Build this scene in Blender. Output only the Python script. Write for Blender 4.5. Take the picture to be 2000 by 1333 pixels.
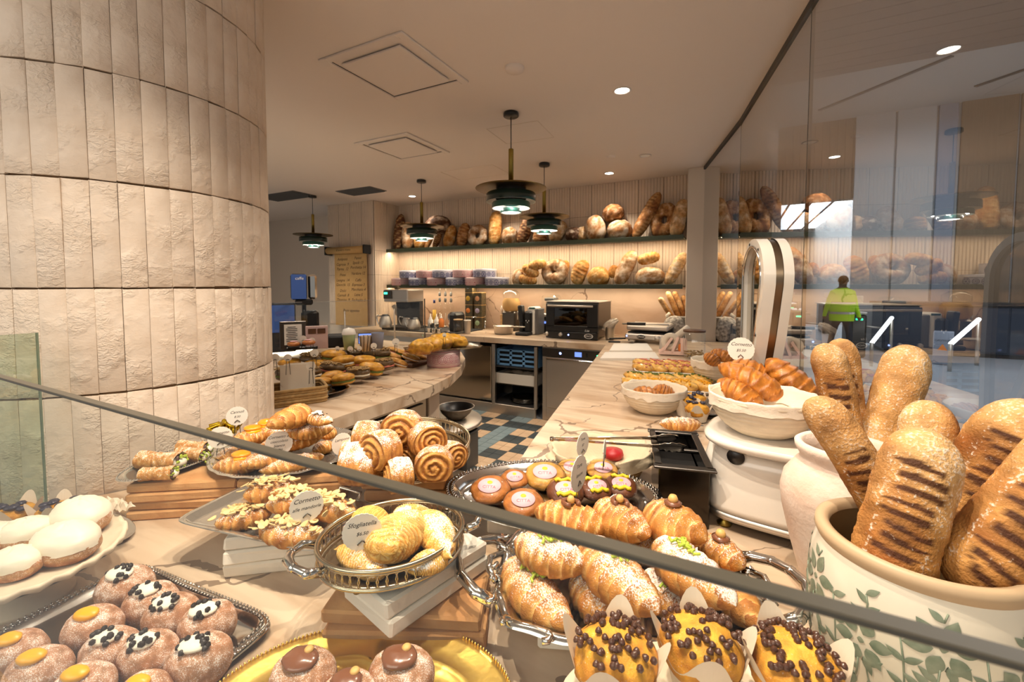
import bpy, math, random
from mathutils import Vector, Matrix, noise
from math import sin, cos, pi, radians as R, sqrt, atan2, hypot
for _o in list(bpy.data.objects): bpy.data.objects.remove(_o)
SC = bpy.context.scene; COL = SC.collection

def S(r, g, b):
    f = lambda c: (c/255/12.92) if c <= 10 else ((c/255+.055)/1.055)**2.4
    return (f(r), f(g), f(b), 1.0)

# ------------------------------------------------------------------ camera
FPX = 850.0; PITCH = R(2.9); YPP = 558+FPX*math.tan(PITCH); YAW = R(27.4); CZ = 1.5
cam_d = bpy.data.cameras.new('camera'); cam = bpy.data.objects.new('camera', cam_d); COL.objects.link(cam)
cam_d.sensor_width = 36; cam_d.lens = 36*FPX/2000; cam_d.shift_y = (YPP-666.5)/2000
cam_d.clip_start = .02; cam_d.clip_end = 200
cam.location = (0, 0, CZ); cam.rotation_euler = (pi/2-PITCH, 0, YAW)
cam_d.dof.use_dof = True; cam_d.dof.focus_distance = .85; cam_d.dof.aperture_fstop = 11
SC.camera = cam

# ------------------------------------------------------------------ world, lights, exposure
W = bpy.data.worlds.new('world'); SC.world = W; W.use_nodes = True
W.node_tree.nodes['Background'].inputs[0].default_value = (1.0, .94, .88, 1)
W.node_tree.nodes['Background'].inputs[1].default_value = .40
SC.view_settings.view_transform = 'Standard'; SC.view_settings.look = 'None'
SC.view_settings.gamma = 1; SC.view_settings.use_curve_mapping = False
SC.view_settings.exposure = -0.05
try:
    SC.cycles.max_bounces = 8; SC.cycles.diffuse_bounces = 3; SC.cycles.glossy_bounces = 4
    SC.cycles.transparent_max_bounces = 16; SC.cycles.transmission_bounces = 6
    SC.cycles.use_denoising = True; SC.cycles.sample_clamp_indirect = 6
    SC.cycles.caustics_reflective = False; SC.cycles.caustics_refractive = False
except Exception: pass

WARM = (1.0, .85, .68)
def light(kind, name, loc, energy, color=WARM, size=.05, rot=(0, 0, 0), spot=None, sy=None, blend=.6):
    d = bpy.data.lights.new(name, kind); o = bpy.data.objects.new(name, d); COL.objects.link(o)
    d.energy = energy; d.color = color; o.location = loc; o.rotation_euler = rot
    if kind == 'AREA':
        d.size = size
        if sy: d.shape = 'RECTANGLE'; d.size_y = sy
    else: d.shadow_soft_size = size
    if spot: d.spot_size = R(spot); d.spot_blend = blend
    return o
# recessed downlights over the display counter, the work counter and the aisle
for _x, _y, _e in ((-.92, .42, 60), (-.52, .50, 84), (-.05, .66, 74), (-.35, 1.35, 50)):
    light('SPOT', 'downlight_lamp', (_x, _y, 2.72), _e, size=.02, spot=95)
for _x, _y, _e in ((-.687, 2.856, 60), (-1.298, 4.852, 40), (-2.7, 4.852, 40), (-4.069, 4.819, 40), (-2.6, 1.8, 45), (-3.3, 3.0, 50), (-1.1, 1.9, 40), (-6.2, 3.4, 50)):
    light('SPOT', 'downlight_lamp', (_x, _y, 2.72), _e, size=.03, spot=110)
# strip lights tucked under the two bread shelves
light('AREA', 'shelf_strip_lamp', (-2.65, 5.085, 2.012), 22, (1, .80, .55), size=4.2, sy=.02)
light('AREA', 'shelf_strip_lamp', (-2.65, 5.085, 1.476), 16, (1, .80, .55), size=4.2, sy=.02)
# daylight-white ceiling panels of the hall outside, and an added warm fill lamp, unseen, behind the camera
light('AREA', 'hall_fill_lamp', (3.0, 9.0, 5.4), 290, (.92, .95, 1.0), size=5, sy=6)
light('AREA', 'hall_fill_lamp', (-1.0, -3.4, 3.3), 130, (1.0, .88, .74), size=5, sy=2, rot=(R(48), 0, 0))

# ------------------------------------------------------------------ pixel rays (used to read real positions off known heights)
_cy, _sy, _cp, _sp = cos(YAW), sin(YAW), cos(PITCH), sin(PITCH)
def ray(px, py):
    u = (px-1000)/FPX; v = (YPP-py)/FPX
    d = _cp+v*_sp; z = -_sp+v*_cp
    return Vector((u*_cy-d*_sy, u*_sy+d*_cy, z)), d
def at(px, py, z):
    r, _ = ray(px, py); t = (z-CZ)/r.z; return Vector((r.x*t, r.y*t, z))
def aty(px, py, y):
    r, _ = ray(px, py); t = y/r.y; return Vector((r.x*t, y, CZ+r.z*t))
def atd(px, py, d):
    r, dd = ray(px, py); t = d/dd; return Vector((r.x*t, r.y*t, CZ+r.z*t))
def dep(p): return -p[0]*_sy+p[1]*_cy

# ------------------------------------------------------------------ mesh helper
class M:
    def __init__(s): s.v = []; s.f = []; s.sm = []; s.c = []; s.mi = []; s.col = (1, 1, 1, 0); s.m = 0
    def add(s, vs, fs, smooth=True, cols=None):
        b = len(s.v); s.v += [tuple(p) for p in vs]
        s.f += [tuple(b+i for i in f) for f in fs]; s.sm += [smooth]*len(fs); s.mi += [s.m]*len(fs)
        s.c += (cols if cols else [s.col]*len(vs)); return s
    def box(s, c, d, b=0.0, rz=0, rot=None):
        hx, hy, hz = d[0]/2, d[1]/2, d[2]/2
        b = min(b, hx*.49, hy*.49, hz*.49); V = []; F = []
        if b <= 0:
            V = [(x, y, z) for x in (-hx, hx) for y in (-hy, hy) for z in (-hz, hz)]
            F = [(0, 1, 3, 2), (4, 6, 7, 5), (0, 4, 5, 1), (2, 3, 7, 6), (0, 2, 6, 4), (1, 5, 7, 3)]
        else:
            idx = {}
            for x in (-1, 1):
                for y in (-1, 1):
                    for z in (-1, 1):
                        for a in range(3):
                            p = [x*(hx-b), y*(hy-b), z*(hz-b)]; p[a] = (x*hx, y*hy, z*hz)[a]
                            idx[x, y, z, a] = len(V); V.append(tuple(p))
            g = lambda x, y, z, a: idx[x, y, z, a]
            for q in (-1, 1):
                F.append(tuple(g(q, y, z, 0) for y, z in ((-1, -1), (1, -1), (1, 1), (-1, 1))[::q]))
                F.append(tuple(g(x, q, z, 1) for x, z in ((-1, -1), (-1, 1), (1, 1), (1, -1))[::q]))
                F.append(tuple(g(x, y, q, 2) for x, y in ((-1, -1), (1, -1), (1, 1), (-1, 1))[::q]))
            for q in (-1, 1):
                for r in (-1, 1):
                    o = q*r
                    F.append((g(-1, q, r, 1), g(1, q, r, 1), g(1, q, r, 2), g(-1, q, r, 2))[::o])
                    F.append((g(q, -1, r, 2), g(q, 1, r, 2), g(q, 1, r, 0), g(q, -1, r, 0))[::-o] if 0 else (g(q, -1, r, 0), g(q, 1, r, 0), g(q, 1, r, 2), g(q, -1, r, 2))[::o])
                    F.append((g(q, r, -1, 1), g(q, r, 1, 1), g(q, r, 1, 0), g(q, r, -1, 0))[::o])
            for x in (-1, 1):
                for y in (-1, 1):
                    for z in (-1, 1):
                        F.append((g(x, y, z, 0), g(x, y, z, 1), g(x, y, z, 2))[::x*y*z])
        m = rot if rot is not None else Matrix.Rotation(rz, 3, 'Z')
        C = Vector(c)
        return s.add([m @ Vector(p)+C for p in V], F, False)
    def lathe(s, prof, n=32, c=(0, 0, 0), sx=1, sy=1, smooth=True, mod=None):
        V = []; F = []; k = len(prof)
        for i in range(n):
            a = 2*pi*i/n; ca, sa = cos(a), sin(a)
            for j, (r, z) in enumerate(prof):
                rr = r*(mod(a, j) if mod else 1)
                V.append((c[0]+rr*ca*sx, c[1]+rr*sa*sy, c[2]+z))
        for i in range(n):
            i2 = (i+1) % n
            for j in range(k-1):
                if prof[j][0] < 1e-6 and prof[j+1][0] < 1e-6: continue
                if prof[j][0] < 1e-6: F.append((i*k+j, i2*k+j+1, i*k+j+1))
                elif prof[j+1][0] < 1e-6: F.append((i*k+j, i2*k+j, i*k+j+1))
                else: F.append((i*k+j, i2*k+j, i2*k+j+1, i*k+j+1))
        return s.add(V, F, smooth)
    def tube(s, path, r, n=8, closed=False, caps=True, rad=None):
        P = [Vector(p) for p in path]; k = len(P); V = []; F = []
        up = None
        for i in range(k):
            if closed: t = P[(i+1) % k]-P[i-1]
            else: t = P[min(i+1, k-1)]-P[max(i-1, 0)]
            t.normalize()
            if up is None:
                up = Vector((0, 0, 1)) if abs(t.z) < .9 else Vector((1, 0, 0))
            a = t.cross(up)
            if a.length < 1e-6: a = t.orthogonal()
            a.normalize(); b = a.cross(t).normalized(); up = b
            rr = rad[i] if rad else r
            for q in range(n):
                th = 2*pi*q/n; V.append(P[i]+a*rr*cos(th)+b*rr*sin(th))
        for i in range(k if closed else k-1):
            i2 = (i+1) % k
            for q in range(n):
                q2 = (q+1) % n; F.append((i*n+q, i*n+q2, i2*n+q2, i2*n+q))
        if caps and not closed:
            F.append(tuple(range(n))[::-1]); F.append(tuple(range((k-1)*n, k*n)))
        return s.add(V, F, True)
    def grid(s, fn, nu, nv, cu=False, cv=False, smooth=True, flip=False):
        V = []; C = []; F = []
        for i in range(nu):
            for j in range(nv):
                p = fn(i/(nu if cu else nu-1), j/(nv if cv else nv-1))
                if len(p) == 2: V.append(p[0]); C.append(p[1])
                else: V.append(p)
        for i in range(nu if cu else nu-1):
            for j in range(nv if cv else nv-1):
                a, b = i, (i+1) % nu; c, d = j, (j+1) % nv
                q = (a*nv+c, b*nv+c, b*nv+d, a*nv+d); F.append(q[::-1] if flip else q)
        return s.add(V, F, smooth, C if C else None)
    def poly(s, pts, z0, z1, smooth=False, bot=True):
        n = len(pts); V = [(p[0], p[1], z0) for p in pts]+[(p[0], p[1], z1) for p in pts]
        F = [(i, (i+1) % n, n+(i+1) % n, n+i) for i in range(n)]
        s.add(V, F, smooth); s.add([(p[0], p[1], z1) for p in pts], [tuple(range(n))], False)
        if bot: s.add([(p[0], p[1], z0) for p in pts], [tuple(range(n))[::-1]], False)
        return s
    def mesh(s, name, mat):
        me = bpy.data.meshes.new(name); me.from_pydata(s.v, [], s.f)
        for m in (mat if isinstance(mat, (list, tuple)) else [mat]): me.materials.append(m)
        me.polygons.foreach_set('use_smooth', s.sm); me.polygons.foreach_set('material_index', s.mi)
        if any(c != (1, 1, 1, 0) for c in s.c):
            ca = me.color_attributes.new('Col', 'FLOAT_COLOR', 'POINT')
            ca.data.foreach_set('color', [x for c in s.c for x in c])
        me.update(); return me
    def build(s, name, mat, parent=None, loc=(0, 0, 0), rot=(0, 0, 0)):
        return put(name, s.mesh(name, mat), parent, loc, rot)
def put(name, me, parent=None, loc=(0, 0, 0), rot=(0, 0, 0)):
    o = bpy.data.objects.new(name, me); COL.objects.link(o)
    o.location = loc; o.rotation_euler = rot
    if parent: o.parent = parent
    return o
def tag(o, label, cat, group=None):
    o['label'] = label; o['category'] = cat
    if group: o['group'] = group
    return o
def thing(name, label, cat, loc=(0, 0, 0), rz=0, group=None, rot=None):
    o = bpy.data.objects.new(name, None); COL.objects.link(o); o.empty_display_size = .05
    o.location = loc; o.rotation_euler = rot if rot else (0, 0, rz)
    return tag(o, label, cat, group)
def struct(o): o['kind'] = 'structure'; return o
def stuff(o): o['kind'] = 'stuff'; return o
def N(x, y, z, f=1.0, o=3):
    return noise.fractal(Vector((x*f, y*f, z*f)), .9, 2.0, o)
def lerp(a, b, t):
    t = max(0, min(1, t)); return tuple(a[i]+(b[i]-a[i])*t for i in range(3))
def ss(a, b, x):
    t = max(0, min(1, (x-a)/(b-a))); return t*t*(3-2*t)

# ------------------------------------------------------------------ materials
MT = {}
def mat(name, col, rough=.5, metal=0.0, var=0.0, vscale=20, col2=None, bump=0.0, bscale=60, coat=0.0, emit=0.0, spec=.5, stretch=None):
    m = bpy.data.materials.new(name); m.use_nodes = True; nt = m.node_tree; b = nt.nodes['Principled BSDF']
    b.inputs['Base Color'].default_value = col; b.inputs['Roughness'].default_value = rough
    b.inputs['Metallic'].default_value = metal; b.inputs['Coat Weight'].default_value = coat
    b.inputs['Specular IOR Level'].default_value = spec
    if emit: b.inputs['Emission Color'].default_value = col; b.inputs['Emission Strength'].default_value = emit
    L = nt.links.new
    if var or bump:
        tc = nt.nodes.new('ShaderNodeTexCoord'); src = tc.outputs['Object']
        if stretch:
            mp = nt.nodes.new('ShaderNodeMapping'); mp.inputs['Scale'].default_value = stretch
            L(src, mp.inputs[0]); src = mp.outputs[0]
    if var:
        n = nt.nodes.new('ShaderNodeTexNoise'); n.inputs['Scale'].default_value = vscale; n.inputs['Detail'].default_value = 5
        L(src, n.inputs['Vector'])
        r = nt.nodes.new('ShaderNodeMapRange'); r.inputs[1].default_value = .35; r.inputs[2].default_value = .65
        L(n.outputs['Fac'], r.inputs[0])
        x = nt.nodes.new('ShaderNodeMix'); x.data_type = 'RGBA'
        x.inputs[6].default_value = col; x.inputs[7].default_value = col2 if col2 else tuple(c*(1-var) for c in col[:3])+(1,)
        L(r.outputs[0], x.inputs[0]); L(x.outputs[2], b.inputs['Base Color'])
    if bump:
        n2 = nt.nodes.new('ShaderNodeTexNoise'); n2.inputs['Scale'].default_value = bscale; n2.inputs['Detail'].default_value = 6
        L(src, n2.inputs['Vector'])
        bp = nt.nodes.new('ShaderNodeBump'); bp.inputs['Strength'].default_value = bump; bp.inputs['Distance'].default_value = .004
        L(n2.outputs['Fac'], bp.inputs['Height']); L(bp.outputs[0], b.inputs['Normal'])
    MT[name] = m; return m

def glass_mat(name, tint=(1, 1, 1, 1), ior=1.5, rough=0.0, two=1.8):
    m = bpy.data.materials.new(name); m.use_nodes = True; nt = m.node_tree
    nt.nodes.remove(nt.nodes['Principled BSDF']); out = nt.nodes['Material Output']
    t = nt.nodes.new('ShaderNodeBsdfTransparent'); t.inputs[0].default_value = tint
    g = nt.nodes.new('ShaderNodeBsdfGlossy'); g.inputs['Roughness'].default_value = rough
    f = nt.nodes.new('ShaderNodeFresnel'); f.inputs[0].default_value = ior
    x = nt.nodes.new('ShaderNodeMixShader')
    ge = nt.nodes.new('ShaderNodeNewGeometry'); q = nt.nodes.new('ShaderNodeMath'); q.operation = 'MULTIPLY_ADD'; q.inputs[1].default_value = -two; q.inputs[2].default_value = two
    k = nt.nodes.new('ShaderNodeMath'); k.operation = 'MULTIPLY'; k.use_clamp = True   # both faces' reflection carried by the outer face
    nt.links.new(ge.outputs['Backfacing'], q.inputs[0]); nt.links.new(q.outputs[0], k.inputs[0]); nt.links.new(f.outputs[0], k.inputs[1])
    nt.links.new(k.outputs[0], x.inputs[0]); nt.links.new(t.outputs[0], x.inputs[1]); nt.links.new(g.outputs[0], x.inputs[2])
    nt.links.new(x.outputs[0], out.inputs[0]); MT[name] = m; return m

def baked(name, rough=.6, fine=420, bump=.5, bdist=.002, sugar=(.93, .90, .86, 1), coat=0.0):
    """crust colour comes per vertex (attribute Col); its alpha says how much powdered sugar or flour lies there"""
    m = bpy.data.materials.new(name); m.use_nodes = True; nt = m.node_tree; b = nt.nodes['Principled BSDF']; L = nt.links.new
    b.inputs['Roughness'].default_value = rough; b.inputs['Coat Weight'].default_value = coat; b.inputs['Specular IOR Level'].default_value = .35
    a = nt.nodes.new('ShaderNodeAttribute'); a.attribute_name = 'Col'
    tc = nt.nodes.new('ShaderNodeTexCoord')
    n = nt.nodes.new('ShaderNodeTexNoise'); n.inputs['Scale'].default_value = fine; n.inputs['Detail'].default_value = 3; L(tc.outputs['Object'], n.inputs['Vector'])
    n2 = nt.nodes.new('ShaderNodeTexNoise'); n2.inputs['Scale'].default_value = fine*.14; n2.inputs['Detail'].default_value = 5; L(tc.outputs['Object'], n2.inputs['Vector'])
    mr = nt.nodes.new('ShaderNodeMapRange'); mr.inputs[1].default_value = .3; mr.inputs[2].default_value = .7; mr.inputs[3].default_value = .68; mr.inputs[4].default_value = 1.25
    L(n2.outputs['Fac'], mr.inputs[0])
    mu = nt.nodes.new('ShaderNodeVectorMath'); mu.operation = 'SCALE'; L(a.outputs['Color'], mu.inputs[0]); L(mr.outputs[0], mu.inputs['Scale'])
    ad = nt.nodes.new('ShaderNodeMath'); ad.operation = 'ADD'; L(n.outputs['Fac'], ad.inputs[0]); L(n2.outputs['Fac'], ad.inputs[1])
    ad2 = nt.nodes.new('ShaderNodeMath'); ad2.operation = 'MULTIPLY_ADD'; ad2.inputs[1].default_value = 1.7; ad2.inputs[2].default_value = -1.15; L(n.outputs['Fac'], ad2.inputs[0])
    adx = nt.nodes.new('ShaderNodeMath'); adx.operation = 'MULTIPLY_ADD'; adx.inputs[1].default_value = .6; L(n2.outputs['Fac'], adx.inputs[0]); L(ad2.outputs[0], adx.inputs[2])
    ad3 = nt.nodes.new('ShaderNodeMath'); ad3.operation = 'ADD'; L(adx.outputs[0], ad3.inputs[0]); L(a.outputs['Alpha'], ad3.inputs[1])
    r2 = nt.nodes.new('ShaderNodeMapRange'); r2.inputs[1].default_value = .30; r2.inputs[2].default_value = .66; L(ad3.outputs[0], r2.inputs[0])
    x = nt.nodes.new('ShaderNodeMix'); x.data_type = 'RGBA'; x.inputs[7].default_value = sugar
    L(r2.outputs[0], x.inputs[0]); L(mu.outputs[0], x.inputs[6]); L(x.outputs[2], b.inputs['Base Color'])
    bp = nt.nodes.new('ShaderNodeBump'); bp.inputs['Strength'].default_value = bump; bp.inputs['Distance'].default_value = bdist
    L(ad.outputs[0], bp.inputs['Height']); L(bp.outputs[0], b.inputs['Normal'])
    MT[name] = m; return m

def marble(name, a, b_, vein, scale=1.0):
    m = bpy.data.materials.new(name); m.use_nodes = True; nt = m.node_tree; b = nt.nodes['Principled BSDF']; L = nt.links.new
    b.inputs['Roughness'].default_value = .28; b.inputs['Specular IOR Level'].default_value = .4
    tc = nt.nodes.new('ShaderNodeTexCoord')
    mp = nt.nodes.new('ShaderNodeMapping'); mp.inputs['Rotation'].default_value = (0.35, 0.3, R(-32)); mp.inputs['Scale'].default_value = (1.1*scale, 5.5*scale, 3.0*scale)
    L(tc.outputs['Object'], mp.inputs[0])
    n = nt.nodes.new('ShaderNodeTexNoise'); n.inputs['Scale'].default_value = 1.6; n.inputs['Detail'].default_value = 8; n.inputs['Distortion'].default_value = .8; L(mp.outputs[0], n.inputs['Vector'])
    r = nt.nodes.new('ShaderNodeValToRGB'); r.color_ramp.elements[0].position = .36; r.color_ramp.elements[0].color = b_
    r.color_ramp.elements[1].position = .6; r.color_ramp.elements[1].color = a; L(n.outputs['Fac'], r.inputs[0])
    w = nt.nodes.new('ShaderNodeTexNoise'); w.inputs['Scale'].default_value = 2.2*scale; w.inputs['Detail'].default_value = 5; L(tc.outputs['Object'], w.inputs['Vector'])
    mx = nt.nodes.new('ShaderNodeMix'); mx.data_type = 'VECTOR'; mx.inputs[0].default_value = .38; L(tc.outputs['Object'], mx.inputs[4]); L(w.outputs['Color'], mx.inputs[5])
    vo = nt.nodes.new('ShaderNodeTexVoronoi'); vo.feature = 'DISTANCE_TO_EDGE'; vo.inputs['Scale'].default_value = 2.6*scale; L(mx.outputs[1], vo.inputs['Vector'])
    n3 = nt.nodes.new('ShaderNodeTexNoise'); n3.inputs['Scale'].default_value = 3*scale; L(tc.outputs['Object'], n3.inputs['Vector'])
    wd = nt.nodes.new('ShaderNodeMapRange'); wd.inputs[1].default_value = .40; wd.inputs[2].default_value = .68; wd.inputs[3].default_value = 0.0; wd.inputs[4].default_value = .012; L(n3.outputs['Fac'], wd.inputs[0])
    dv = nt.nodes.new('ShaderNodeMath'); dv.operation = 'LESS_THAN'; L(vo.outputs['Distance'], dv.inputs[0]); L(wd.outputs[0], dv.inputs[1])
    fm = nt.nodes.new('ShaderNodeMath'); fm.operation = 'MULTIPLY'; fm.inputs[1].default_value = .7; L(dv.outputs[0], fm.inputs[0])
    x = nt.nodes.new('ShaderNodeMix'); x.data_type = 'RGBA'; x.inputs[7].default_value = vein; L(fm.outputs[0], x.inputs[0]); L(r.outputs[0], x.inputs[6])
    L(x.outputs[2], b.inputs['Base Color']); MT[name] = m; return m

mat('plaster_white', S(222, 208, 192), .9, bump=.02, bscale=30)
mat('ceiling_paint', S(236, 224, 213), .95)
mat('tile_clay', S(232, 216, 198), .62, var=.12, vscale=9, col2=S(218, 198, 176), bump=0)
mat('mortar', S(122, 96, 70), .95)
mat('flute', S(226, 206, 184), .75, var=.06, vscale=6)
marble('marble', S(218, 196, 170), S(184, 154, 124), S(86, 62, 46))
marble('marble_wall', S(216, 188, 164), S(196, 164, 138), S(104, 72, 54), .8)
mat('shelf_green', S(54, 62, 44), .45)
mat('steel', S(200, 192, 182), .42, 1.0, bump=.05, bscale=8, stretch=(1, 60, 1))
mat('steel_dark', S(96, 92, 88), .35, 1.0)
mat('mirror_steel', S(196, 186, 172), .1, 1.0)
mat('silver', S(212, 208, 202), .12, 1.0, bump=.06, bscale=25)
mat('silver_aged', S(198, 184, 158), .2, 1.0, bump=.1, bscale=60)
mat('gold', S(255, 220, 118), .32, 1.0, bump=.2, bscale=35)
mat('brass', S(150, 128, 62), .35, 1.0)
mat('brass_dark', S(112, 92, 56), .4, 1.0)
mat('lamp_green', S(14, 42, 38), .25, coat=.4)
mat('lamp_teal', S(30, 84, 72), .3, coat=.4)
mat('black_plastic', S(22, 21, 21), .35)
mat('black_matte', S(16, 15, 15), .7)
mat('grey_plastic', S(98, 96, 94), .5)
mat('dark_grey', S(52, 50, 50), .5)
mat('white_plastic', S(232, 226, 216), .4)
mat('white_enamel', S(226, 218, 206), .22, coat=.5)
mat('paper', S(222, 208, 188), .85)
mat('paper_tag', S(244, 238, 226), .8, var=.03, vscale=40)
mat('kraft', S(206, 164, 104), .85, var=.06, vscale=20)
mat('ink', S(38, 32, 30), .8)
mat('ink_brown', S(52, 30, 18), .8)
mat('lamp_white', S(250, 246, 238), .4)
mat('glow_lamp', (1.0, .93, .82, 1), emit=9)
mat('glow_down', (1.0, .92, .8, 1), emit=22)
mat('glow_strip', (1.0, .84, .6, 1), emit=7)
mat('glow_sky', (.93, .97, 1.0, 1), emit=6)
mat('glow_tube', (.95, .98, 1.0, 1), emit=5)
mat('led_green', (.05, 1.0, .45, 1), emit=4)
mat('led_blue', (.25, .35, 1.0, 1), emit=6)
mat('screen_blue', (.16, .28, .85, 1), emit=1.3)
mat('screen_pole', (.03, .07, .22, 1), emit=.35)
mat('terracotta', S(208, 160, 108), .9, var=.18, vscale=14, col2=S(192, 138, 86), bump=.35, bscale=90)
mat('white_brick', S(238, 230, 216), .85, var=.06, vscale=14, bump=.3, bscale=70)
mat('jar_clay', S(236, 220, 206), .9, var=.2, vscale=9, col2=S(218, 190, 170), bump=.4, bscale=110)
mat('pot_glaze', S(236, 228, 208), .25, coat=.5, var=.05, vscale=12)
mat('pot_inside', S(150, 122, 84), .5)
mat('pot_rim', S(190, 164, 130), .5)
mat('leaf_paint', S(142, 152, 132), .35, var=.3, vscale=60, col2=S(108, 124, 104))
mat('cloth', S(204, 186, 156), .95, bump=.25, bscale=160)
mat('cloth_white', S(228, 214, 194), .95, bump=.25, bscale=160)
mat('wicker', S(176, 142, 92), .85, var=.3, vscale=60)
mat('rattan_white', S(228, 212, 186), .7, var=.08, vscale=40)
mat('wood', S(98, 62, 36), .55, var=.3, vscale=8, stretch=(1, 8, 8), bump=.1)
mat('wood_pale', S(206, 170, 122), .6, var=.15, vscale=10, stretch=(1, 8, 8))
mat('pink_tin', S(216, 186, 182), .4)
mat('blue_tin', S(50, 60, 122), .5)
mat('tin_white', S(206, 204, 214), .5)
mat('tin_red', S(190, 110, 124), .5)
mat('pink_plastic', S(242, 206, 190), .5)
mat('red', S(158, 16, 22), .45)
mat('crate_blue', S(112, 164, 214), .5)
mat('pattern_black', S(30, 28, 26), .5, var=.9, vscale=160, col2=S(120, 104, 70))
mat('dot_yellow', S(226, 180, 60), .6); mat('dot_orange', S(230, 132, 56), .6); mat('dot_peach', S(236, 170, 120), .6)
mat('dot_lilac', S(186, 170, 190), .6); mat('dot_green', S(176, 196, 150), .6); mat('dot_grey', S(150, 156, 176), .6)
mat('cream', S(242, 234, 214), .45, bump=.2, bscale=60)
mat('custard', S(250, 178, 8), .35, coat=.3, var=.1, vscale=60)
mat('apricot', S(240, 150, 20), .25, coat=.5)
mat('choc', S(122, 76, 52), .22, coat=.5)
mat('choc_chip', S(80, 47, 32), .32, coat=.2)
mat('choc_dark', S(36, 26, 22), .45)
mat('hazelnut', S(222, 176, 104), .5, var=.15, vscale=120)
mat('pistachio', S(150, 176, 46), .55, var=.3, vscale=200, col2=S(186, 196, 76))
mat('almond', S(234, 202, 144), .55, var=.1, vscale=120)
mat('lettuce', S(96, 110, 40), .6); mat('ham', S(206, 120, 100), .5)
mat('berry', S(54, 50, 66), .3)
mat('sticker', S(240, 188, 196), .5)
mat('sticker_lemon', S(236, 206, 40), .5)
mat('gold_ribbon', S(206, 176, 50), .25, 1.0)
mat('crystal', S(214, 208, 198), .08, .85)
mat('mall_floor', S(196, 202, 210), .18, spec=.5, var=.05, vscale=1)
mat('mall_wall', S(206, 206, 206), .6)
mat('mall_blue', S(160, 168, 184), .5)
mat('mall_ceiling', S(200, 196, 190), .9)
mat('mall_plank', S(136, 120, 110), .6)
mat('mall_brown', S(152, 128, 104), .6, var=.15, vscale=4, stretch=(14, 14, .3))
mat('mall_dark', S(44, 46, 52), .4)
mat('mall_cab', S(64, 72, 88), .35)
mat('vest', S(196, 240, 30), .7); MT['vest'].node_tree.nodes['Principled BSDF'].inputs['Emission Strength'].default_value = 0
mat('trousers', S(48, 48, 54), .8); mat('skin', S(120, 82, 62), .6)
mat('tile_dark', S(74, 84, 88), .4, var=.1, vscale=6); mat('tile_blue', S(146, 166, 172), .4, var=.1, vscale=6); mat('tile_peach', S(236, 202, 164), .45, var=.08, vscale=6)
mat('grout', S(150, 132, 112), .9)
glass_mat('glass_clear', (.985, .995, .985, 1)); glass_mat('glass_tint', (.80, .87, .80, 1)); glass_mat('glass_tint', (.80, .87, .80, 1)); glass_mat('glass_tint', (.80, .87, .80, 1)); glass_mat('glass_wall', (.88, .90, .91, 1), 1.6, 0, 3.0); glass_mat('glass_guard', (.97, .98, .965, 1), 1.45, 0, .8)
glass_mat('glass_dark', (.35, .33, .30, 1)); glass_mat('film', (.97, .97, .97, 1), 1.4, .08, 3.0)
mat('glass_edge', S(72, 68, 58), .3); mat('glass_green', S(116, 132, 112), .2)
baked('crust'); baked('bread', .7, 260, .6, .004, (.78, .67, .54, 1)); baked('bun', .75, 700, .5, .0015, (.93, .88, .84, 1)); baked('glazed', .35, 300, .3, .002, coat=.25)
# ================================================================== STRUCTURE
random.seed(3)
H = 2.75
floor = struct(M().box((0, 6, -.05), (24, 30, .1)).build('floor', MT['mall_floor']))
ceiling = struct(M().poly([(-9, -1.0), (.80, -1.0), (.58, .7), (.267, 2.36), (.0, 3.75), (-.33, 5.05), (-.33, 5.6), (-9, 5.6)], H, H+.12).build('ceiling', MT['ceiling_paint']))
# bakery floor: screed with small square tiles laid on it
bf = struct(M().poly([(-4.7, .2), (-.7, .2), (-.7, 4.4), (-4.7, 4.4)], 0.0, .004).build('floor_2', MT['grout']))
tm = {k: M().box((0, 0, .007), (.0965, .0965, .008), .0012).mesh('tile', MT[k]) for k in ('tile_dark', 'tile_blue', 'tile_peach')}
for i in range(-8, 8):
    for j in range(-9, 6):
        x = -2.2+.1*i+.05; y = 3.79+.1*j+.05
        I, J = i//2, j//2
        if not (-3.0 < x < -1.45): continue
        k = 'tile_blue' if I % 3 == 0 and J != 1 else ('tile_dark' if ((I % 3 == 2) == (J % 2 == 0)) else 'tile_peach')
        if I % 3 == 0 and J == 1: k = 'tile_dark'
        put('tile', tm[k], bf, (x, y, 0), (0, 0, random.choice((0, pi/2))))

# ---- round pillar of clay tiles
PC = (-1.985, .785); PR = .447
colm = struct(M().lathe([(PR-.012, 0), (PR-.012, H)], 64, (PC[0], PC[1], 0)).build('column', MT['mortar']))
mt = MT['tile_clay']; nt = mt.node_tree; L = nt.links.new; b = nt.nodes['Principled BSDF']
tc = nt.nodes.new('ShaderNodeTexCoord'); oi = nt.nodes.new('ShaderNodeObjectInfo')
vm = nt.nodes.new('ShaderNodeVectorMath'); vm.operation = 'ADD'; L(tc.outputs['Object'], vm.inputs[0])
vs = nt.nodes.new('ShaderNodeVectorMath'); vs.operation = 'SCALE'; vs.inputs['Scale'].default_value = 1.0; rv = nt.nodes.new('ShaderNodeCombineXYZ'); rm = nt.nodes.new('ShaderNodeMath'); rm.operation = 'MULTIPLY'; rm.inputs[1].default_value = 61.0; L(oi.outputs['Random'], rm.inputs[0]); L(rm.outputs[0], rv.inputs[0]); L(rm.outputs[0], rv.inputs[2]); L(rv.outputs[0], vs.inputs[0]); L(vs.outputs[0], vm.inputs[1])
ma = nt.nodes.new('ShaderNodeTexNoise'); ma.inputs['Scale'].default_value = 9; ma.inputs['Detail'].default_value = 3; L(vm.outputs[0], ma.inputs['Vector'])
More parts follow.
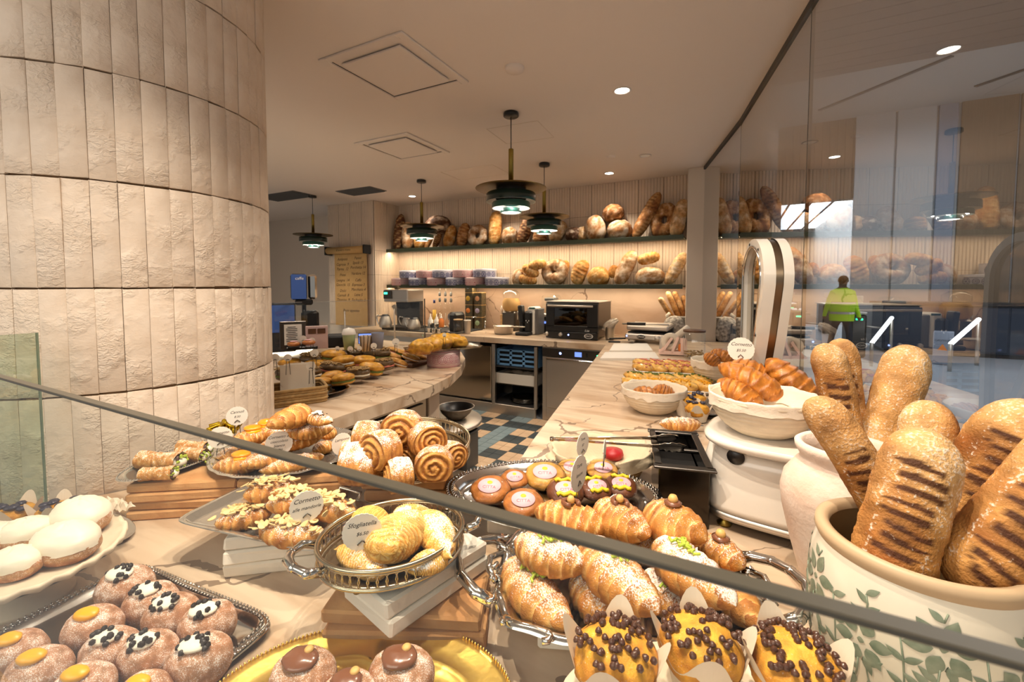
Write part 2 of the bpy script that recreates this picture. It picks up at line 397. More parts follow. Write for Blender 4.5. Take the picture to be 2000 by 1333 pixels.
mr = nt.nodes.new('ShaderNodeMapRange'); mr.inputs[1].default_value = .47; mr.inputs[2].default_value = .6; L(ma.outputs['Fac'], mr.inputs[0])
mp = nt.nodes.new('ShaderNodeMapping'); mp.inputs['Scale'].default_value = (1, 1, 1.5); L(vm.outputs[0], mp.inputs[0])
mb = nt.nodes.new('ShaderNodeTexNoise'); mb.inputs['Scale'].default_value = 75; mb.inputs['Detail'].default_value = 5; mb.inputs['Distortion'].default_value = 1.0; L(mp.outputs[0], mb.inputs['Vector'])
mm = nt.nodes.new('ShaderNodeMath'); mm.operation = 'MULTIPLY_ADD'; mm.inputs[2].default_value = 0.0
m0 = nt.nodes.new('ShaderNodeMath'); m0.operation = 'MULTIPLY_ADD'; m0.inputs[1].default_value = .85; m0.inputs[2].default_value = .15; L(mr.outputs[0], m0.inputs[0])
L(mb.outputs['Fac'], mm.inputs[0]); L(m0.outputs[0], mm.inputs[1])
ml = nt.nodes.new('ShaderNodeMath'); ml.operation = 'MULTIPLY_ADD'; ml.inputs[1].default_value = 1.6; L(ma.outputs['Fac'], ml.inputs[0]); L(mm.outputs[0], ml.inputs[2])
bp = nt.nodes.new('ShaderNodeBump'); bp.inputs['Strength'].default_value = .85; bp.inputs['Distance'].default_value = .0065
L(ml.outputs[0], bp.inputs['Height']); L(bp.outputs[0], b.inputs['Normal'])
DA = R(7.62)
def clay_tile(seed, h=.3):
    rn = random.Random(seed); m = M(); V = []; F = []; U_ = (-.5, -.46, .46, .5); Z_ = (-.5, -.488, .488, .5); nu, nv = 4, 4
    off = rn.uniform(-.002, .002); tl = rn.uniform(-.0015, .0015)
    for i in range(nu):
        for j in range(nv):
            a = U_[i]*DA*.985; z = Z_[j]*(h-.0025); ed = i in (0, 3) or j in (0, 3)
            if i in (0, 3): a += rn.uniform(-.0016, .0016)
            if j in (0, 3): z += rn.uniform(-.0016, .0016)
            r = PR+off+tl*Z_[j]*2-(.0018 if ed else 0); V.append((r*cos(a), r*sin(a), z))
    for i in range(nu-1):
        for j in range(nv-1): F.append((i*nv+j, (i+1)*nv+j, (i+1)*nv+j+1, i*nv+j+1))
    m.add(V, F, True); F2 = []
    ring = [i*nv for i in range(nu)]+[(nu-1)*nv+j for j in range(1, nv)]+[i*nv+nv-1 for i in range(nu-2, -1, -1)]+[j for j in range(nv-2, 0, -1)]
    E = [V[q] for q in ring]; n = len(E); B = [(x*(PR-.012)/hypot(x, y), y*(PR-.012)/hypot(x, y), z) for x, y, z in E]
    m.add(E+B, [((i+1) % n, i, n+i, n+(i+1) % n) for i in range(n)], False); return m.mesh('tile', mt)
var = [clay_tile(s) for s in range(14)]
for kz in range(8):
    z = .735+.303*kz
    for i in range(-15, 10):
        a = R(-1.8-3.81)+DA*i
        if not (R(-112) < a < R(62)): continue
        if kz == 7 and z+.15 > H: continue
        put('tile', random.choice(var), colm, (PC[0], PC[1], z+random.uniform(-.001, .001)), (0, 0, a))

# ---- back wall, side return and end pillar in fluted panels
def panel_mesh(w, h, nf, depth=.012):
    pts = []
    for i in range(nf):
        x0 = -w/2+.002+(w-.004)*i/nf; dx = (w-.004)/nf
        pts += [(x0, .004), (x0+dx*.22, depth), (x0+dx*.78, depth)]
    pts.append((w/2-.002, .004)); n = len(pts); m = M(); g = .0015
    m.add([(x, -y, -h/2+g) for x, y in pts]+[(x, -y, h/2-g) for x, y in pts], [(i, i+1, n+i+1, n+i) for i in range(n-1)], False)
    m.add([(-w/2+.002, 0, h/2-g), (w/2-.002, 0, h/2-g)]+[(x, -y, h/2-g) for x, y in pts], [(1, 0)+tuple(range(2, 2+n))], False)
    return m.mesh('panel', MT['flute'])
def fluted(name, p0, p1, rows, w=.283, nf=8):
    L_ = hypot(p1[0]-p0[0], p1[1]-p0[1]); a = atan2(p1[1]-p0[1], p1[0]-p0[0]); n = max(1, round(L_/w)); w = L_/n
    wl = struct(M().box((L_/2, .06, (rows[0][0]+rows[-1][1])/2), (L_, .12, rows[-1][1]-rows[0][0])).build(name, MT['mortar'], None, (p0[0], p0[1], 0), (0, 0, a)))
    for z0, z1 in rows:
        me = panel_mesh(w, z1-z0, nf)
        for i in range(n): put('panel', me, wl, (w*(i+.5), 0, (z0+z1)/2))
    return wl
RW = [(1.5, 1.66), (1.66, 2.36), (2.36, 2.75)]
fluted('wall_back', (-4.78, 5.33), (-.5, 5.33), RW)
struct(M().box((-2.64, 5.40, .75), (4.3, .16, 1.5)).build('wall_back_lower', MT['plaster_white']))
fluted('wall_left', (-4.78, 4.8), (-4.78, 5.33), [(0.9, 1.66), (1.66, 2.02), (2.02, 2.75)], .265)
fluted('wall_left_front', (-5.75, 4.8), (-4.78, 4.8), [(0.9, 1.66), (1.66, 2.75)], .245, 6)
struct(M().box((-5.27, 5.1, .45), (.97, .6, .9)).build('wall_left_base', MT['plaster_white']))
struct(M().box((-7.2, 5.5, 1.375), (3.1, .12, 2.75), .0).build('wall_far_left', MT['plaster_white']))
struct(M().box((-8.4, 2.5, 1.375), (.12, 6.0, 2.75)).build('wall_far_side', MT['plaster_white']))
struct(M().box((-.415, 5.25, 1.375), (.17, .40, 2.75), .004).build('trim_1', MT['plaster_white']))
o = struct(M().box((-2.64, 5.305, 1.19), (4.28, .02, .60)).build('wall_splashback', MT['marble_wall']))
# ---- ceiling fittings
def diffuser(loc, label):
    t = thing('ceiling_diffuser', label, 'vent', (loc[0], loc[1], H))
    f = M()
    for s in (-1, 1):
        f.box((s*.277, 0, -.006), (.046, .60, .012), .003); f.box((0, s*.277, -.006), (.508, .046, .012), .003)
    f.build('frame', MT['ceiling_paint'], t)
    m = M(); q = [(-.254, -.254), (.254, -.254), (.254, .254), (-.254, .254)]; r = [(x*.9, y*.9) for x, y in q]
    m.add([(x, y, -.004) for x, y in q]+[(x, y, .06) for x, y in r], [(i, (i+1) % 4, 4+(i+1) % 4, 4+i) for i in range(4)], False)
    m.add([(x, y, .06) for x, y in r], [(0, 1, 2, 3)], False)
    m.build('throat', MT['dark_grey'], t)
    M().box((0, 0, -.012), (.43, .43, .012), .004).build('plate', MT['ceiling_paint'], t)
diffuser((-1.79, 2.0), 'large square white ceiling air diffuser nearest the tiled pillar')
diffuser((-2.72, 3.11), 'smaller looking square white ceiling diffuser beyond the first, above the island')
def grille(loc, w, d, label):
    t = thing('ceiling_grille', label, 'vent', (loc[0], loc[1], H))
    M().box((0, 0, -.004), (w, d, .008), .002).build('frame', MT['grey_plastic'], t)
    me = M().box((0, 0, -.012), (w-.05, .012, .008), .0, rot=Matrix.Rotation(.5, 3, 'X')).mesh('slat', MT['grey_plastic'])
    n = int(d/.03)
    for i in range(n): put('slat', me, t, (0, -d/2+d*(i+.5)/n, 0))
grille((-4.45, 4.25), .62, .3, 'grey slatted ceiling grille near the fluted corner')
grille((-5.65, 4.0), .85, .36, 'dark slatted ceiling grille behind the edge of the tiled pillar')
for i, (x, y, lit, lab) in enumerate(((-.687, 2.856, 1, 'lit recessed ceiling downlight nearest the glass partition'), (-1.298, 4.852, 1, 'lit recessed downlight close above the right end of the top bread shelf'), (-4.069, 4.819, 1, 'lit recessed downlight above the left end of the top bread shelf'),
        (-.82, 4.369, 0, 'unlit round ceiling fitting near the glass partition'))):
    t = thing('downlight', lab, 'downlight', (x, y, H))
    M().lathe([(.055, -.001), (.058, -.006), (.048, -.008), (.044, -.004), (.044, -.001)], 28).build('trim_ring', MT['ceiling_paint'], t)
    M().lathe([(0, -.003), (.044, -.003)], 28).build('lens', MT['glow_down' if lit else 'lamp_white'], t)
tag(M().lathe([(0, -.022), (.05, -.02), (.055, -.004), (.055, 0)], 28).build('smoke_detector', MT['ceiling_paint'], None, (-1.167, 2.283, H)), 'flat white round detector disc on the ceiling beside the big diffuser', 'detector')
tag(M().lathe([(0, -.012), (.04, -.01), (.045, 0)], 24).build('sprinkler_cover', MT['ceiling_paint'], None, at(1193, 306, H)), 'small white round sprinkler cover on the ceiling behind the two right lamps', 'sprinkler')
pm = at(960, 330, H)
for k, (x0, y0, x1, y1) in enumerate(((950, 252, 1050, 236), (860, 336, 962, 322))):
    a, b2 = at(x0, y0, H), at(x1, y1, H); w_ = (b2-a).length
    t = M(); 
    for s in (0, 1): t.box((w_/2, s*.4, -.001), (w_, .005, .002)); t.box((s*w_, .2, -.001), (.005, .4, .002))
    tag(t.build('access_panel', MT['plaster_white'], None, (a.x, a.y, H), (0, 0, atan2(b2.y-a.y, b2.x-a.x))), ('thin outlined ceiling access panel right above the largest pendant lamp', 'thin outlined ceiling access panel left of the two right-hand lamps')[k], 'panel')

# ---- worktop: display counter, right counter and back counter in one run of marble
arc = [(PC[0]+(PR+.004)*cos(R(a)), PC[1]+(PR+.004)*sin(R(a))) for a in range(-36, 31, 6)]
wt = [(-1.62, .165), (.70, .165), (.575, .7), (.262, 2.36), (-.005, 3.75), (-.335, 5.04), (-.50, 5.04), (-.50, 5.295), (-4.78, 5.295), (-4.78, 4.32), (-1.173, 4.32), (-.69, 1.5), (-.60, 1.06), (-1.50, 1.06)]
wt += [p for p in arc[::-1] if p[1] < 1.05]+[(-1.62, arc[0][1])]
wk = tag(M().poly(wt, .84, .90).build('worktop', MT['marble']), 'pale veined marble worktop running round display, right and back counters', 'worktop')
base = M()
base.poly([(-1.55, .2), (.66, .2), (.53, .7), (.22, 2.36), (-.05, 3.75), (-.38, 5.0), (-.42, 5.0), (-.56, 4.4), (-1.12, 4.4), (-.60, 1.55), (-.66, .98), (-1.48, .98)], 0, .84)
tag(base.build('counter_base', MT['plaster_white']), 'pale base carcass under the display counter and right counter', 'counter')

# ---- sneeze guard in front of the display
t = thing('sneeze_guard', 'long low clear glass guard with dark edge in front of the pastries', 'glass guard', (-.44, .191, .9))
M().box((0, 0, .24), (2.3, .008, .48)).build('glass_panel', MT['glass_guard'], t)
M().box((0, 0, .4815), (2.3, .0085, .003), .0006).build('polished_edge', MT['glass_edge'], t)['label'] = 'dark polished top edge'
M().box((0, 0, .004), (2.3, .03, .008), .002).build('base_channel', MT['steel'], t)
t = thing('glass_return', 'short greenish glass end panel standing against the tiled pillar', 'glass guard', (-1.585, .31, .9))
M().box((0, 0, .24), (.010, .225, .48)).build('glass_panel', MT['glass_tint'], t)
M().box((0, .1135, .24), (.0104, .003, .48)).build('polished_edge', MT['glass_green'], t)

# ---- curved glass partition on the right
PP = [(-.33, 5.05), (.001, 3.752), (.267, 2.36), (.58, .7), (.76, -.6)]
for k in range(4):
    (x0, y0), (x1, y1) = PP[k], PP[k+1]; l = hypot(x1-x0, y1-y0); a = atan2(y1-y0, x1-x0)
    g = struct(M().box((l/2, 0, H/2), (l-.006, .014, H)).build('window_%d' % (k+1), MT['glass_wall'], None, (x0, y0, 0), (0, 0, a)))
    M().box((l/2, 0, H-.016), (l, .035, .032)).build('head_channel', MT['black_plastic'], g)
    M().box((l/2, 0, .01), (l, .035, .02)).build('foot_channel', MT['black_plastic'], g)
    M().box((l, 0, H/2), (.006, .015, H)).build('joint', MT['glass_edge'], g)
# ================================================================== HALL BEYOND THE GLASS
struct(M().box((4.2, 14.0, 2.9), (13.0, .3, 5.8)).build('wall_hall_side', MT['mall_wall'], None, (5.5, 0, 0)))
hw = struct(M().box((.45, 14.0, 2.9), (1.0, .3, 5.8)).build('wall_hall_left', MT['mall_wall'], None, (-.4, 0, 0)))
hd = struct(M().box((1.85, 14.0, 4.75), (1.92, .3, 2.1)).build('wall_hall_header', MT['mall_brown']))
me = M().box((0, 0, 0), (.155, .02, 2.1), .006).mesh('panel', MT['mall_brown'])
for i in range(12): put('panel', me, hd, (.97+.16*i, 13.84, 4.75))
struct(M().box((4.5, 6.2, 5.76), (14, 16, .12)).build('ceiling_hall', MT['mall_ceiling']))
sp = struct(M().box((5.0, 8.3, 5.60), (9, 4.4, .1)).build('ceiling_hall_soffit', MT['mall_plank']))
me = M().box((0, 0, -.06), (9, .30, .03), .008).mesh('plank', MT['mall_plank'])
for i in range(14): put('plank', me, sp, (5.0, 6.25+.312*i, 5.60))
for k, (a, b) in enumerate((((1.63, 12.84), (3.38, 10.95)), ((4.34, 12.83), (6.1, 10.9)))):
    l = hypot(b[0]-a[0], b[1]-a[1])
    tag(M().box((l/2, 0, -.01), (l, .09, .03), .004).build('slot_diffuser', MT['mall_dark'], None, (a[0], a[1], 5.70), (0, 0, atan2(b[1]-a[1], b[0]-a[0]))),
        ('dark linear slot in the hall ceiling, the longer one in view', 'dark linear slot in the hall ceiling at the frame edge')[k], 'slot')
# facing panels on the hall wall
for k, (x0, x1, mk) in enumerate(((2.52, 3.30, 'mall_wall'), (3.32, 4.05, 'mall_wall'), (4.07, 4.42, 'mall_blue'), (4.46, 5.4, 'mall_brown'), (5.42, 6.6, 'mall_brown'))):
    struct(M().box(((x0+x1)/2, 13.80, 2.9), (x1-x0-.02, .06, 5.7), .01).build('trim_%d' % (k+2), MT[mk]))
# corridor with the luminous ceiling behind the opening
struct(M().box((.9, 23, 2.2), (.2, 18, 4.6)).build('wall_corridor_left', MT['mall_wall']))
struct(M().box((3.6, 23, 2.2), (.2, 18, 4.6)).build('wall_corridor_right', MT['mall_wall']))
struct(M().box((2.2, 32, 2.2), (3.0, .2, 4.6)).build('wall_corridor_end', MT['mall_blue']))
sk = thing('luminous_ceiling', 'glowing white ceiling of panels with black bars over the corridor', 'ceiling light', (2.25, 21, 4.5))
me = M().box((0, 0, 0), (.62, 13, .04)).mesh('light_panel', MT['glow_sky']); mb_ = M().box((0, 0, -.02), (.06, 13, .08)).mesh('bar', MT['black_matte'])
for i in range(4): put('light_panel', me, sk, (-.98+.66*i, 0, 0))
for i in range(5): put('bar', mb_, sk, (-1.31+.66*i, 0, 0))
# ticket gates
def gate(x, y, lab):
    t = thing('turnstile', lab, 'turnstile', (x, y, 0))
    M().box((0, 0, .45), (.26, .9, .9), .03).build('cabinet', MT['steel_dark'], t)
    M().box((0, 0, .92), (.28, .92, .05), .02).build('top_cover', MT['steel'], t)
    M().box((0, -.466, .80), (.12, .02, .04), .004).build('green_light', MT['led_green'], t)
    M().tube([(0, -.2, .94), (0, -.2, 1.12)], .02).build('reader_post', MT['steel'], t)
    M().box((0, -.22, 1.2), (.2, .04, .16), .01).build('reader', MT['white_plastic'], t)
    M().tube([(.13, 0, .62), (.55, 0, .6)], .02).build('arm', MT['steel'], t)
gate(1.25, 12.2, 'grey ticket gate with green light, left of the man in the vest')
gate(2.25, 11.75, 'grey ticket gate half hidden by the man in the vest')
gate(1.5, 16.5, 'far ticket gate with tiny green light under the corridor ceiling')
gate(2.5, 16.9, 'second far ticket gate with tiny green light, deeper right')
# dark counter block and lit handrails
cb = thing('hall_cabinet', 'long dark blue cabinet block against the hall wall', 'cabinet', (5.4, 12.9, 0))
M().box((0, 0, .58), (5.0, .9, 1.0), .02).build('body', MT['mall_cab'], cb); M().box((0, 0, 1.1), (5.1, 1.0, .06), .01).build('top', MT['mall_dark'], cb)
M().box((0, 0, .04), (4.9, .8, .08)).build('plinth', MT['mall_dark'], cb)
me = M().box((0, -.46, .58), (.96, .02, .92), .01).mesh('panel', MT['mall_cab'])
for i in range(5): put('panel', me, cb, (-1.98+.99*i, 0, 0))
for k, (a, b, lab) in enumerate((((1703, 670), (1742, 621), 'slanting lit handrail on posts, left of the yellow floor sign'), ((1857, 672), (1912, 624), 'slanting lit handrail on posts beside the wet floor sign'))):
    p, q = aty(a[0], a[1], 10.2), aty(b[0], b[1], 11.2)
    t = thing('lit_handrail', lab, 'handrail', (p.x, p.y, 0)); d = q-p
    M().tube([(0, 0, p.z), (d.x, d.y, q.z)], .035, 8).build('light_tube', MT['glow_tube'], t)
    for e in ((0, 0, p.z), (d.x, d.y, q.z)): M().tube([(e[0], e[1], 0), e], .03, 8).build('post', MT['steel'], t)
# wet floor sign
p = at(1840, 713, 0)
t = thing('wet_floor_sign', 'folding wet floor caution sign standing on the hall floor', 'sign', (p.x, p.y, 0), R(-20))
for s in (-1, 1):
    M().box((0, 0, .32), (.27, .02, .64), .008, rot=Matrix.Rotation(R(-12*s), 3, 'X')).build('board', MT['mall_blue'], t, (0, s*.07, 0))
def text(body, size, mat_, parent, loc, rot, align='CENTER', shear=0.0, name='lettering', ext=.0002):
    c = bpy.data.curves.new(name, 'FONT'); c.body = body; c.size = size; c.align_x = align; c.align_y = 'CENTER'; c.shear = shear; c.extrude = ext; c.resolution_u = 2
    o = bpy.data.objects.new(name, c); COL.objects.link(o); me = bpy.data.meshes.new_from_object(o)
    bpy.data.objects.remove(o); bpy.data.curves.remove(c); me.materials.clear(); me.materials.append(mat_)
    return put(name, me, parent, loc, rot)
text('CAUTION', .05, MT['mall_dark'], t, (0, -.128, .47), (R(78), 0, 0)); 
wm = M(); wm.add([(-.07, 0, -.05), (.07, 0, -.05), (0, 0, .07)], [(0, 1, 2)], False); wm.build('warning_triangle', MT['dot_orange'], t, (0, -.150, .34), (R(-12), 0, 0))
# walking man in a high-visibility vest
def man(loc, rz):
    t = thing('person', 'man seen from behind in a bright yellow vest walking through the hall', 'person', loc, rz)
    me = bpy.data.meshes.new('body'); V = [(0, 0, .86), (0, 0, 1.05), (0, .01, 1.25), (0, 0, 1.38), (0, 0, 1.47), (0, -.01, 1.55), (0, -.01, 1.64),
        (.17, 0, 1.35), (.25, .02, 1.10), (.27, -.08, .88), (.27, -.12, .80), (-.17, 0, 1.35), (-.26, .0, 1.10), (-.28, .08, .88), (-.28, .06, .80),
        (.09, 0, .82), (.11, -.10, .46), (.11, -.02, .08), (.11, -.16, .04), (-.09, 0, .82), (-.11, .12, .46), (-.11, .26, .12), (-.11, .14, .05)]
    E_ = [(0, 1), (1, 2), (2, 3), (3, 4), (4, 5), (5, 6), (3, 7), (7, 8), (8, 9), (9, 10), (3, 11), (11, 12), (12, 13), (13, 14), (0, 15), (15, 16), (16, 17), (17, 18), (0, 19), (19, 20), (20, 21), (21, 22)]
    rr = [.15, .16, .18, .12, .055, .085, .08, .085, .06, .045, .04, .085, .06, .045, .04, .095, .07, .05, .045, .095, .07, .05, .045]
    me.from_pydata(V, E_, []); o = bpy.data.objects.new('tmp', me); COL.objects.link(o)
    md = o.modifiers.new('s', 'SKIN'); o.modifiers.new('u', 'SUBSURF').levels = 2
    for i, v in enumerate(me.skin_vertices[0].data): v.radius = (rr[i], rr[i]*.8); v.use_root = (i == 0)
    bpy.context.view_layer.update(); ev = o.evaluated_get(bpy.context.evaluated_depsgraph_get())
    bm = bpy.data.meshes.new_from_object(ev); bpy.data.objects.remove(o)
    for k in ('trousers', 'vest', 'skin'): bm.materials.append(MT[k])
    for pl_ in bm.polygons:
        c = pl_.center; pl_.use_smooth = True
        pl_.material_index = 2 if (c.z > 1.44 or (c.z < .86 and abs(c.x) > .2)) else (1 if c.z > .80 and not (abs(c.x) < .2 and c.z < .84) else 0)
    put('body', bm, t)
    hm = M().lathe([(0, .105), (.05, .095), (.09, .05), (.098, 0), (.09, -.03)], 16, sx=.9, sy=1.05); hm.build('hair', MT['black_matte'], t, (0, -.015, 1.60))
    vm_ = M()
    vm_.lathe([(.215, .78), (.225, .95), (.235, 1.1), (.225, 1.28), (.17, 1.40), (.09, 1.45)], 24, sy=.72); vm_.build('vest', MT['vest'], t)
    for z in (.92, 1.12): M().lathe([(.229, z), (.238, z+.045)], 24, sy=.73).build('reflective_band', MT['steel'], t)
man((1.90, 11.0, 0), R(15))

# ================================================================== BREAD AND PASTRY SHAPES
C1 = lambda *a: S(*a)[:3]
def loaf(L_, r, seed, kind='white', dep_=.85, taper=.5, slash=0, bend=0.0, nu=30, nv=20, rough=.05):
    """a loaf along local Z (standing), flat-ish back towards +Y"""
    rn = random.Random(seed); so = rn.uniform(0, 90)
    pal = {'white': (C1(214, 178, 132), C1(168, 116, 70), .34), 'brown': (C1(190, 130, 70), C1(122, 72, 32), .10), 'dark': (C1(128, 78, 40), C1(70, 38, 18), .05), 'gold': (C1(222, 172, 96), C1(176, 112, 46), .16), 'pale': (C1(222, 190, 146), C1(190, 142, 90), .26)}[kind]
    ns = int(L_/r*1.6)+2
    def fn(u, v):
        t = u*2-1; th = v*2*pi
        prof = max(0.0, 1-abs(t)**(2.0+2*taper))**(.5)
        ang = t*ns*.5+sin(th)*.35
        rr = r*prof*(1+rough*1.4*N(t*1.7+so, cos(th), sin(th), 1.6))
        sl = 0
        if slash:
            ph = (t*ns*.5+cos(th)*.30*slash) % 1.0; sl = max(0, 1-abs(ph-.5)/.16) if sin(th) < .2 else 0
            rr *= 1-.13*sl
        x = rr*cos(th)+bend*r*(t*t-.3); y = rr*sin(th)*dep_; z = L_/2*t
        n1 = N(x*14+so, y*14, z*14, 1.0); n2 = N(x*40, y*40+so, z*40, 1.0)
        k = .5+n1*.9+n2*.4
        c = lerp(pal[1], pal[0], k)
        if sl > .2: c = lerp(c, C1(226, 186, 128), sl*.8)
        return (x, y, z), (*c, max(0, min(1, pal[2]+n1*.45-sl*.4-.1*abs(t))))
    m = M(); m.grid(fn, nu, nv, cv=True)
    return m
def boule(r, h, seed, kind='white', crack=7, nu=20, nv=28, dep_=1.0):
    rn = random.Random(seed); so = rn.uniform(0, 90)
    pal = {'white': (C1(226, 196, 152), C1(168, 112, 62), .40), 'brown': (C1(180, 122, 66), C1(112, 66, 30), .22), 'dark': (C1(122, 78, 44), C1(66, 40, 22), .30), 'gold': (C1(226, 180, 104), C1(186, 122, 52), .18)}[kind]
    pts = [Vector((rn.uniform(-1, 1), rn.uniform(-1, 1), rn.uniform(-1, 1))) for _ in range(crack*3)]
    def fn(u, v):
        ph = (u-.5)*pi; th = v*2*pi
        d = Vector((cos(ph)*cos(th), cos(ph)*sin(th), sin(ph)))
        q = d+.25*noise.noise_vector(d*2.2+Vector((so, 0, 0)))
        ds = sorted((q-p).length for p in pts)[:2]; e = ds[1]-ds[0]; cr = max(0, 1-e/.11) if crack else 0
        k = 1+.07*N(d.x+so, d.y, d.z, 1.5)-.055*cr
        x, y, z = d.x*r*k, d.y*r*k*dep_, d.z*h/2*k
        if z < -h*.38: z = -h*.38+(z+h*.38)*.25
        n1 = N(d.x*2+so, d.y*2, d.z*2, 1.0)
        c = lerp(pal[1], pal[0], .55+n1*.8-.5*cr)
        return (x, y, z), (*c, max(0, min(1, pal[2]+n1*.5-.75*cr)))
    m = M(); m.grid(fn, nu, nv, cv=True); return m
def ringbread(Rr, r, seed, kind='white', nu=36, nv=14, gap=0.0, squash=1.0):
    rn = random.Random(seed); so = rn.uniform(0, 90)
    pal = {'white': (C1(206, 168, 124), C1(150, 102, 60), .32), 'brown': (C1(196, 140, 76), C1(126, 76, 36), .14), 'gold': (C1(216, 160, 86), C1(160, 100, 44), .2)}[kind]
    def fn(u, v):
        a = u*2*pi; th = v*2*pi; q = r*(1+.13*N(cos(a)*1.5+so, sin(a)*1.5, 0, 1.3)+.05*N(cos(a)*4, sin(a)*4+so, cos(th)*2, 1.0))
        rr = Rr+q*cos(th); x = rr*cos(a); z = rr*sin(a)*squash; y = q*sin(th)*.9
        n1 = N(x*16+so, y*16, z*16, 1.0); c = lerp(pal[1], pal[0], .5+n1)
        return (x, y, z), (*c, max(0, min(1, pal[2]+n1*.5)))
    m = M(); m.grid(fn, nu, nv, cu=True, cv=True); return m
def croissant(L_, r, seed, nb=4.2, bend=.25, sugar=.3, dark=0.0, nu=58, nv=24):
    """a croissant along local X, lying on z=0"""
    rn = random.Random(seed); so = rn.uniform(0, 90)
    lo = lerp(C1(146, 76, 26), C1(118, 56, 18), dark); hi = lerp(C1(220, 156, 76), C1(206, 132, 50), dark); gr = lerp(C1(238, 196, 128), C1(190, 120, 50), dark)
    sk = rn.uniform(.1, .5)*rn.choice((-1, 1))
    def fn(u, v):
        t = u*2-1; th = v*2*pi
        ph = abs(t)*nb+sk*sin(th)+.22*N(t*2+so, cos(th), sin(th), 1.0); f = ph % 1.0
        env = max(0.0, 1-abs(t)**2.3)**.72*.90+.10*max(0, 1-abs(t)**8)
        rr = r*env*(1.06-.17*f+.0*rn.random())*(1+.05*N(t*3+so, cos(th)*1.5, sin(th)*1.5, 1.2))
        x = L_/2*t*(1-.06*bend*t*t); y = rr*cos(th)*1.04+bend*L_*.5*(t*t-.25); z = rr*sin(th)*.86
        zb = -.56*r
        if z < zb*env: z = zb*env+(z-zb*env)*.25
        lip = max(0, 1-f/.16)
        st = .5+.5*sin(ph*30+2*N(t*3, cos(th)*2, sin(th)*2+so, 2.0))
        c = lerp(lo, hi, .22+f*.75+.35*N(x*50+so, y*50, z*50, 1.0)+.12*st)
        c = lerp(c, gr, max(0, (f-.72)/.28)*.85)
        up = sin(th)*.5+.5
        s = sugar*(1.15*ss(.45, 1.0, up)) + .5*sugar*N(x*22, y*22+so, z*22, 1.0) - .25*lip*sugar-.15*(1-up)
        return (x, y, z+.5*r), (*c, max(0, min(1, s)))
    m = M(); m.grid(fn, nu, nv, cv=True); return m
def dough(a, b_, h, seed, pal, sugar=.3, nu=22, nv=30, rough=.03, flat=.42, point=0):
    """round or oval bun on z=0"""
    rn = random.Random(seed); so = rn.uniform(0, 90)
    def fn(u, v):
        ph = (u-.5)*pi; th = v*2*pi; cp_ = cos(ph)**.85; d = Vector((cp_*cos(th), cp_*sin(th), sin(ph)))
        k = 1+rough*1.6*N(d.x*1.4+so, d.y*1.4, d.z*1.4, 1.0); x, y, z = d.x*a*k, d.y*b_*k, d.z*h*.58*k
        zb = -h*flat
        if z < zb: z = zb+(z-zb)*.15
        z -= zb
        n1 = N(d.x*2.2+so, d.y*2.2, d.z*2.2, 1.0); bandk = max(0, 1-abs(d.z+.12)/.30)
        c = lerp(pal[1], pal[0], .45+d.z*.35+n1*.6)
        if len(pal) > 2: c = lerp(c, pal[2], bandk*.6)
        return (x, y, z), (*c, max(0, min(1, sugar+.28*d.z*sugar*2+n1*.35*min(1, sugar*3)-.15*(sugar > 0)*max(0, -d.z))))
    m = M(); m.grid(fn, nu, nv, cv=True); return m
def rollbun(r, w, seed, turns=3.2, sugar=.3, nu=40, nv=64):
    """a coiled bun: axis along local Y, spiral on the -Y face, resting on z=0"""
    rn = random.Random(seed); so = rn.uniform(0, 90); hi = C1(222, 162, 84); lo = C1(146, 84, 38)
    def fn(u, v):
        th = v*2*pi
        if u < .55:
            q = u/.55; rad = q; ph = rad*turns+v+.22*N(rad*2, cos(th)*1.2+so, sin(th)*1.2, 1.0); f = ph % 1.0; gz = .5-.5*cos(2*pi*f)
            yy = -w/2-.16*w*(1-rad*rad)+.10*w*(1-gz)*ss(.06, .25, rad); rr = r*rad*.93
            c = lerp(lo, hi, .15+.85*gz+.25*N(rad*6, th+so, 0, 1.5)); s = sugar*.32*(sin(th)*.5+.4)+.0
        else:
            q = (u-.55)/.45; bul = sin(pi*(q*.9+.08)); rr = r*(.93+.10*bul-.10*q*q*.9); yy = -w/2+w*q
            st = .5+.5*sin((q*16+2.0*N(q*3, cos(th)*2+so, sin(th)*2, 1.0))*2)
            rr *= 1+.022*st+.03*N(q*2+so, cos(th), sin(th), 1.2)
            c = lerp(lo, hi, .25+.4*st+.5*N(q*4, cos(th)*3, sin(th)*3+so, 1.0)); s = sugar*(.95*ss(-.1, .9, sin(th)))+.55*sugar*N(q*5, cos(th)*2, so+sin(th)*2, 1.0)
            if u > .97: rr *= max(0, (1-u)/.03)
        z = rr*sin(th)*.92
        if z < -.72*r: z = -.72*r+(z+.72*r)*.2
        return (rr*cos(th), yy, z+.76*r), (*c, max(0, min(1, s)))
    m = M(); m.grid(fn, nu, nv, cv=True); return m
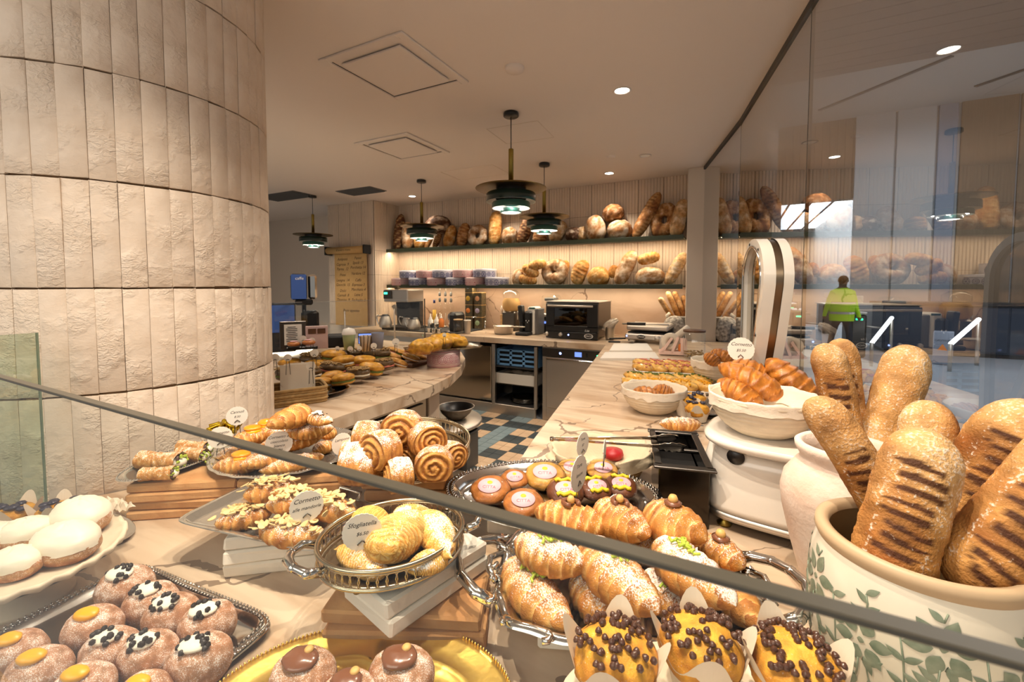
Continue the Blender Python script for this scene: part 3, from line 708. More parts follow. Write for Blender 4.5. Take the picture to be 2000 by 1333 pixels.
def shell(L_, r, seed, sugar=.4, nu=130, nv=32):
    """layered clam-shaped pastry along local X, wide end at -X"""
    rn = random.Random(seed); so = rn.uniform(0, 90); hi = C1(240, 190, 92); lo = C1(198, 126, 40); wh = C1(248, 222, 164)
    def fn(u, v):
        t = u; th = v*2*pi
        env = max(0, 1-(2*t**.8-1)**2)**.5*(1-.12*ss(.5, 1, t))
        if t > .96: env *= (1-t)/.04
        ph = t*19+.6*sin(th*2+so)*(.3+t)+1.1*N(t*3, cos(th)+so, sin(th), 1.0); f = ph % 1.0
        rr = r*env*(1.0-.13*f)*(1+.04*N(t*2+so, cos(th)*2, sin(th)*2, 1.0))
        x = -L_/2+L_*t-.25*L_*(cos(th*1.0)*.25)*t; y = rr*cos(th); z = rr*sin(th)*.72
        if z < -.5*r: z = -.5*r+(z+.5*r)*.2
        c = lerp(lo, hi, 1.15-f*1.0+.3*N(x*60, y*60, z*60+so, 1.0)); c = lerp(c, wh, max(0, .3-f)*1.6)
        s = sugar*1.2*ss(0, .9, sin(th)+.3*cos(th))*(.35+.65*ss(-.2, .4, N(t*2, th, so, .8)))
        return (x, y, z+.5*r), (*c, max(0, min(1, s)))
    m = M(); m.grid(fn, nu, nv, cv=True); return m
# ================================================================== PENDANT LAMPS
def pendant(loc, label):
    t = thing('pendant_lamp', label, 'pendant lamp', (loc[0], loc[1], 0), 0, None)
    M().lathe([(0, H), (.052, H), (.055, H-.008), (.055, H-.028), (.05, H-.032), (0, H-.032)], 28).build('ceiling_cup', MT['black_plastic'], t)
    M().tube([(0, 0, H-.03), (0, 0, 2.48)], .0035, 6).build('cord', MT['black_plastic'], t)
    M().lathe([(0, 2.49), (.017, 2.49), (.0185, 2.485), (.0185, 2.212), (0, 2.212)], 20).build('stem', MT['brass'], t)
    M().lathe([(0, 2.218), (.19, 2.216), (.258, 2.208), (.26, 2.204), (.255, 2.201), (.19, 2.206), (0, 2.206)], 56).build('top_disc', MT['brass_dark'], t)
    M().lathe([(.11, 2.205), (.11, 2.172)], 32).build('neck', MT['black_plastic'], t)
    for k, (r0, z1, z0, mk, ri) in enumerate(((.181, 2.172, 2.108, 'lamp_green', .11), (.14, 2.108, 2.062, 'lamp_teal', .05), (.076, 2.062, 2.03, 'lamp_teal', 0))):
        rg = M().lathe([(ri*.9 if ri else 0, z1), (r0-.008, z1), (r0, z1-.008), (r0, z0)], 48).build('shade_ring', MT[mk], t)
        M().lathe([(r0-.001, z0), (r0-.006, z0), (r0-.012, z0+.02), (max(ri, .0)*1.02, z0+.024)], 48).build('inner_face', MT['lamp_white'], rg)
    M().lathe([(0, 2.034), (.062, 2.034)], 28).build('diffuser', MT['glow_lamp'], t)
    for z, r, e in ((2.078, .10, 2.2), (2.05, .066, 1.4)):
        for a in range(4): light('POINT', 'pendant_bulb', (loc[0]+r*cos(a*pi/2+.6), loc[1]+r*sin(a*pi/2+.6), z), e*.3, (1, .95, .88), .012)
    light('SPOT', 'pendant_bulb', (loc[0], loc[1], 2.026), 16, WARM, .04, spot=130)
pendant((-1.486, 2.851), 'largest looking brass and dark green tiered pendant lamp, nearest of the four')
pendant((-1.787, 4.165), 'tiered green pendant lamp just right of and behind the largest one')
pendant((-3.364, 4.152), 'tiered green pendant lamp in front of the left end of the bread shelf')
pendant((-5.277, 4.153), 'tiered green pendant lamp beside the tiled pillar, over the till')

# ================================================================== BREAD SHELVES
for z, lab in ((2.035, 'long dark green upper shelf lined with loaves'), (1.498, 'long dark green lower shelf with tins and loaves')):
    t = thing('bread_shelf', lab, 'shelf', (-2.65, 5.18, z))
    M().box((0, 0, -.009), (4.24, .28, .018), .002).build('board', MT['shelf_green'], t)
    M().box((0, -.142, -.010), (4.24, .006, .050), .002).build('front_lip', MT['shelf_green'], t)
    M().box((0, -.115, -.023), (4.2, .016, .008), .001).build('light_strip', MT['glow_strip'], t)
UZ, LZ = 2.036, 1.5
def shelf_item(m, px, py, y, name, label, cat, group, zbase=None, rot=(0, 0, 0), tilt=0):
    p = aty(px, py, y); o = m.build(name, MT['bread'], None, p, rot)
    return tag(o, label, cat, group)
SCL = lambda px, y: dep(aty(px, 500, y))/FPX
def stand(m_fn, px, h, w, tilt, z0, name, label, y=5.17, group=None, lean=-.12, cat='bread'):
    """stand a loaf (built along Z) of pixel height h and width w on the shelf at pixel x"""
    s = SCL(px, y); L_ = h*s; r = w*s/2
    o = m_fn(L_, r).build(name, MT['bread'], None, (0, 0, 0), (lean, R(tilt), 0))
    Rm = o.rotation_euler.to_matrix(); zmin = min((Rm @ v.co).z for v in o.data.vertices)
    xs = [(Rm @ v.co).x for v in o.data.vertices]; ymax = max((Rm @ v.co).y for v in o.data.vertices)
    o.location = (aty(px, 500, y).x-(max(xs)+min(xs))/2, min(y, 5.312-ymax), z0-zmin)
    return tag(o, label, cat, group)
GU, GL = 'loaves on the upper bread shelf', 'loaves on the lower bread shelf'
LF = lambda seed, kind, **k: (lambda L_, r: loaf(L_, r, seed, kind, **k))
BL = lambda seed, kind, **k: (lambda L_, r: boule(r, L_, seed, kind, **k))
UP = [  # px, pixel height, pixel width, tilt, builder, label
    (780, 72, 21, 4, LF(1, 'dark', slash=1.2), 'dark slashed long loaf standing at the far left of the upper shelf'),
    (797, 56, 25, -4, LF(2, 'white'), 'floury white loaf second from the left, partly behind the left pendant lamp'),
    (820, 30, 24, 0, BL(4, 'gold'), 'cracked golden round loaf low behind the left pendant lamp'),
    (838, 30, 11, 28, LF(5, 'brown', slash=1), 'short small baguette end leaning beside the left lamp'),
    (854, 36, 13, 22, LF(6, 'brown', slash=1), 'small slashed brown baguette leaning under the big dark round loaf'),
    (879, 46, 24, 14, LF(8, 'gold'), 'smooth golden loaf leaning right, just right of the left lamp'),
    (905, 49, 24, 12, LF(9, 'brown', slash=.6), 'brown split loaf leaning right, left of the ring loaf'),
    (967, 68, 26, 2, LF(11, 'gold', slash=.8, taper=1.2), 'tallest upright golden loaf half way along the upper shelf'),
    (995, 38, 33, 12, BL(12, 'white', crack=9), 'oval loaf with floury crazed crust right of the tall upright loaf'),
    (1026, 60, 26, 20, LF(13, 'dark', slash=1.4), 'dark ribbed loaf leaning between the two right-hand lamps'),
    (1054, 26, 28, 0, LF(14, 'brown', slash=1), 'brown loaf low behind the second right-hand lamp'),
    (1089, 46, 30, 24, LF(15, 'pale'), 'pale smooth loaf leaning right, peeking from behind the second lamp'),
    (1138, 30, 26, 15, LF(17, 'pale'), 'pale loaf tucked behind the split dark rye loaf'),
    (1121, 33, 34, 0, BL(16, 'dark', crack=3), 'split dark rye loaf with a floury patch'),
    (1163, 56, 42, -5, BL(18, 'white', crack=4), 'large floury loaf under the round seeded one'),
    (1210, 42, 49, 0, BL(20, 'white', crack=4), 'broad floury round loaf with a cross split, left of the long baguette'),
    (1262, 100, 26, 27, LF(21, 'brown', slash=.7), 'longest baguette on the upper shelf, leaning right'),
    (1326, 76, 28, 12, LF(23, 'pale', taper=1), 'flour-topped long loaf at the right end of the upper shelf'),
]
for px, h, w, tl, fn, lab in UP: stand(fn, px, h, w, tl, UZ, 'bread_loaf', lab, group=GU)
def ring_at(px, d, r, tl, z0, seed, kind, lab, sq=1.0, y=5.19, g=GU):
    s = SCL(px, y); o = ringbread((d/2-r)*s, r*s, seed, kind, squash=sq).build('ring_loaf', MT['bread'], None, (0, 0, 0), (-.16, R(tl), 0))
    Rm = o.rotation_euler.to_matrix(); zz = [(Rm @ v.co) for v in o.data.vertices]
    o.location = (aty(px, 500, y).x, min(y, 5.312-max(v.y for v in zz)), z0-min(v.z for v in zz)); return tag(o, lab, 'bread', g)
ring_at(933, 44, 8.5, 10, UZ, 31, 'white', 'floury ring loaf on the upper shelf, left of the tall upright loaf')
ring_at(1296, 52, 10.5, 15, UZ, 32, 'brown', 'tall narrow brown ring loaf near the right end of the upper shelf', 1.36, 5.21)
stand(BL(3, 'brown', crack=2), 820, 27, 26, 0, UZ+.17, 'bread_loaf', 'round brown loaf on top, behind the stem of the left lamp', 5.2, GU)
stand(BL(7, 'dark', crack=7), 860, 36, 50, -12, UZ+.20, 'bread_loaf', 'big dark crusty loaf with white flour cracks, on top near the left lamp', 5.16, GU)
stand(BL(19, 'brown', crack=10), 1197, 36, 42, -8, UZ+.22, 'bread_loaf', 'dark seeded round loaf resting on top of two floury loaves', 5.18, GU)
LO = [(1012, 36, 25, 4, BL(41, 'white', crack=2), 'floury upright roll behind the three small golden rolls'),
    (1133, 52, 30, 20, LF(44, 'gold', slash=.8, bend=.2), 'twisted golden loaf right of the ring on the lower shelf'),
    (1169, 40, 44, 0, BL(45, 'gold', crack=4), 'scored golden round loaf in the middle of the lower shelf'),
    (1223, 74, 30, 24, LF(47, 'white', rough=.08), 'whitest floury long loaf leaning right on the lower shelf'),
    (1269, 40, 58, 0, BL(49, 'white', crack=5, dep_=.8), 'widest floury round loaf on the lower shelf, under a small loaf'),
    (1320, 72, 24, 27, LF(50, 'pale', slash=.5), 'pale twisted stick loaf at the right end of the lower shelf')]
for px, h, w, tl, fn, lab in LO: stand(fn, px, h, w, tl, LZ, 'bread_loaf', lab, group=GL)
ring_at(1084, 55, 13.5, 0, LZ, 42, 'white', 'thick floury ring loaf on the lower shelf', .95, g=GL)
stand(LF(43, 'gold'), 1103, 28, 18, 8, LZ+.14, 'bread_roll', 'small smooth roll peeking up behind the thick ring loaf', 5.24, GL)
stand(LF(46, 'gold'), 1198, 26, 18, 18, LZ+.09, 'bread_roll', 'small torn golden roll wedged left of the whitest long loaf', 5.2, GL)
stand(LF(48, 'gold', slash=1), 1267, 43, 23, 78, LZ+.235, 'bread_loaf', 'small golden loaf lying on top of the widest floury round loaf', 5.17, GL)
for px, dz, tl, lab in ((1031, 0, 100, 'lowest of the three small golden split rolls'), (1036, .10, 118, 'middle one of the three small golden split rolls'), (1049, .19, 78, 'topmost of the three small golden split rolls')):
    stand(LF(60+px % 7, 'gold', slash=.9), px, 38, 20, tl, LZ+dz, 'bread_roll', lab, 5.12, GL)
# ---- cake tins
def tin(px0, px1, z0, kind, lab, y=5.17):
    p0, p1 = aty(px0, 540, y), aty(px1, 540, y); r = (p1.x-p0.x)/2*.99; x = (p0.x+p1.x)/2; h = .112
    t = thing('cake_tin', lab, 'tin', (x, y, z0), 0, 'stacked cake tins on the lower shelf')
    bd = M().lathe([(0, 0), (r-.004, 0), (r, .004), (r, h-.03)], 40).build('body', MT['tin_white' if kind == 'b' else 'pink_tin'], t)
    M().lathe([(r+.002, h-.03), (r+.003, h-.006), (r-.002, h), (0, h)], 40).build('lid', MT['tin_white' if kind == 'b' else 'pink_tin'], t)
    ink = MT['blue_tin'] if kind == 'b' else MT['tin_red']; m = M()
    def ribbon(a, z, rad, wd, n=20):
        V = []; F = []
        for i in range(n):
            q = 2*pi*i/n
            for k in (rad, rad-wd): V.append((a+k*cos(q)/r, z+k*sin(q)))
        P = [((r+.0012)*cos(u), (r+.0012)*sin(u), v) for u, v in V]
        m.add(P, [(2*i, 2*((i+1) % n), 2*((i+1) % n)+1, 2*i+1) for i in range(n)], True)
    zc = (h-.03)/2; w_ = .0045 if kind == 'b' else .0014
    for k in range(7):
        a = -pi/2-1.35+.45*k
        if k % 2 == 0:
            ribbon(a, zc, .036, w_); ribbon(a, zc, .024, w_); ribbon(a, zc, .010, .010)
            for q in range(6): ribbon(a+.016*cos(q*pi/3)/r*1.9, zc+.0165*sin(q*pi/3)*1.9*.9, .006, w_*.8, 10)
        else:
            ribbon(a, zc, .028, w_*1.3); ribbon(a, zc, .017, w_); ribbon(a, zc, .007, .007)
    for z in (.004, h-.034):
        V = [((r+.0013)*cos(-pi/2+1.5*(i/15-1)), (r+.0013)*sin(-pi/2+1.5*(i/15-1)), z+dz) for i in range(31) for dz in (0, .004)]
        m.add(V, [(2*i, 2*i+2, 2*i+3, 2*i+1) for i in range(30)], True)
    stuff(m.build('painted_pattern', ink, t))
LOWT = (770, 803, 838, 874, 911, 950, 993); UPT = (785, 817, 849, 888, 927, 968)
od = ('first', 'second', 'third', 'fourth', 'fifth', 'sixth')
for i in range(6): tin(LOWT[i], LOWT[i+1]-1, LZ, 'pb'[i % 2], '%s cake tin, %s from the left in the bottom row' % (('plain pink', 'blue patterned')[i % 2], od[i]))
for i in range(5): tin(UPT[i], UPT[i+1]-1, LZ+.113, 'bp'[i % 2], '%s cake tin, %s from the left in the top row' % (('blue patterned', 'plain pink')[i % 2], od[i]))

# ================================================================== MENU ROLL
t = thing('menu_roll', 'brown paper menu roll hung on a dark bracket on the fluted pillar', 'menu', (-5.25, 4.772, 0))
p0, p1 = aty(642, 480, 4.70).x+5.25, aty(714, 480, 4.70).x+5.25
M().tube([(p0, -.09, 2.03), (p1, -.09, 2.03)], .052, 20).build('paper_roll', MT['kraft'], t)
for x in (p0-.01, p1+.02): M().box((x, -.07, 2.03), (.03, .14, .13), .006).build('bracket', MT['black_matte'], t)
pw = p1-p0-.10; pc = (p0+p1)/2+.03
sh = M().box((pc, -.035, 1.45), (pw, .002, 1.12)).build('paper_sheet', MT['kraft'], t)
for s_, z, x in (('Antipasti', 1.90, -.13), ('Caprese  9', 1.82, -.13), ('Parma  12', 1.75, -.13), ('Primi', 1.66, -.13), ('Lasagna  14', 1.58, -.13), ('Gnocchi  15', 1.51, -.13), ('Dolci', 1.42, -.13), ('Cannoli  8', 1.35, -.13), ('Tiramisu  9', 1.28, -.13),
        ('Panini', 1.91, .12), ('Speck 13', 1.84, .12), ('Porchetta 14', 1.77, .12), ('Verdure 12', 1.68, .12), ('Caffe', 1.58, .12), ('Espresso 3', 1.51, .12), ('Macchiato 4', 1.44, .12), ('Latte 5', 1.36, .12), ('Te freddo 5', 1.28, .12), ('Buon appetito', 1.12, 0)):
    text(s_, .060, MT['ink_brown'], sh, (pc+x*pw/.52, -.0365, z), (pi/2, 0, 0), shear=.3)
text('il nostro menu', .05, MT['ink_brown'], t, ((p0+p1)/2, -.1425, 2.03), (pi/2, 0, 0), shear=.3)

# ================================================================== BACK COUNTER
CT = .9
def on(px, py, z=CT): return at(px, py, z)
# convection oven
p = on(1068, 660); q = on(1171, 665); ow = q.x-p.x
t = thing('countertop_oven', 'black convection oven with glass door on the back counter', 'oven', ((p.x+q.x)/2, p.y+.26, CT))
oh = .405
M().box((0, 0, .02+oh/2), (ow, .52, oh-.02), .008).build('body', MT['steel_dark'], t)
M().box((0, 0, oh+.012), (ow+.012, .54, .012), .004).build('top_panel', MT['steel'], t)
d = M(); fr = -.262
for c_, s_ in (((0, fr-.012, .373), (ow, .03, .05)), ((0, fr-.012, .118), (ow, .03, .065)), ((-ow/2+.05, fr-.012, .245), (.10, .03, .22)), ((ow/2-.06, fr-.012, .245), (.12, .03, .22))): d.box(c_, s_, .004)
dr = d.build('door', MT['black_plastic'], t)
M().box((-.005, fr-.014, .248), (ow-.20, .006, .215)).build('window_pane', MT['glass_dark'], dr)
M().tube([(-ow/2+.03, fr-.05, .372), (ow/2-.05, fr-.05, .372)], .011, 10).build('handle', MT['steel'], dr)
M().box((0, fr-.012, .045), (ow, .03, .075), .004).build('control_panel', MT['black_plastic'], t)
for x in (-.31, -.13): M().lathe([(0, .022), (.02, .022), (.024, 0)], 20).build('knob', MT['steel'], t, (x*ow/.62*.95, fr-.027, .05), (pi/2, 0, 0))
M().lathe([(0, .004), (.008, .003), (.009, 0)], 12).build('indicator_light', MT['led_blue'], t, (-.03, fr-.028, .05), (pi/2, 0, 0))
rg = M().lathe([(.042, 0), (.046, .002), (.05, 0)], 28, sy=.55).build('badge', MT['lamp_white'], t, (ow/2-.10, fr-.028, .045), (pi/2, 0, 0))
text('UNOX', .026, MT['lamp_white'], t, (ow/2-.10, fr-.0285, .045), (pi/2, 0, 0)); text('Lisa', .034, MT['lamp_white'], t, (ow/2-.12, fr-.0285, .105), (pi/2, 0, 0), shear=.35)
mi = M().box((0, .02, .25), (ow-.24, .36, .004)); mi.build('rack', MT['steel'], t)
# sugar: cups with paper
for k, (px, py, lab) in enumerate(((1191, 664, 'steel beaker holding crumpled paper bags right of the oven'),)):
    p = on(px, py); t = thing('steel_beaker', lab, 'beaker', p)
    M().lathe([(0, .002), (.042, .002), (.046, .01), (.056, .14), (.058, .142), (.053, .138), (.045, .02)], 28).build('cup', MT['steel'], t)
    rn = random.Random(5)
    def crumple(u, v, so=3):
        th = v*2*pi; ph = (u-.5)*pi; k_ = 1+.35*N(cos(th)*2+so, sin(th)*2, ph*2, 1.3)
        return (.09*cos(ph)*cos(th)*k_, .055*cos(ph)*sin(th)*k_, .17+.05*sin(ph)*k_+.05*cos(th)*cos(ph))
    M().grid(crumple, 12, 18, cv=True, smooth=False).build('paper', MT['paper'], t)
# panini press
p = on(1268, 672); pr = thing('panini_press', 'brushed steel panini press with black handle, right of the oven', 'panini press', (p.x-.02, p.y+.17, CT), R(-4))
M().box((0, 0, .065), (.44, .36, .07), .015).build('base', MT['steel'], pr)
M().box((0, .02, .108), (.40, .32, .012), .004).build('lower_plate', MT['black_matte'], pr)
M().box((0, 0, .165), (.42, .32, .05), .012, rot=Matrix.Rotation(R(3), 3, 'X')).build('lid', MT['steel'], pr)
M().box((0, .02, .132), (.38, .28, .014), .004).build('upper_plate', MT['black_matte'], pr)
for s in (-1, 1): M().box((s*.19, .17, .12), (.03, .04, .16), .008).build('hinge', MT['steel_dark'], pr)
M().tube([(-.19, -.20, .20), (.0, -.20, .205)], .016, 12).build('grip', MT['black_plastic'], pr)
M().tube([(-.24, -.20, .198), (.23, -.20, .207)], .008, 10).build('handle_bar', MT['steel'], pr)
M().lathe([(0, .035), (.026, .034), (.03, 0)], 20).build('knob', MT['steel'], pr, (.12, -.18, .06), (pi/2, 0, 0))
M().lathe([(0, .004), (.007, .003), (.008, 0)], 12).build('indicator_light', MT['led_blue'], pr, (-.20, -.182, .07), (pi/2, 0, 0))
M().lathe([(0, .003), (.042, .003), (.044, 0)], 24, sy=.5).build('badge', MT['black_plastic'], pr, (-.05, -.181, .068), (pi/2, 0, 0)); text('UNOX', .024, MT['lamp_white'], pr, (-.05, -.1845, .068), (pi/2, 0, 0))
for sx in (-1, 1):
    for s2 in (-1, 1): M().lathe([(0, 0), (.018, 0), (.015, .032), (0, .032)], 12).build('foot', MT['black_matte'], pr, (sx*.18, s2*.14, 0))
# juicer / slush style machines
p = on(1019, 656); t = thing('capsule_coffee_machine', 'narrow black coffee machine with a raised lever, left of the oven', 'coffee machine', (p.x, p.y+.13, CT))
M().box((0, 0, .02), (.17, .30, .04), .01).build('drip_tray', MT['black_matte'], t)
M().box((.035, .05, .16), (.10, .20, .26), .02).build('body', MT['black_plastic'], t)
M().box((-.055, -.02, .25), (.055, .10, .22), .02, rot=Matrix.Rotation(R(-6), 3, 'Y')).build('lever_head', MT['black_plastic'], t)
M().box((-.05, .02, .10), (.05, .16, .14), .02).build('column', MT['black_plastic'], t)
M().tube([(-.095, -.04, .18), (-.10, -.04, .26), (-.08, -.04, .30)], .009, 8).build('chrome_side', MT['silver'], t)
for k in range(3): M().box((.02+.018*k, -.053, .175-.02*(k % 2)), (.008, .004, .014)).build('button', MT['lamp_white'], t)
p = on(1018, 642); t = thing('coffee_hopper', 'tall machine with tan hopper and clear lid standing behind the lever coffee machine', 'grinder', (p.x+.0, 5.14, CT))
M().box((0, 0, .13), (.20, .18, .26), .02).build('body', MT['steel_dark'], t)
M().lathe([(.085, .26), (.12, .30), (.125, .38), (.10, .43)], 8).build('hopper', MT['kraft'], t)
M().lathe([(.10, .43), (.115, .445), (.115, .50), (.06, .54), (0, .545)], 20).build('clear_lid', MT['glass_clear'], t)
p = on(1040, 655); t = thing('water_dispenser', 'slim cream and steel machine with green label beside the oven', 'dispenser', (p.x-.03, p.y+.12, CT))
M().box((0, 0, .17), (.09, .22, .34), .015).build('body', MT['white_plastic'], t)
M().box((.06, .02, .16), (.05, .20, .32), .01).build('side_panel', MT['grey_plastic'], t); M().box((.02, -.112, .325), (.08, .006, .02)).build('green_label', MT['lamp_teal'], t)
p = on(1066, 652); t = thing('enclosed_blender', 'blender with clear sound cover and blue display left of the oven', 'blender', (p.x, p.y+.18, CT))
M().box((0, 0, .10), (.21, .26, .20), .02).build('base', MT['black_plastic'], t)
M().box((0, -.133, .125), (.17, .006, .07), .002).build('control_panel', MT['steel_dark'], t); M().box((-.01, -.138, .135), (.08, .004, .026)).build('display', MT['screen_blue'], t)
M().box((0, 0, .34), (.20, .24, .28), .03).build('sound_cover', MT['glass_clear'], t)
M().lathe([(0, .21), (.05, .21), (.075, .42), (.07, .42), (.045, .22)], 12).build('jug', MT['glass_clear'], t); M().box((0, 0, .425), (.14, .15, .04), .015).build('jug_lid', MT['grey_plastic'], t)
M().box((0, -.01, .225), (.215, .25, .045), .01).build('collar', MT['steel'], t)
# knife block
p = on(986, 645); t = thing('utensil_block', 'plain pale wooden block holding steel utensils beside the sink', 'utensil holder', (p.x, p.y, CT))
M().box((0, 0, .105), (.105, .09, .21), .006).build('block', MT['wood_pale'], t)
for k in range(6): x = -.04+.016*k; M().tube([(x, .01*(-1)**k, .2), (x*1.5-.012+.01*sin(k*3), .01*(-1)**k, .30+.03*sin(k*2.1))], .0045, 6).build('utensil', MT['steel'], t)
# pan
p = on(976, 654); t = thing('saucepan', 'shallow steel saucepan with a straight handle on the back counter', 'pan', (p.x, p.y+.10, CT))
M().lathe([(0, .004), (.105, .004), (.118, .016), (.122, .095), (.128, .099), (.118, .096), (.112, .02), (0, .012)], 40).build('pan', MT['steel'], t)
M().tube([(.12, -.02, .088), (.19, -.04, .10), (.33, -.08, .105)], .008, 8).build('handle', MT['steel'], t); M().tube([(-.124, 0, .085), (-.15, 0, .10), (-.124, .0, .07)], .006, 6).build('loop', MT['steel'], t)
# tap
p = on(963, 640); t = thing('tap', 'small chrome tap with a curved spout behind the saucepan', 'tap', (p.x, 5.16, CT))
M().lathe([(0, 0), (.025, 0), (.022, .02), (.018, .11), (0, .12)], 16).build('body', MT['silver'], t)
M().tube([(0, 0, .09), (-.05, -.05, .15), (-.10, -.10, .17), (-.13, -.13, .155)], .010, 8).build('spout', MT['silver'], t); M().tube([(0, 0, .12), (.005, 0, .19)], .005, 6).build('lever', MT['silver'], t)
# tea boxes
zz = .168
for k, (px, lv, dk, lab) in enumerate(((913, 4, 'dot_grey', 'black patterned tea box with a grey disc, topmost of all'), (913, 3, 'dot_yellow', 'black patterned tea box with a yellow disc'), (913, 2, 'dot_orange', 'black patterned tea box with an orange disc'), (913, 1, 'dot_lilac', 'black patterned tea box at the bottom of the left stack, behind the jar'),
        (931, 3, 'dot_peach', 'black patterned tea box with a peach disc, top of the right stack'), (931, 2, 'dot_lilac', 'black patterned tea box with a lilac disc'), (931, 1, 'dot_green', 'black patterned tea box with a pale green disc'))):
    p = on(px, 645); y = 5.13; w_ = .118; x = aty(px, 600, y-.06).x
    t = thing('tea_box', lab, 'tea box', (x+.02, y, CT+(lv-1)*zz-.0), 0, 'stacked tea boxes')
    M().box((0, 0, zz/2-.004), (w_, w_, zz-.010), .002).build('carton', MT['pattern_black'], t)
    M().box((0, 0, zz-.0045), (w_+.003, w_+.003, .009), .001).build('lid', MT['kraft'], t)
    M().lathe([(0, .001), (.034, .001), (.035, 0)], 24).build('disc', MT[dk], t, (-.012, -w_/2-.0004, .085), (pi/2, 0, 0))
# jars, shaker, pod machine, bottles, cups
def jarw(px, py, r, h, lab, name='glass_jar', wood=True, fill=None):
    p = on(px, py); t = thing(name, lab, 'jar', p)
    M().lathe([(0, .003), (r*.95, .003), (r, .01), (r, h*.86), (r*.9, h*.9), (r*.9, h*.93)], 28).build('glass', MT['glass_clear'], t)
    M().lathe([(0, h*.93), (r*1.02, h*.93), (r*1.02, h), (0, h)], 28).build('lid', MT['wood_pale' if wood == 1 else 'wood'], t)
    return t
jarw(895, 654, .055, .19, 'clear glass jar with a flat pale wooden lid in front of the tea boxes')
p = on(913, 652); t = tag(M().lathe([(0, .002), (.036, .002), (.037, .01), (.044, .16), (.046, .17), (.042, .165), (.035, .01)], 28).build('cocktail_shaker', MT['steel'], None, p), 'tall fluted steel tumbler between the jar and the tea boxes', 'tumbler')
p = on(878, 651); t = thing('pod_machine', 'rounded black pod coffee machine with chrome dial', 'coffee machine', (p.x, p.y+.12, CT))
M().box((.02, .02, .125), (.11, .24, .25), .04).build('body', MT['black_plastic'], t)
M().tube([(-.02, -.05, .20), (.02, .12, .20)], .06, 20).build('head', MT['black_plastic'], t)
M().lathe([(.03, 0), (.045, .004), (.05, 0)], 24).build('dial', MT['silver'], t, (-.025, -.07, .2), (pi/2, 0, -.2))
M().lathe([(0, 0), (.08, 0), (.08, .02), (0, .022)], 24).build('drip_tray', MT['steel_dark'], t, (-.03, -.06, 0)); M().lathe([(0, 0), (.025, 0), (.03, .05), (.027, .05), (.02, .004)], 16).build('spout', MT['steel'], t, (-.03, -.05, .07))
def squeeze(px, py, mk, lab):
    p = on(px, py); t = thing('squeeze_bottle', lab, 'bottle', p)
    M().lathe([(0, 0), (.036, 0), (.038, .005), (.038, .11), (.02, .13), (.018, .14)], 20).build('body', MT[mk], t); M().lathe([(.02, .14), (.018, .15), (.008, .16), (.004, .20), (0, .2)], 14).build('nozzle', MT['white_plastic'], t)
squeeze(841, 641, 'white_plastic', 'white squeeze bottle, left one of the pair by the pod machine'); squeeze(853, 641, 'white_plastic', 'white squeeze bottle, right one of the pair by the pod machine'); squeeze(862, 641, 'dot_orange', 'orange sauce squeeze bottle half hidden by the pod machine')
for k, (px, lab) in enumerate(((859, 'clear syrup bottle on an upside down dispenser, left'), (870, 'clear syrup bottle on an upside down dispenser, middle'), (881, 'clear syrup bottle on an upside down dispenser, right'))):
    x = aty(px, 600, 5.15).x; t = thing('syrup_dispenser', lab, 'dispenser', (x, 5.15, CT), 0, 'syrup bottles hanging from the shelf')
    M().lathe([(0, .19), (.035, .19), (.038, .20), (.038, .30), (.018, .345), (.014, .36)], 20).build('bottle', MT['glass_clear'], t)
    for z in (.36, .445): M().lathe([(.0, z), (.013, z), (.018, z+.012), (.018, z+.045), (.008, z+.065), (0, z+.065)], 16).build('valve', MT['grey_plastic'], t); 
    M().tube([(0, 0, .0), (0, 0, .2)], .005, 6).build('rod', MT['steel'], t); M().tube([(0, .01, .5), (0, .01, .575)], .0035, 6).build('hanger', MT['steel'], t); M().lathe([(0, 0), (.03, 0), (.028, .012), (0, .014)], 16).build('foot', MT['steel'], t)
p = aty(847, 640, 5.15); t = thing('oil_bottle', 'slim amber bottle with blue cap behind the squeeze bottles', 'bottle', (p.x, 5.17, CT))
M().lathe([(0, 0), (.03, 0), (.031, .01), (.031, .25), (.014, .30), (.013, .34)], 18).build('bottle', MT['glass_clear'], t); M().lathe([(0, .003), (.027, .003), (.027, .24), (0, .24)], 16).build('oil', MT['dot_yellow'], t); M().lathe([(.0, .34), (.016, .34), (.016, .39), (0, .39)], 14).build('cap', MT['blue_tin'], t)
cm = M().lathe([(0, .002), (.026, .002), (.030, .055), (.032, .058), (.028, .054), (.024, .008)], 18)
for k, (px, py, z, lab) in enumerate(((839, 650, 0, 'small steel cup, left of the little cup cluster by the pod machine'), (848, 652, 0, 'small steel cup, front middle of the little cup cluster'), (857, 652, 0, 'small steel cup, front right of the little cup cluster'), (844, 649, .058, 'small steel cup stacked on top at the left of the cluster'), (853, 651, .058, 'small steel cup stacked on top at the right of the cluster'))):
    p = on(px, py); tag(cm.build('steel_cup', MT['silver'], None, (p.x, p.y, CT+z)), lab, 'cup', 'small steel cups by the pod machine')
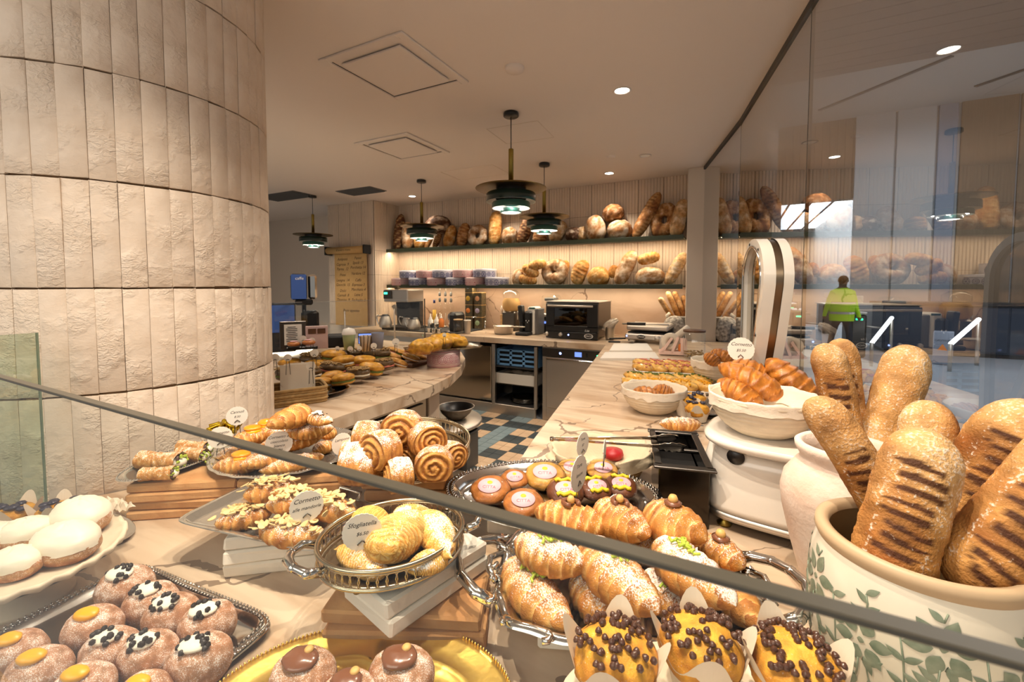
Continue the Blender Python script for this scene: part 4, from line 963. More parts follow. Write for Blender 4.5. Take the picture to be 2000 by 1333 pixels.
# coffee brewer, carafes, cup stacks
p = on(758, 648); t = thing('coffee_brewer', 'steel filter coffee brewer with a green display in the back corner', 'coffee brewer', (p.x-.06, p.y+.38, CT))
M().box((0, 0, .46), (.42, .34, .17), .01).build('head', MT['steel'], t); M().box((-.13, -.18, .475), (.14, .012, .11), .004).build('control_panel', MT['steel_dark'], t); M().box((-.155, -.188, .495), (.055, .004, .026)).build('display', MT['led_green'], t)
M().box((0, .12, .2), (.42, .08, .38), .008).build('back', MT['steel_dark'], t); M().box((0, 0, .02), (.46, .40, .04), .008).build('base', MT['black_matte'], t)
M().lathe([(.05, .28), (.09, .30), (.095, .375), (0, .375)], 24).build('filter_basket', MT['black_matte'], t, (.03, -.05, 0))
def carafe(px, py, lab, z=CT):
    p = at(px, py, z); t = thing('coffee_carafe', lab, 'carafe', p, R(20), 'steel coffee carafes')
    M().lathe([(0, .003), (.07, .003), (.082, .02), (.085, .06), (.07, .12), (.056, .15), (.055, .158)], 32).build('body', MT['steel'], t)
    M().lathe([(0, .178), (.035, .176), (.052, .16), (.058, .155), (.054, .15)], 24).build('lid', MT['black_plastic'], t); 
    M().tube([(-.055, 0, .15), (-.11, 0, .16), (-.125, 0, .13), (-.10, 0, .05), (-.085, 0, .04)], .011, 8).build('handle', MT['silver'], t)
carafe(753, 640, 'steel coffee carafe under the brewer, leftmost of three', .94); carafe(796, 641, 'steel coffee carafe in the middle of three, partly hidden'); carafe(809, 646, 'steel coffee carafe nearest the camera of three on the black mat')
tag(M().box((0, 0, .006), (1.15, .62, .012), .004).build('bar_mat', MT['black_matte'], None, (at(800, 652, .9).x, 4.72, CT+.0), (0, 0, 0)), 'black mat under the steel carafes on the back counter', 'mat')
def cupstack(x0, z0, x1, z1, y, n, r, lab, mk='paper'):
    t = thing('cup_stack', lab, 'cup stack', (x0, y, z0)); dx, dz = x1-x0, z1-z0; l = hypot(dx, dz); a = atan2(dx, dz)
    me = M().lathe([(0, 0), (r*.72, 0), (r*.95, r*2.0), (r, r*2.05), (r*.98, r*2.1)], 20).mesh('cup', MT[mk])
    for i in range(n): put('cup', me, t, (dx*i/n, 0, dz*i/n), (0, a, 0))
    M().tube([(-.01, .06, -.05), (dx*1.02-.01, .06, dz*1.02)], .014, 8).build('rail', MT['steel_dark'], t)
x0, x1 = aty(802, 610, 4.9), aty(778, 567, 4.9); cupstack(x0.x, x0.z, x1.x, x1.z, 4.9, 12, .04, 'longest slanted stack of printed paper cups in the corner', 'pattern_black'); 
x0, x1 = aty(782, 622, 4.8), aty(772, 602, 4.8); cupstack(x0.x, x0.z, x1.x, x1.z, 4.8, 4, .04, 'short slanted stack of white cups in front of the brewer')
x0, x1 = aty(797, 618, 4.85), aty(786, 602, 4.85); cupstack(x0.x, x0.z, x1.x, x1.z, 4.85, 5, .035, 'slanted stack of steel lids between the two paper cup stacks', 'steel')
p = on(803, 640); t = thing('takeaway_cup', 'brown takeaway cup with a white lid behind the nearest carafe', 'cup', (p.x, p.y+.10, CT+.12)); M().lathe([(0, 0), (.03, 0), (.04, .11)], 20).build('cup', MT['dot_peach'], t); M().lathe([(.043, .105), (.043, .12), (.036, .13), (0, .13)], 20).build('lid', MT['white_plastic'], t)
# ---- under the back counter
cab = thing('undercounter_cabinet', 'brushed steel undercounter cabinet with mirrored door and an open shelf bay', 'cabinet', (-2.75, 4.42, 0))
M().box((-1.0, .35, .45), (2.0, .6, .76), .004).build('body', MT['steel'], cab)
X = lambda px: on(px, 660, .9).x+2.75
pL, pM, pR = aty(900, 760, 4.38).x+2.75, aty(962, 760, 4.38).x+2.75, aty(1047, 760, 4.38).x+2.75
M().box(((-1.9+pR)/2, -.04, .06), (pR+1.9, .03, .13), .003).build('kickplate', MT['steel'], cab)
M().box(((-.75+pM)/2, -.045, .47), (pM+.75-.02, .03, .64), .004).build('door', MT['mirror_steel'], cab)
for x, w_ in ((pM+.02, .04), (pR, .035)): M().box((x, -.04, .47), (w_, .04, .70), .003).build('upright', MT['steel'], cab)
sm = M().box(((pM+pR)/2, .22, .13), (pR-pM, .5, .02)); sm.box(((pM+pR)/2, .22, .56), (pR-pM, .5, .015)); sm.box(((pM+pR)/2, .48, .45), (pR-pM, .02, .7)); sm.build('bay', MT['dark_grey'], cab)
bx = (pM+pR)/2-2.75
t = thing('plastic_crate', 'light blue slotted plastic crate in the open shelf bay', 'crate', (bx+.02, 4.62, .568)); cw = pR-pM-.06; f = M()
for z in (.015, .07, .125, .18): f.box((0, -.19, z), (cw, .012, .024), .002)
for k in range(4): f.box((-cw/2+cw*k/3, -.19, .10), (.03, .012, .19), .002)
f.box((0, .17, .1), (cw, .012, .2)); f.box((-cw/2, 0, .1), (.012, .36, .2)); f.box((cw/2, 0, .1), (.012, .36, .2)); f.box((0, 0, .004), (cw, .36, .008)); f.build('crate', MT['crate_blue'], t)
M().box((0, -.16, .1), (cw-.02, .01, .18)).build('slot_shade', MT['black_matte'], t)  # black sheet stands in for the shade behind the crate's slots
t = thing('plastic_crate', 'pale grey plastic crate with paper in the open shelf bay', 'crate', (bx+.0, 4.60, .36)); f = M()
f.box((0, -.18, .06), (cw, .012, .12), .003); f.box((0, .17, .06), (cw, .012, .12)); f.box((-cw/2, 0, .06), (.012, .36, .12)); f.box((cw/2, 0, .06), (.012, .36, .12)); f.box((0, 0, .004), (cw, .36, .008)); f.build('crate', MT['white_plastic'], t)
M().grid(lambda u, v: ((u-.5)*cw*.8, (v-.5)*.3, .12+.04*N(u*3, v*3, 1, 1.2)), 8, 6, smooth=False).build('paper_liner', MT['paper'], t)
tag(M().box((0, 0, -.006), (cw+.04, .4, .012)).build('bay_shelf', MT['steel_dark'], None, (bx, 4.62, .36)), 'dark steel shelf under the pale grey crate', 'shelf')
for k in range(3): tag(M().lathe([(0, 0), (.12, 0), (.17, .02), (.175, .024), (.12, .006), (0, .005)], 28).build('steel_platter', MT['silver'], None, (bx+.06, 4.56, .142+.016*k)), 'silver platter, %s of the stack at the bottom of the open bay' % ('lowest', 'middle', 'topmost')[k], 'platter', 'platters in the open bay')
# dishwasher
a, b2 = aty(1057, 700, 4.36).x, -1.16; dw = b2-a
t = thing('dishwasher', 'brushed steel undercounter dishwasher with blue and green lights', 'dishwasher', (a+dw/2, 4.70, 0))
M().box((0, 0, .425), (dw, .62, .83), .006).build('body', MT['steel'], t); M().box((.02, -.325, .44), (dw-.08, .04, .56), .008).build('door', MT['steel'], t); M().box((.02, -.34, .705), (dw-.09, .05, .02), .006).build('handle', MT['silver'], t)
M().box((0, -.32, .77), (dw-.02, .03, .09), .004).build('control_panel', MT['steel_dark'], t); M().box((.02, -.32, .10), (dw-.08, .03, .12), .004).build('lower_panel', MT['steel'], t)
for x, mk in ((-.14, 'led_blue'), (.25, 'led_green')): M().lathe([(0, .004), (.011, .003), (.013, 0)], 14).build('indicator_light', MT[mk], t, (x*dw/.7, -.336, .77), (pi/2, 0, 0))
M().box((.05*dw/.7, -.336, .772), (.075, .006, .05)).build('display', MT['screen_blue'], t); M().box((.14*dw/.7, -.336, .77), (.022, .006, .045), .004).build('switch', MT['black_plastic'], t)
tag(M().box((0, 0, .0), (.36, .3, .006)).build('paper_sheet', MT['paper'], None, (a+dw/2+.02, 4.55, .837)), 'white paper sheet lying on top of the dishwasher', 'paper')
# ================================================================== TRAYS, TAGS AND TOPPINGS
def outline(kind, hx, hy, n=72):
    P = []
    for i in range(n):
        a = 2*pi*i/n; c, s = cos(a), sin(a)
        if kind == 'oval': P.append((hx*c, hy*s))
        elif kind == 'rect':
            e = 2/9; P.append((hx*abs(c)**e*(1 if c > 0 else -1), hy*abs(s)**e*(1 if s > 0 else -1)))
        elif kind == 'oct':
            k = 1/((abs(c)**8+abs(s)**8+(.74*(abs(c)+abs(s)))**8)**(1/8)); P.append((hx*c*k, hy*s*k))
        elif kind == 'lobed':
            k = 1+.035*abs(sin(2*a))**.6-.05*max(0, 1-abs(((a-pi/2) % pi)/.16)) - .05*max(0, 1-abs(((pi/2-a) % pi)/.16)); P.append((hx*c*k, hy*s*k))
        elif kind == 'wavy':
            k = 1+.012*cos(16*a); q = 1/((abs(c)**4+abs(s)**4)**.25); P.append((hx*c*k*q, hy*s*k*q))
    return P
def loops(O, prof, closed_bottom=True, wob=None):
    """prof: list of (inset, z) from the outer lip inwards"""
    m = M(); n = len(O); V = []; F = []
    for k, (ins, z) in enumerate(prof):
        for i, (x, y) in enumerate(O):
            l = hypot(x, y); f = max(0, l-ins)/l; w_ = wob(i, k) if wob else 0; V.append((x*f, y*f, z+w_))
    for k in range(len(prof)-1):
        for i in range(n): F.append((k*n+i, k*n+(i+1) % n, (k+1)*n+(i+1) % n, (k+1)*n+i))
    F.append(tuple((len(prof)-1)*n+i for i in range(n)))
    m.add(V, F, True); return m
def beads(O, ins, z, step, r):
    m = M(); n = len(O); acc = 0
    for i in range(n):
        a, b = Vector(O[i]), Vector(O[(i+1) % n]); l = (b-a).length; q = acc
        while q < l:
            p = a+(b-a)*q/l; f = (p.length-ins)/p.length; x, y = p.x*f, p.y*f
            m.add([(x+r, y, z), (x-r, y, z), (x, y+r, z), (x, y-r, z), (x, y, z+r*1.1), (x, y, z-r)], [(0, 2, 4), (2, 1, 4), (1, 3, 4), (3, 0, 4), (2, 0, 5), (1, 2, 5), (3, 1, 5), (0, 3, 5)], True); q += step
        acc = q-l
    return m
def brickset(label_fmt, name, c, zs, size, mk, rz, jit=.006, group=None):
    rn = random.Random(int(abs(c[0])*1000)); names = ('lowest', 'second', 'third', 'fourth', 'topmost')
    for k, z in enumerate(zs):
        m = M().box((0, 0, 0), size, .004)
        m.v = [(x+.004*N(x*40, y*40, z_*40+k), y+.004*N(x*30+5, y*30, z_*30+k), z_) for x, y, z_ in m.v]
        nm = 'lowest' if k == 0 else ('topmost' if k == len(zs)-1 else names[k])
        tag(m.build(name, MT[mk], None, (c[0]+rn.uniform(-jit, jit), c[1]+rn.uniform(-jit, jit), z+size[2]/2), (0, 0, rz+rn.uniform(-.05, .05))), label_fmt % nm, 'brick', group)
def price_tag(loc, d, yaw, lines, label, leg=.05, w=1.0, small=False, name='price_tag', bend=0.0, tilt=0):
    """scalloped paper disc of diameter d centred on loc, held by a wire clip; the printed side looks towards -Y turned by yaw"""
    t = thing(name, label, 'price tag', loc, yaw, None, (tilt, 0, yaw)); n = 88 if not small else 24; r = d/2
    P = []
    for i in range(n):
        a = 2*pi*i/n; q = r*(.965+.035*abs(sin(11*a))) if not small else r
        P.append((q*cos(a)*w, q*sin(a)))
    m = M(); V = [(x, -.0006, z) for x, z in P]+[(x, .0006, z) for x, z in P]
    m.add(V, [tuple(range(n)), tuple(range(2*n-1, n-1, -1))]+[((i+1) % n, i, n+i, n+(i+1) % n) for i in range(n)], False); m.build('paper_disc', MT['paper_tag'], t)
    s = .0011 if not small else .0015
    M().tube([(-.010, .003, -r-leg), (-.006, .002, -r*.75), (-.007, -.0022, -r*.62), (0, -.0022, -r*.42), (.007, -.0022, -r*.62), (.006, .002, -r*.75), (.010, .003, -r-leg)], s, 5).build('wire_clip', MT['steel_dark'], t)
    if lines:
        k = len(lines)
        for i, (s_, sz) in enumerate(lines): text(s_, sz*d, MT['ink'], t, (0, -.0008, r*(.42-.5*i if k > 1 else .1) if k < 4 else r*(.55-.36*i)), (pi/2, 0, 0), shear=.35, ext=.00005)
    return t
def scatter_top(m_obj, n, seed, spread, mk, name, parent, size, cx=0, cy=0, zoff=0.0, shape='sliver'):
    """small slivers heaped on the upper surface of a pastry, joined into one part"""
    rn = random.Random(seed); vs = [v.co for v in m_obj.data.vertices]; m = M()
    for _ in range(n):
        x, y = cx+rn.gauss(0, spread), cy+rn.gauss(0, spread*.7)
        z = max((v.z for v in vs if abs(v.x-x) < .012 and abs(v.y-y) < .012), default=None)
        if z is None: continue
        rt = Matrix.Rotation(rn.uniform(0, 6.3), 3, 'Z') @ Matrix.Rotation(rn.uniform(-.5, .5), 3, 'Y')
        m.box((x, y, z+zoff+rn.uniform(0, .004)), (size*rn.uniform(.7, 1.2), size*.38, size*.34), size*.12, rot=rt)
    return stuff(m.build(name, MT[mk], parent))
def top_z(o, x, y, w=.012):
    return max((v.co.z for v in o.data.vertices if abs(v.co.x-x) < w and abs(v.co.y-y) < w), default=0)
flake_me = [None]
def almond_me():
    if flake_me[0] is None:
        m = M(); n = 9; m.add([(.0092*cos(2*pi*i/n), .0060*sin(2*pi*i/n), .0008*cos(4*pi*i/n)) for i in range(n)]+[(.0092*cos(2*pi*i/n), .0060*sin(2*pi*i/n), .0016+.0008*cos(4*pi*i/n)) for i in range(n)],
            [tuple(range(n))[::-1], tuple(range(n, 2*n))]+[(i, (i+1) % n, n+(i+1) % n, n+i) for i in range(n)], False); flake_me[0] = m.mesh('almond_flake', MT['almond'])
    return flake_me[0]
def _off(p): d = dep(p); r_ = p[0]*_cy+p[1]*_sy; return d/hypot(r_, d)
CW = lambda p: dep(p)/FPX*_off(p)**.35      # round things look wider towards the frame edges
CL = lambda p: dep(p)/FPX*_off(p)**.4
def lay(x0, y0, x1, y1, w, z):
    """two photo points lying at height z -> centre, heading, length, half-width"""
    a, b = at(x0, y0, z+.02), at(x1, y1, z+.02); c = (a+b)/2; d = b-a
    return Vector((c.x, c.y, z)), atan2(d.y, d.x), hypot(d.x, d.y), w/2*CL(c)

def croissant_thing(x0, y0, x1, y1, w, z, seed, label, group, sugar=.3, name='croissant', dark=0.0, bend=.12, top=None, nb=4.2, lk=1.06, tilt=0, nu=58):
    c, a, l, r = lay(x0, y0, x1, y1, w, z)
    t = thing(name, label, 'pastry', c, a, group, (0, tilt, a))
    o = croissant(l*lk, r*1.08, seed, nb, bend, sugar, dark, nu).build('dough', MT['crust'], t)
    if top == 'pistachio': scatter_top(o, 22, seed, .011, 'pistachio', 'pistachio_topping', t, .011, cx=r*.2*((seed % 3)-1))
    if top == 'choc':
        zc = top_z(o, 0, 0); M().tube([(.014*cos(a_)*1.1, .012*sin(a_), zc+.001) for a_ in [i*pi/7 for i in range(12)]], .005, 8).build('chocolate_swirl', MT['choc'], t)
        M().lathe([(0, -.006), (.007, -.003), (.008, .002), (.005, .008), (0, .009)], 12).build('hazelnut', MT['hazelnut'], t, (0, 0, zc+.006))
    if top == 'hazelnut':
        zc = top_z(o, 0, 0); M().lathe([(.004, -.002), (.015, 0), (.016, .003), (.009, .006), (0, .005)], 16).build('chocolate_blob', MT['choc'], t, (0, 0, zc-.001)); M().lathe([(0, -.006), (.008, -.003), (.009, .003), (.006, .009), (0, .010)], 14).build('hazelnut', MT['hazelnut'], t, (0, 0, zc+.006))
    if top == 'apricot':
        zc = top_z(o, 0, 0); dough(.024, .020, .013, seed+1, (C1(246, 186, 40), C1(236, 150, 20)), 0, 8, 16, .02).build('apricot_half', MT['apricot'], t, (0, 0, zc-.004), (.1, .1, 0)); M().lathe([(0, .002), (.018, .0), (.024, -.006), (.022, -.01)], 20).build('custard', MT['custard'], t, (0, 0, zc-.001))
    if top == 'white':
        zc = top_z(o, 0, 0); rn = random.Random(seed); fl = M().box((0, 0, 0), (.018, .010, .002), .0008).mesh('white_chocolate_flake', MT['cream'])
        for _ in range(4): put('white_chocolate_flake', fl, t, (rn.uniform(-.014, .014), rn.uniform(-.012, .012), zc+rn.uniform(0, .004)), (rn.uniform(-.4, .4), rn.uniform(-.4, .4), rn.uniform(0, 3)))
        scatter_top(o, 10, seed, .012, 'choc_dark', 'chocolate_crumbs', t, .006)
    if top == 'almond':
        rn = random.Random(seed); vs = [v.co for v in o.data.vertices]
        pasted = scatter_top(o, 26, seed+3, l*.17, 'almond', 'almond_paste', t, .013)
        for _ in range(30):
            x, y = rn.gauss(0, l*.24), rn.gauss(0, r*.46); zc = top_z(o, x, y)
            if zc > 0: put('almond_flake', almond_me(), t, (x, y, zc+rn.uniform(0, .004)), (rn.uniform(-.5, .5)-y/r*.7, rn.uniform(-.5, .5), rn.uniform(0, 6)))
    return t

# ================================================================== DISPLAY COUNTER, FAR LEFT TO NEAR RIGHT
# -- terracotta tile stacks under the two left plates
brickset('terracotta brick under the cannoli plate, %s of its stack of four', 'terracotta_brick', (-1.30, .636), (.90, .923, .946, .969), (.262, .14, .0225), 'terracotta', R(35))
brickset('terracotta brick under the mixed croissant plate, %s of four', 'terracotta_brick', (-1.083, .79), (.90, .923, .946, .969), (.262, .14, .0225), 'terracotta', R(35))
# cannoli plate
t = thing('cannoli_plate', 'narrow clear plate of cannoli nearest the tiled pillar', 'plate', (-1.405, .655, .992), R(104))
O = outline('oval', .165, .085, 64); loops(O, [(0, .016), (.004, .018), (.012, .014), (.030, .004), (.05, .003)]).build('dish', MT['crystal'], t); stuff(beads(O, .004, .018, .007, .0024).build('beaded_rim', MT['crystal'], t))
def cannolo(x0, y0, x1, y1, w, z, seed, label):
    c, a, l, r = lay(x0, y0, x1, y1, w, z); t = thing('cannolo', label, 'pastry', c, a, 'cannoli on the narrow plate'); so = seed*7.3
    def fn(u, v):
        th = v*2*pi; k = 1+.13*N(u*7+so, cos(th)*2, sin(th)*2, 1.2)+.25*abs(u-.5)**2*2; seam = max(0, 1-abs(((v-.2+.5) % 1)-.5)/.06)
        x = l*(u-.5); n1 = N(u*10+so, th, 0, 1.5); c_ = lerp(C1(226, 174, 100), C1(184, 120, 56), .5-n1)
        return (x, r*k*cos(th)*(1+.12*seam), r+r*k*sin(th)*(1+.12*seam)), (*c_, max(0, min(1, .10+.24*sin(th)+n1*.3)))
    m = M(); m.grid(fn, 24, 20, cv=True); m.build('shell', MT['crust'], t)
    for s in (-1, 1):
        e = dough(r*.9, r*.9, r*1.1, seed+s, (C1(240, 232, 206), C1(226, 210, 170)), 0, 8, 12, .05).build('ricotta_filling', MT['cream'], t, (s*l*.46, 0, r*.45))
    rn = random.Random(seed); m = M()
    for _ in range(26):
        a_, q = rn.uniform(0, 6.28), r*.9*sqrt(rn.random()); m.box((l*.53+rn.uniform(-.012, .006), q*cos(a_), r+q*sin(a_)), (.010, .005, .004), .001, rot=Matrix.Rotation(rn.uniform(0, 3), 3, 'X') @ Matrix.Rotation(rn.uniform(-1, 1), 3, 'Z'))
    stuff(m.build('pistachio_topping', MT['pistachio'], t)); M().tube([(l*.50, -.012, r*.4), (l*.52, -.010, r*1.9)], .004, 6).build('chocolate_stick', MT['choc_chip'], t)
cannolo(274, 900, 352, 903, 34, 1.0, 1, 'cannolo at the left of the plate, upper one of the front pair'); cannolo(276, 924, 340, 921, 26, 1.0, 2, 'cannolo with pistachio end lying nearest the plate rim')
cannolo(352, 872, 406, 876, 26, 1.0, 3, 'cannolo at the back of the plate with pistachio end'); cannolo(350, 884, 400, 890, 26, 1.0, 4, 'cannolo in the middle of the plate, dusted with sugar')
# gold bow
p = at(437, 850, 1.03); t = thing('gold_bow', 'crinkled shiny gold ribbon bow behind the croissant plate', 'bow', (p.x-.03, p.y+.02, 1.0)); rn = random.Random(4)
for k in range(7):
    a = k*.9; M().tube([(0, 0, .03+.004*k), (.02*cos(a), .02*sin(a), .06+.006*sin(k)), (.045*cos(a), .045*sin(a), .05), (.035*cos(a+.4), .035*sin(a+.4), .03), (.005, 0, .03)], .007, 5).build('ribbon_loop', MT['gold_ribbon'], t)
M().lathe([(0, 0), (.02, 0), (.014, .035), (0, .04)], 10).build('knot', MT['gold_ribbon'], t)
# mixed croissant plate
t = thing('croissant_plate', 'round clear plate heaped with apricot and white chocolate croissants', 'plate', (-1.185, .832, .992), 0)
O = outline('oval', .208, .203, 72); loops(O, [(0, .018), (.004, .021), (.014, .018), (.03, .012), (.05, .004), (.08, .003)], wob=lambda i, k: .0012*(i % 3) if k < 3 else 0).build('dish', MT['crystal'], t); stuff(beads(O, .006, .021, .009, .003).build('beaded_rim', MT['crystal'], t))
G6 = 'croissants on the round clear plate'
for i, (a, lab, kw) in enumerate((((416, 913, 524, 898, 46, .998), 'apricot croissant at the front left of the round plate', dict(sugar=.28, top='apricot')), ((509, 918, 632, 889, 40, .998), 'sugar dusted croissant at the front of the round plate', dict(sugar=.4)),
        ((424, 890, 486, 872, 32, 1.0), 'pale croissant at the far left of the round plate behind the front one', dict(sugar=.3)), ((452, 862, 532, 842, 40, 1.045), 'croissant topped with a bright apricot half, upper left of the heap', dict(sugar=.22, top='apricot')),
        ((492, 832, 548, 846, 36, 1.05), 'dusted croissant behind the apricot one with an orange slice', dict(sugar=.4, top='apricot')), ((612, 876, 652, 864, 30, 1.0), 'small dusted croissant at the right rim of the round plate', dict(sugar=.36)),
        ((624, 848, 656, 838, 30, 1.03), 'croissant end at the right back of the heap', dict(sugar=.3)), ((508, 872, 630, 850, 42, 1.04), 'croissant with white chocolate behind the lettered tag', dict(sugar=.36, top='white')),
        ((560, 844, 650, 834, 40, 1.075), 'croissant with white chocolate and dark crumbs, high on the right', dict(sugar=.42, top='white')), ((600, 810, 646, 818, 28, 1.12), 'small dusted croissant at the upper right of the heap', dict(sugar=.36, top='white')),
        ((536, 832, 602, 800, 52, 1.115), 'shiny croissant crowning the heap', dict(sugar=.12, bend=.3)), ((470, 905, 560, 885, 34, 1.02), 'croissant tucked between the two front ones', dict(sugar=.35)), ((540, 868, 600, 858, 44, 1.01), 'croissant buried in the middle of the heap', dict(sugar=.3)), ((556, 850, 610, 838, 44, 1.05), 'croissant supporting the crowning one', dict(sugar=.3)))):
    croissant_thing(*a, 70+i, lab, G6, **kw)

# -- oval gallery basket of rolls
def gallery(name, label, c, rz, hx, hy, h, mk, nl, handles=True, bead=False):
    t = thing(name, label, 'serving basket', c, rz); O = outline('oval', hx, hy, 96)
    loops(O, [(.006, .0), (.004, .004), (.012, .005), (.03, .004)]).build('base', MT[mk], t)
    for z, r, nm in ((h, .0042, 'top_rim'), (.006, .0032, 'bottom_rim'), (h*.86, .0022, 'upper_wire'), (h*.22, .0022, 'lower_wire')): M().tube([(x, y, z) for x, y in O], r, 7, closed=True).build(nm, MT[mk], t)
    m = M(); Q = outline('oval', hx, hy, nl)
    for i in range(nl):
        (x, y), (x2, y2) = Q[i], Q[(i+1) % nl]; dx, dy = (x2-x)*.62, (y2-y)*.62; mx_, my_ = (x+x2)/2, (y+y2)/2
        m.tube([(mx_+dx*cos(q), my_+dy*cos(q), h*.54+h*.34*sin(q)) for q in [2*pi*k/10 for k in range(10)]], .0012, 4, closed=True)
    stuff(m.build('pierced_gallery', MT[mk], t))
    if bead: stuff(beads(O, -.001, h+.003, .0085, .0032).build('beaded_rim', MT[mk], t))
    if handles:
        for s in (-1, 1):
            P = [(s*(hx-.004), -.042, h*.7), (s*(hx+.018), -.044, h*.85), (s*(hx+.036), -.022, h*.95), (s*(hx+.042), 0, h*.98), (s*(hx+.036), .022, h*.95), (s*(hx+.018), .044, h*.85), (s*(hx-.004), .042, h*.7)]
            m = M().tube(P, .006, 8, rad=[.008, .0075, .006, .009, .006, .0075, .008])
            for q in P: m.lathe([(0, -.008), (.007, -.004), (.008, 0), (.007, .004), (0, .008)], 8, c=q)
            m.build('handle', MT['silver'], t)
    for a in (.8, 2.4, 3.9, 5.5): M().lathe([(0, -.014), (.006, -.014), (.008, -.006), (.005, .002), (0, .002)], 10).build('foot', MT[mk], t, (hx*.8*cos(a), hy*.8*sin(a), 0))
    return t
brickset('terracotta brick under the basket of coiled rolls, %s of its pile', 'terracotta_brick', (-.80, .93), (.90, .93, .96, .985), (.22, .14, .025), 'terracotta', R(30))
gallery('roll_basket', 'oval silver gallery basket piled with coiled chocolate rolls', (-.82, .935, 1.024), R(-47), .205, .175, .042, 'silver_aged', 62, False, True)
G5 = 'coiled rolls in the gallery basket'
def roll(px, py, w, z, ang, seed, label, sugar=.4, wf=1.0, ax=0):
    p = at(px, py, z+.035); r = w/2*CW(p)
    t = thing('coiled_roll', label, 'pastry', (p.x, p.y, z), 0, G5, (ax, 0, ang)); rollbun(r, r*1.35*wf, seed, 2.6+seed % 3*.4, sugar).build('dough', MT['crust'], t)
for i, (px, py, w, z, ang, lab, kw) in enumerate(((719, 853, 70, 1.085, -62, 'coiled roll at the upper left of the basket, spiral to the left', {}), (787, 838, 78, 1.10, 22, 'coiled roll at the top back with the spiral facing front', {}), (746, 880, 84, 1.075, -8, 'coiled roll in the centre with a pale spiral', {}),
        (832, 858, 74, 1.085, 62, 'coiled roll at the upper right turned to the right', {}), (848, 905, 76, 1.045, 36, 'coiled roll at the lower right with a dark spiral', {}), (880, 885, 60, 1.045, 70, 'coiled roll at the right rim of the basket', {}), (782, 925, 74, 1.035, -36, 'sugar topped coiled roll at the front rim', dict(sugar=.55)),
        (712, 912, 92, 1.035, -70, 'largest coiled roll at the front left, thick with sugar', dict(sugar=.65, wf=1.2)), (796, 885, 60, 1.04, 10, 'coiled roll hidden in the middle of the basket', {}), (690, 884, 60, 1.035, -60, 'coiled roll at the left rim behind the lettered tag', dict(sugar=.5)))):
    roll(px, py, w, z, R(ang), i+5, lab, **kw)

# -- almond croissant tray
brickset('white brick under the almond croissant tray, %s of its pile', 'white_brick', (-.872, .600), (.90, .928, .956), (.21, .11, .027), 'white_brick', R(38), .005)
t = thing('serving_tray', 'plain rectangular silver tray of almond croissants', 'tray', (-.895, .602, .984), R(10))
O = outline('rect', .195, .10, 80); loops(O, [(0, .010), (.003, .012), (.014, .011), (.026, .002), (.05, .0015)]).build('dish', MT['crystal'], t)
for s in (-1, 1): M().tube([(s*.13, .098, .010), (s*.13, .112, .022), (s*.07, .114, .026), (s*.07, .10, .010)], .004, 6).build('handle', MT['crystal'], t)
for i, (a, lab) in enumerate((((476, 965, 578, 945, 50, 1.03), 'almond croissant at the back left of the tray'), ((520, 985, 625, 966, 50, 1.025), 'almond croissant heaped with flakes in the middle of the tray'), ((600, 975, 688, 1003, 52, 1.015), 'almond croissant at the right end of the tray'),
        ((420, 1020, 530, 998, 50, .987), 'almond croissant at the front left of the tray'), ((505, 1032, 632, 1046, 56, .987), 'almond croissant nearest the camera on the tray'), ((545, 990, 640, 990, 44, .99), 'almond croissant under the heap behind the almond tag'))):
    croissant_thing(*a, 90+i, lab, 'almond croissants on the plain tray', sugar=.34, top='almond', nb=3)

# -- sfogliatelle basket on bricks
brickset('broken terracotta brick under the white bricks, %s of two', 'terracotta_brick', (-.51, .585), (.90, .9275), (.275, .13, .026), 'terracotta', R(25), .012)
brickset('white brick under the basket of shell pastries, %s of two', 'white_brick', (-.506, .606), (.956, .985), (.22, .14, .028), 'white_brick', R(78), .005)
gallery('shell_pastry_basket', 'oval silver gallery basket of layered shell pastries with scroll handles', (-.535, .572, 1.0275), R(57), .125, .108, .036, 'silver_aged', 54)
G3 = 'layered shell pastries in the gallery basket'
def shellp(x0, y0, x1, y1, w, z, seed, label, sugar=.4, tilt=0, lk=1.1):
    c, a, l, r = lay(x0, y0, x1, y1, w, z); t = thing('shell_pastry', label, 'pastry', c, a, G3, (0, tilt, a)); shell(l*lk, r, seed, sugar).build('dough', MT['crust'], t)
shellp(750, 1090, 806, 1012, 112, 1.04, 1, 'largest shell pastry in the middle, broad ribbed back to the camera', .36, .15, 1.3); shellp(834, 1012, 874, 1072, 78, 1.04, 2, 'shell pastry at the right with golden round back', .45, 0, 1.3); shellp(700, 1006, 756, 1016, 66, 1.04, 3, 'golden shell pastry at the back left, behind the tag', .1, 0, 1.3)
shellp(740, 1098, 660, 1070, 70, 1.033, 4, 'shell pastry at the front left below the tag', .3); shellp(752, 1106, 692, 1098, 50, 1.034, 5, 'sugar dusted shell pastry at the front rim of the basket', .55); shellp(868, 1078, 800, 1106, 62, 1.033, 6, 'pale sugar dusted shell pastry lying low at the right', .7); shellp(770, 1004, 838, 994, 56, 1.036, 7, 'shell pastry half hidden at the back rim', .5); shellp(815, 1010, 790, 1040, 44, 1.036, 8, 'pale shell pastry wedged between the big one and the right one', .6)

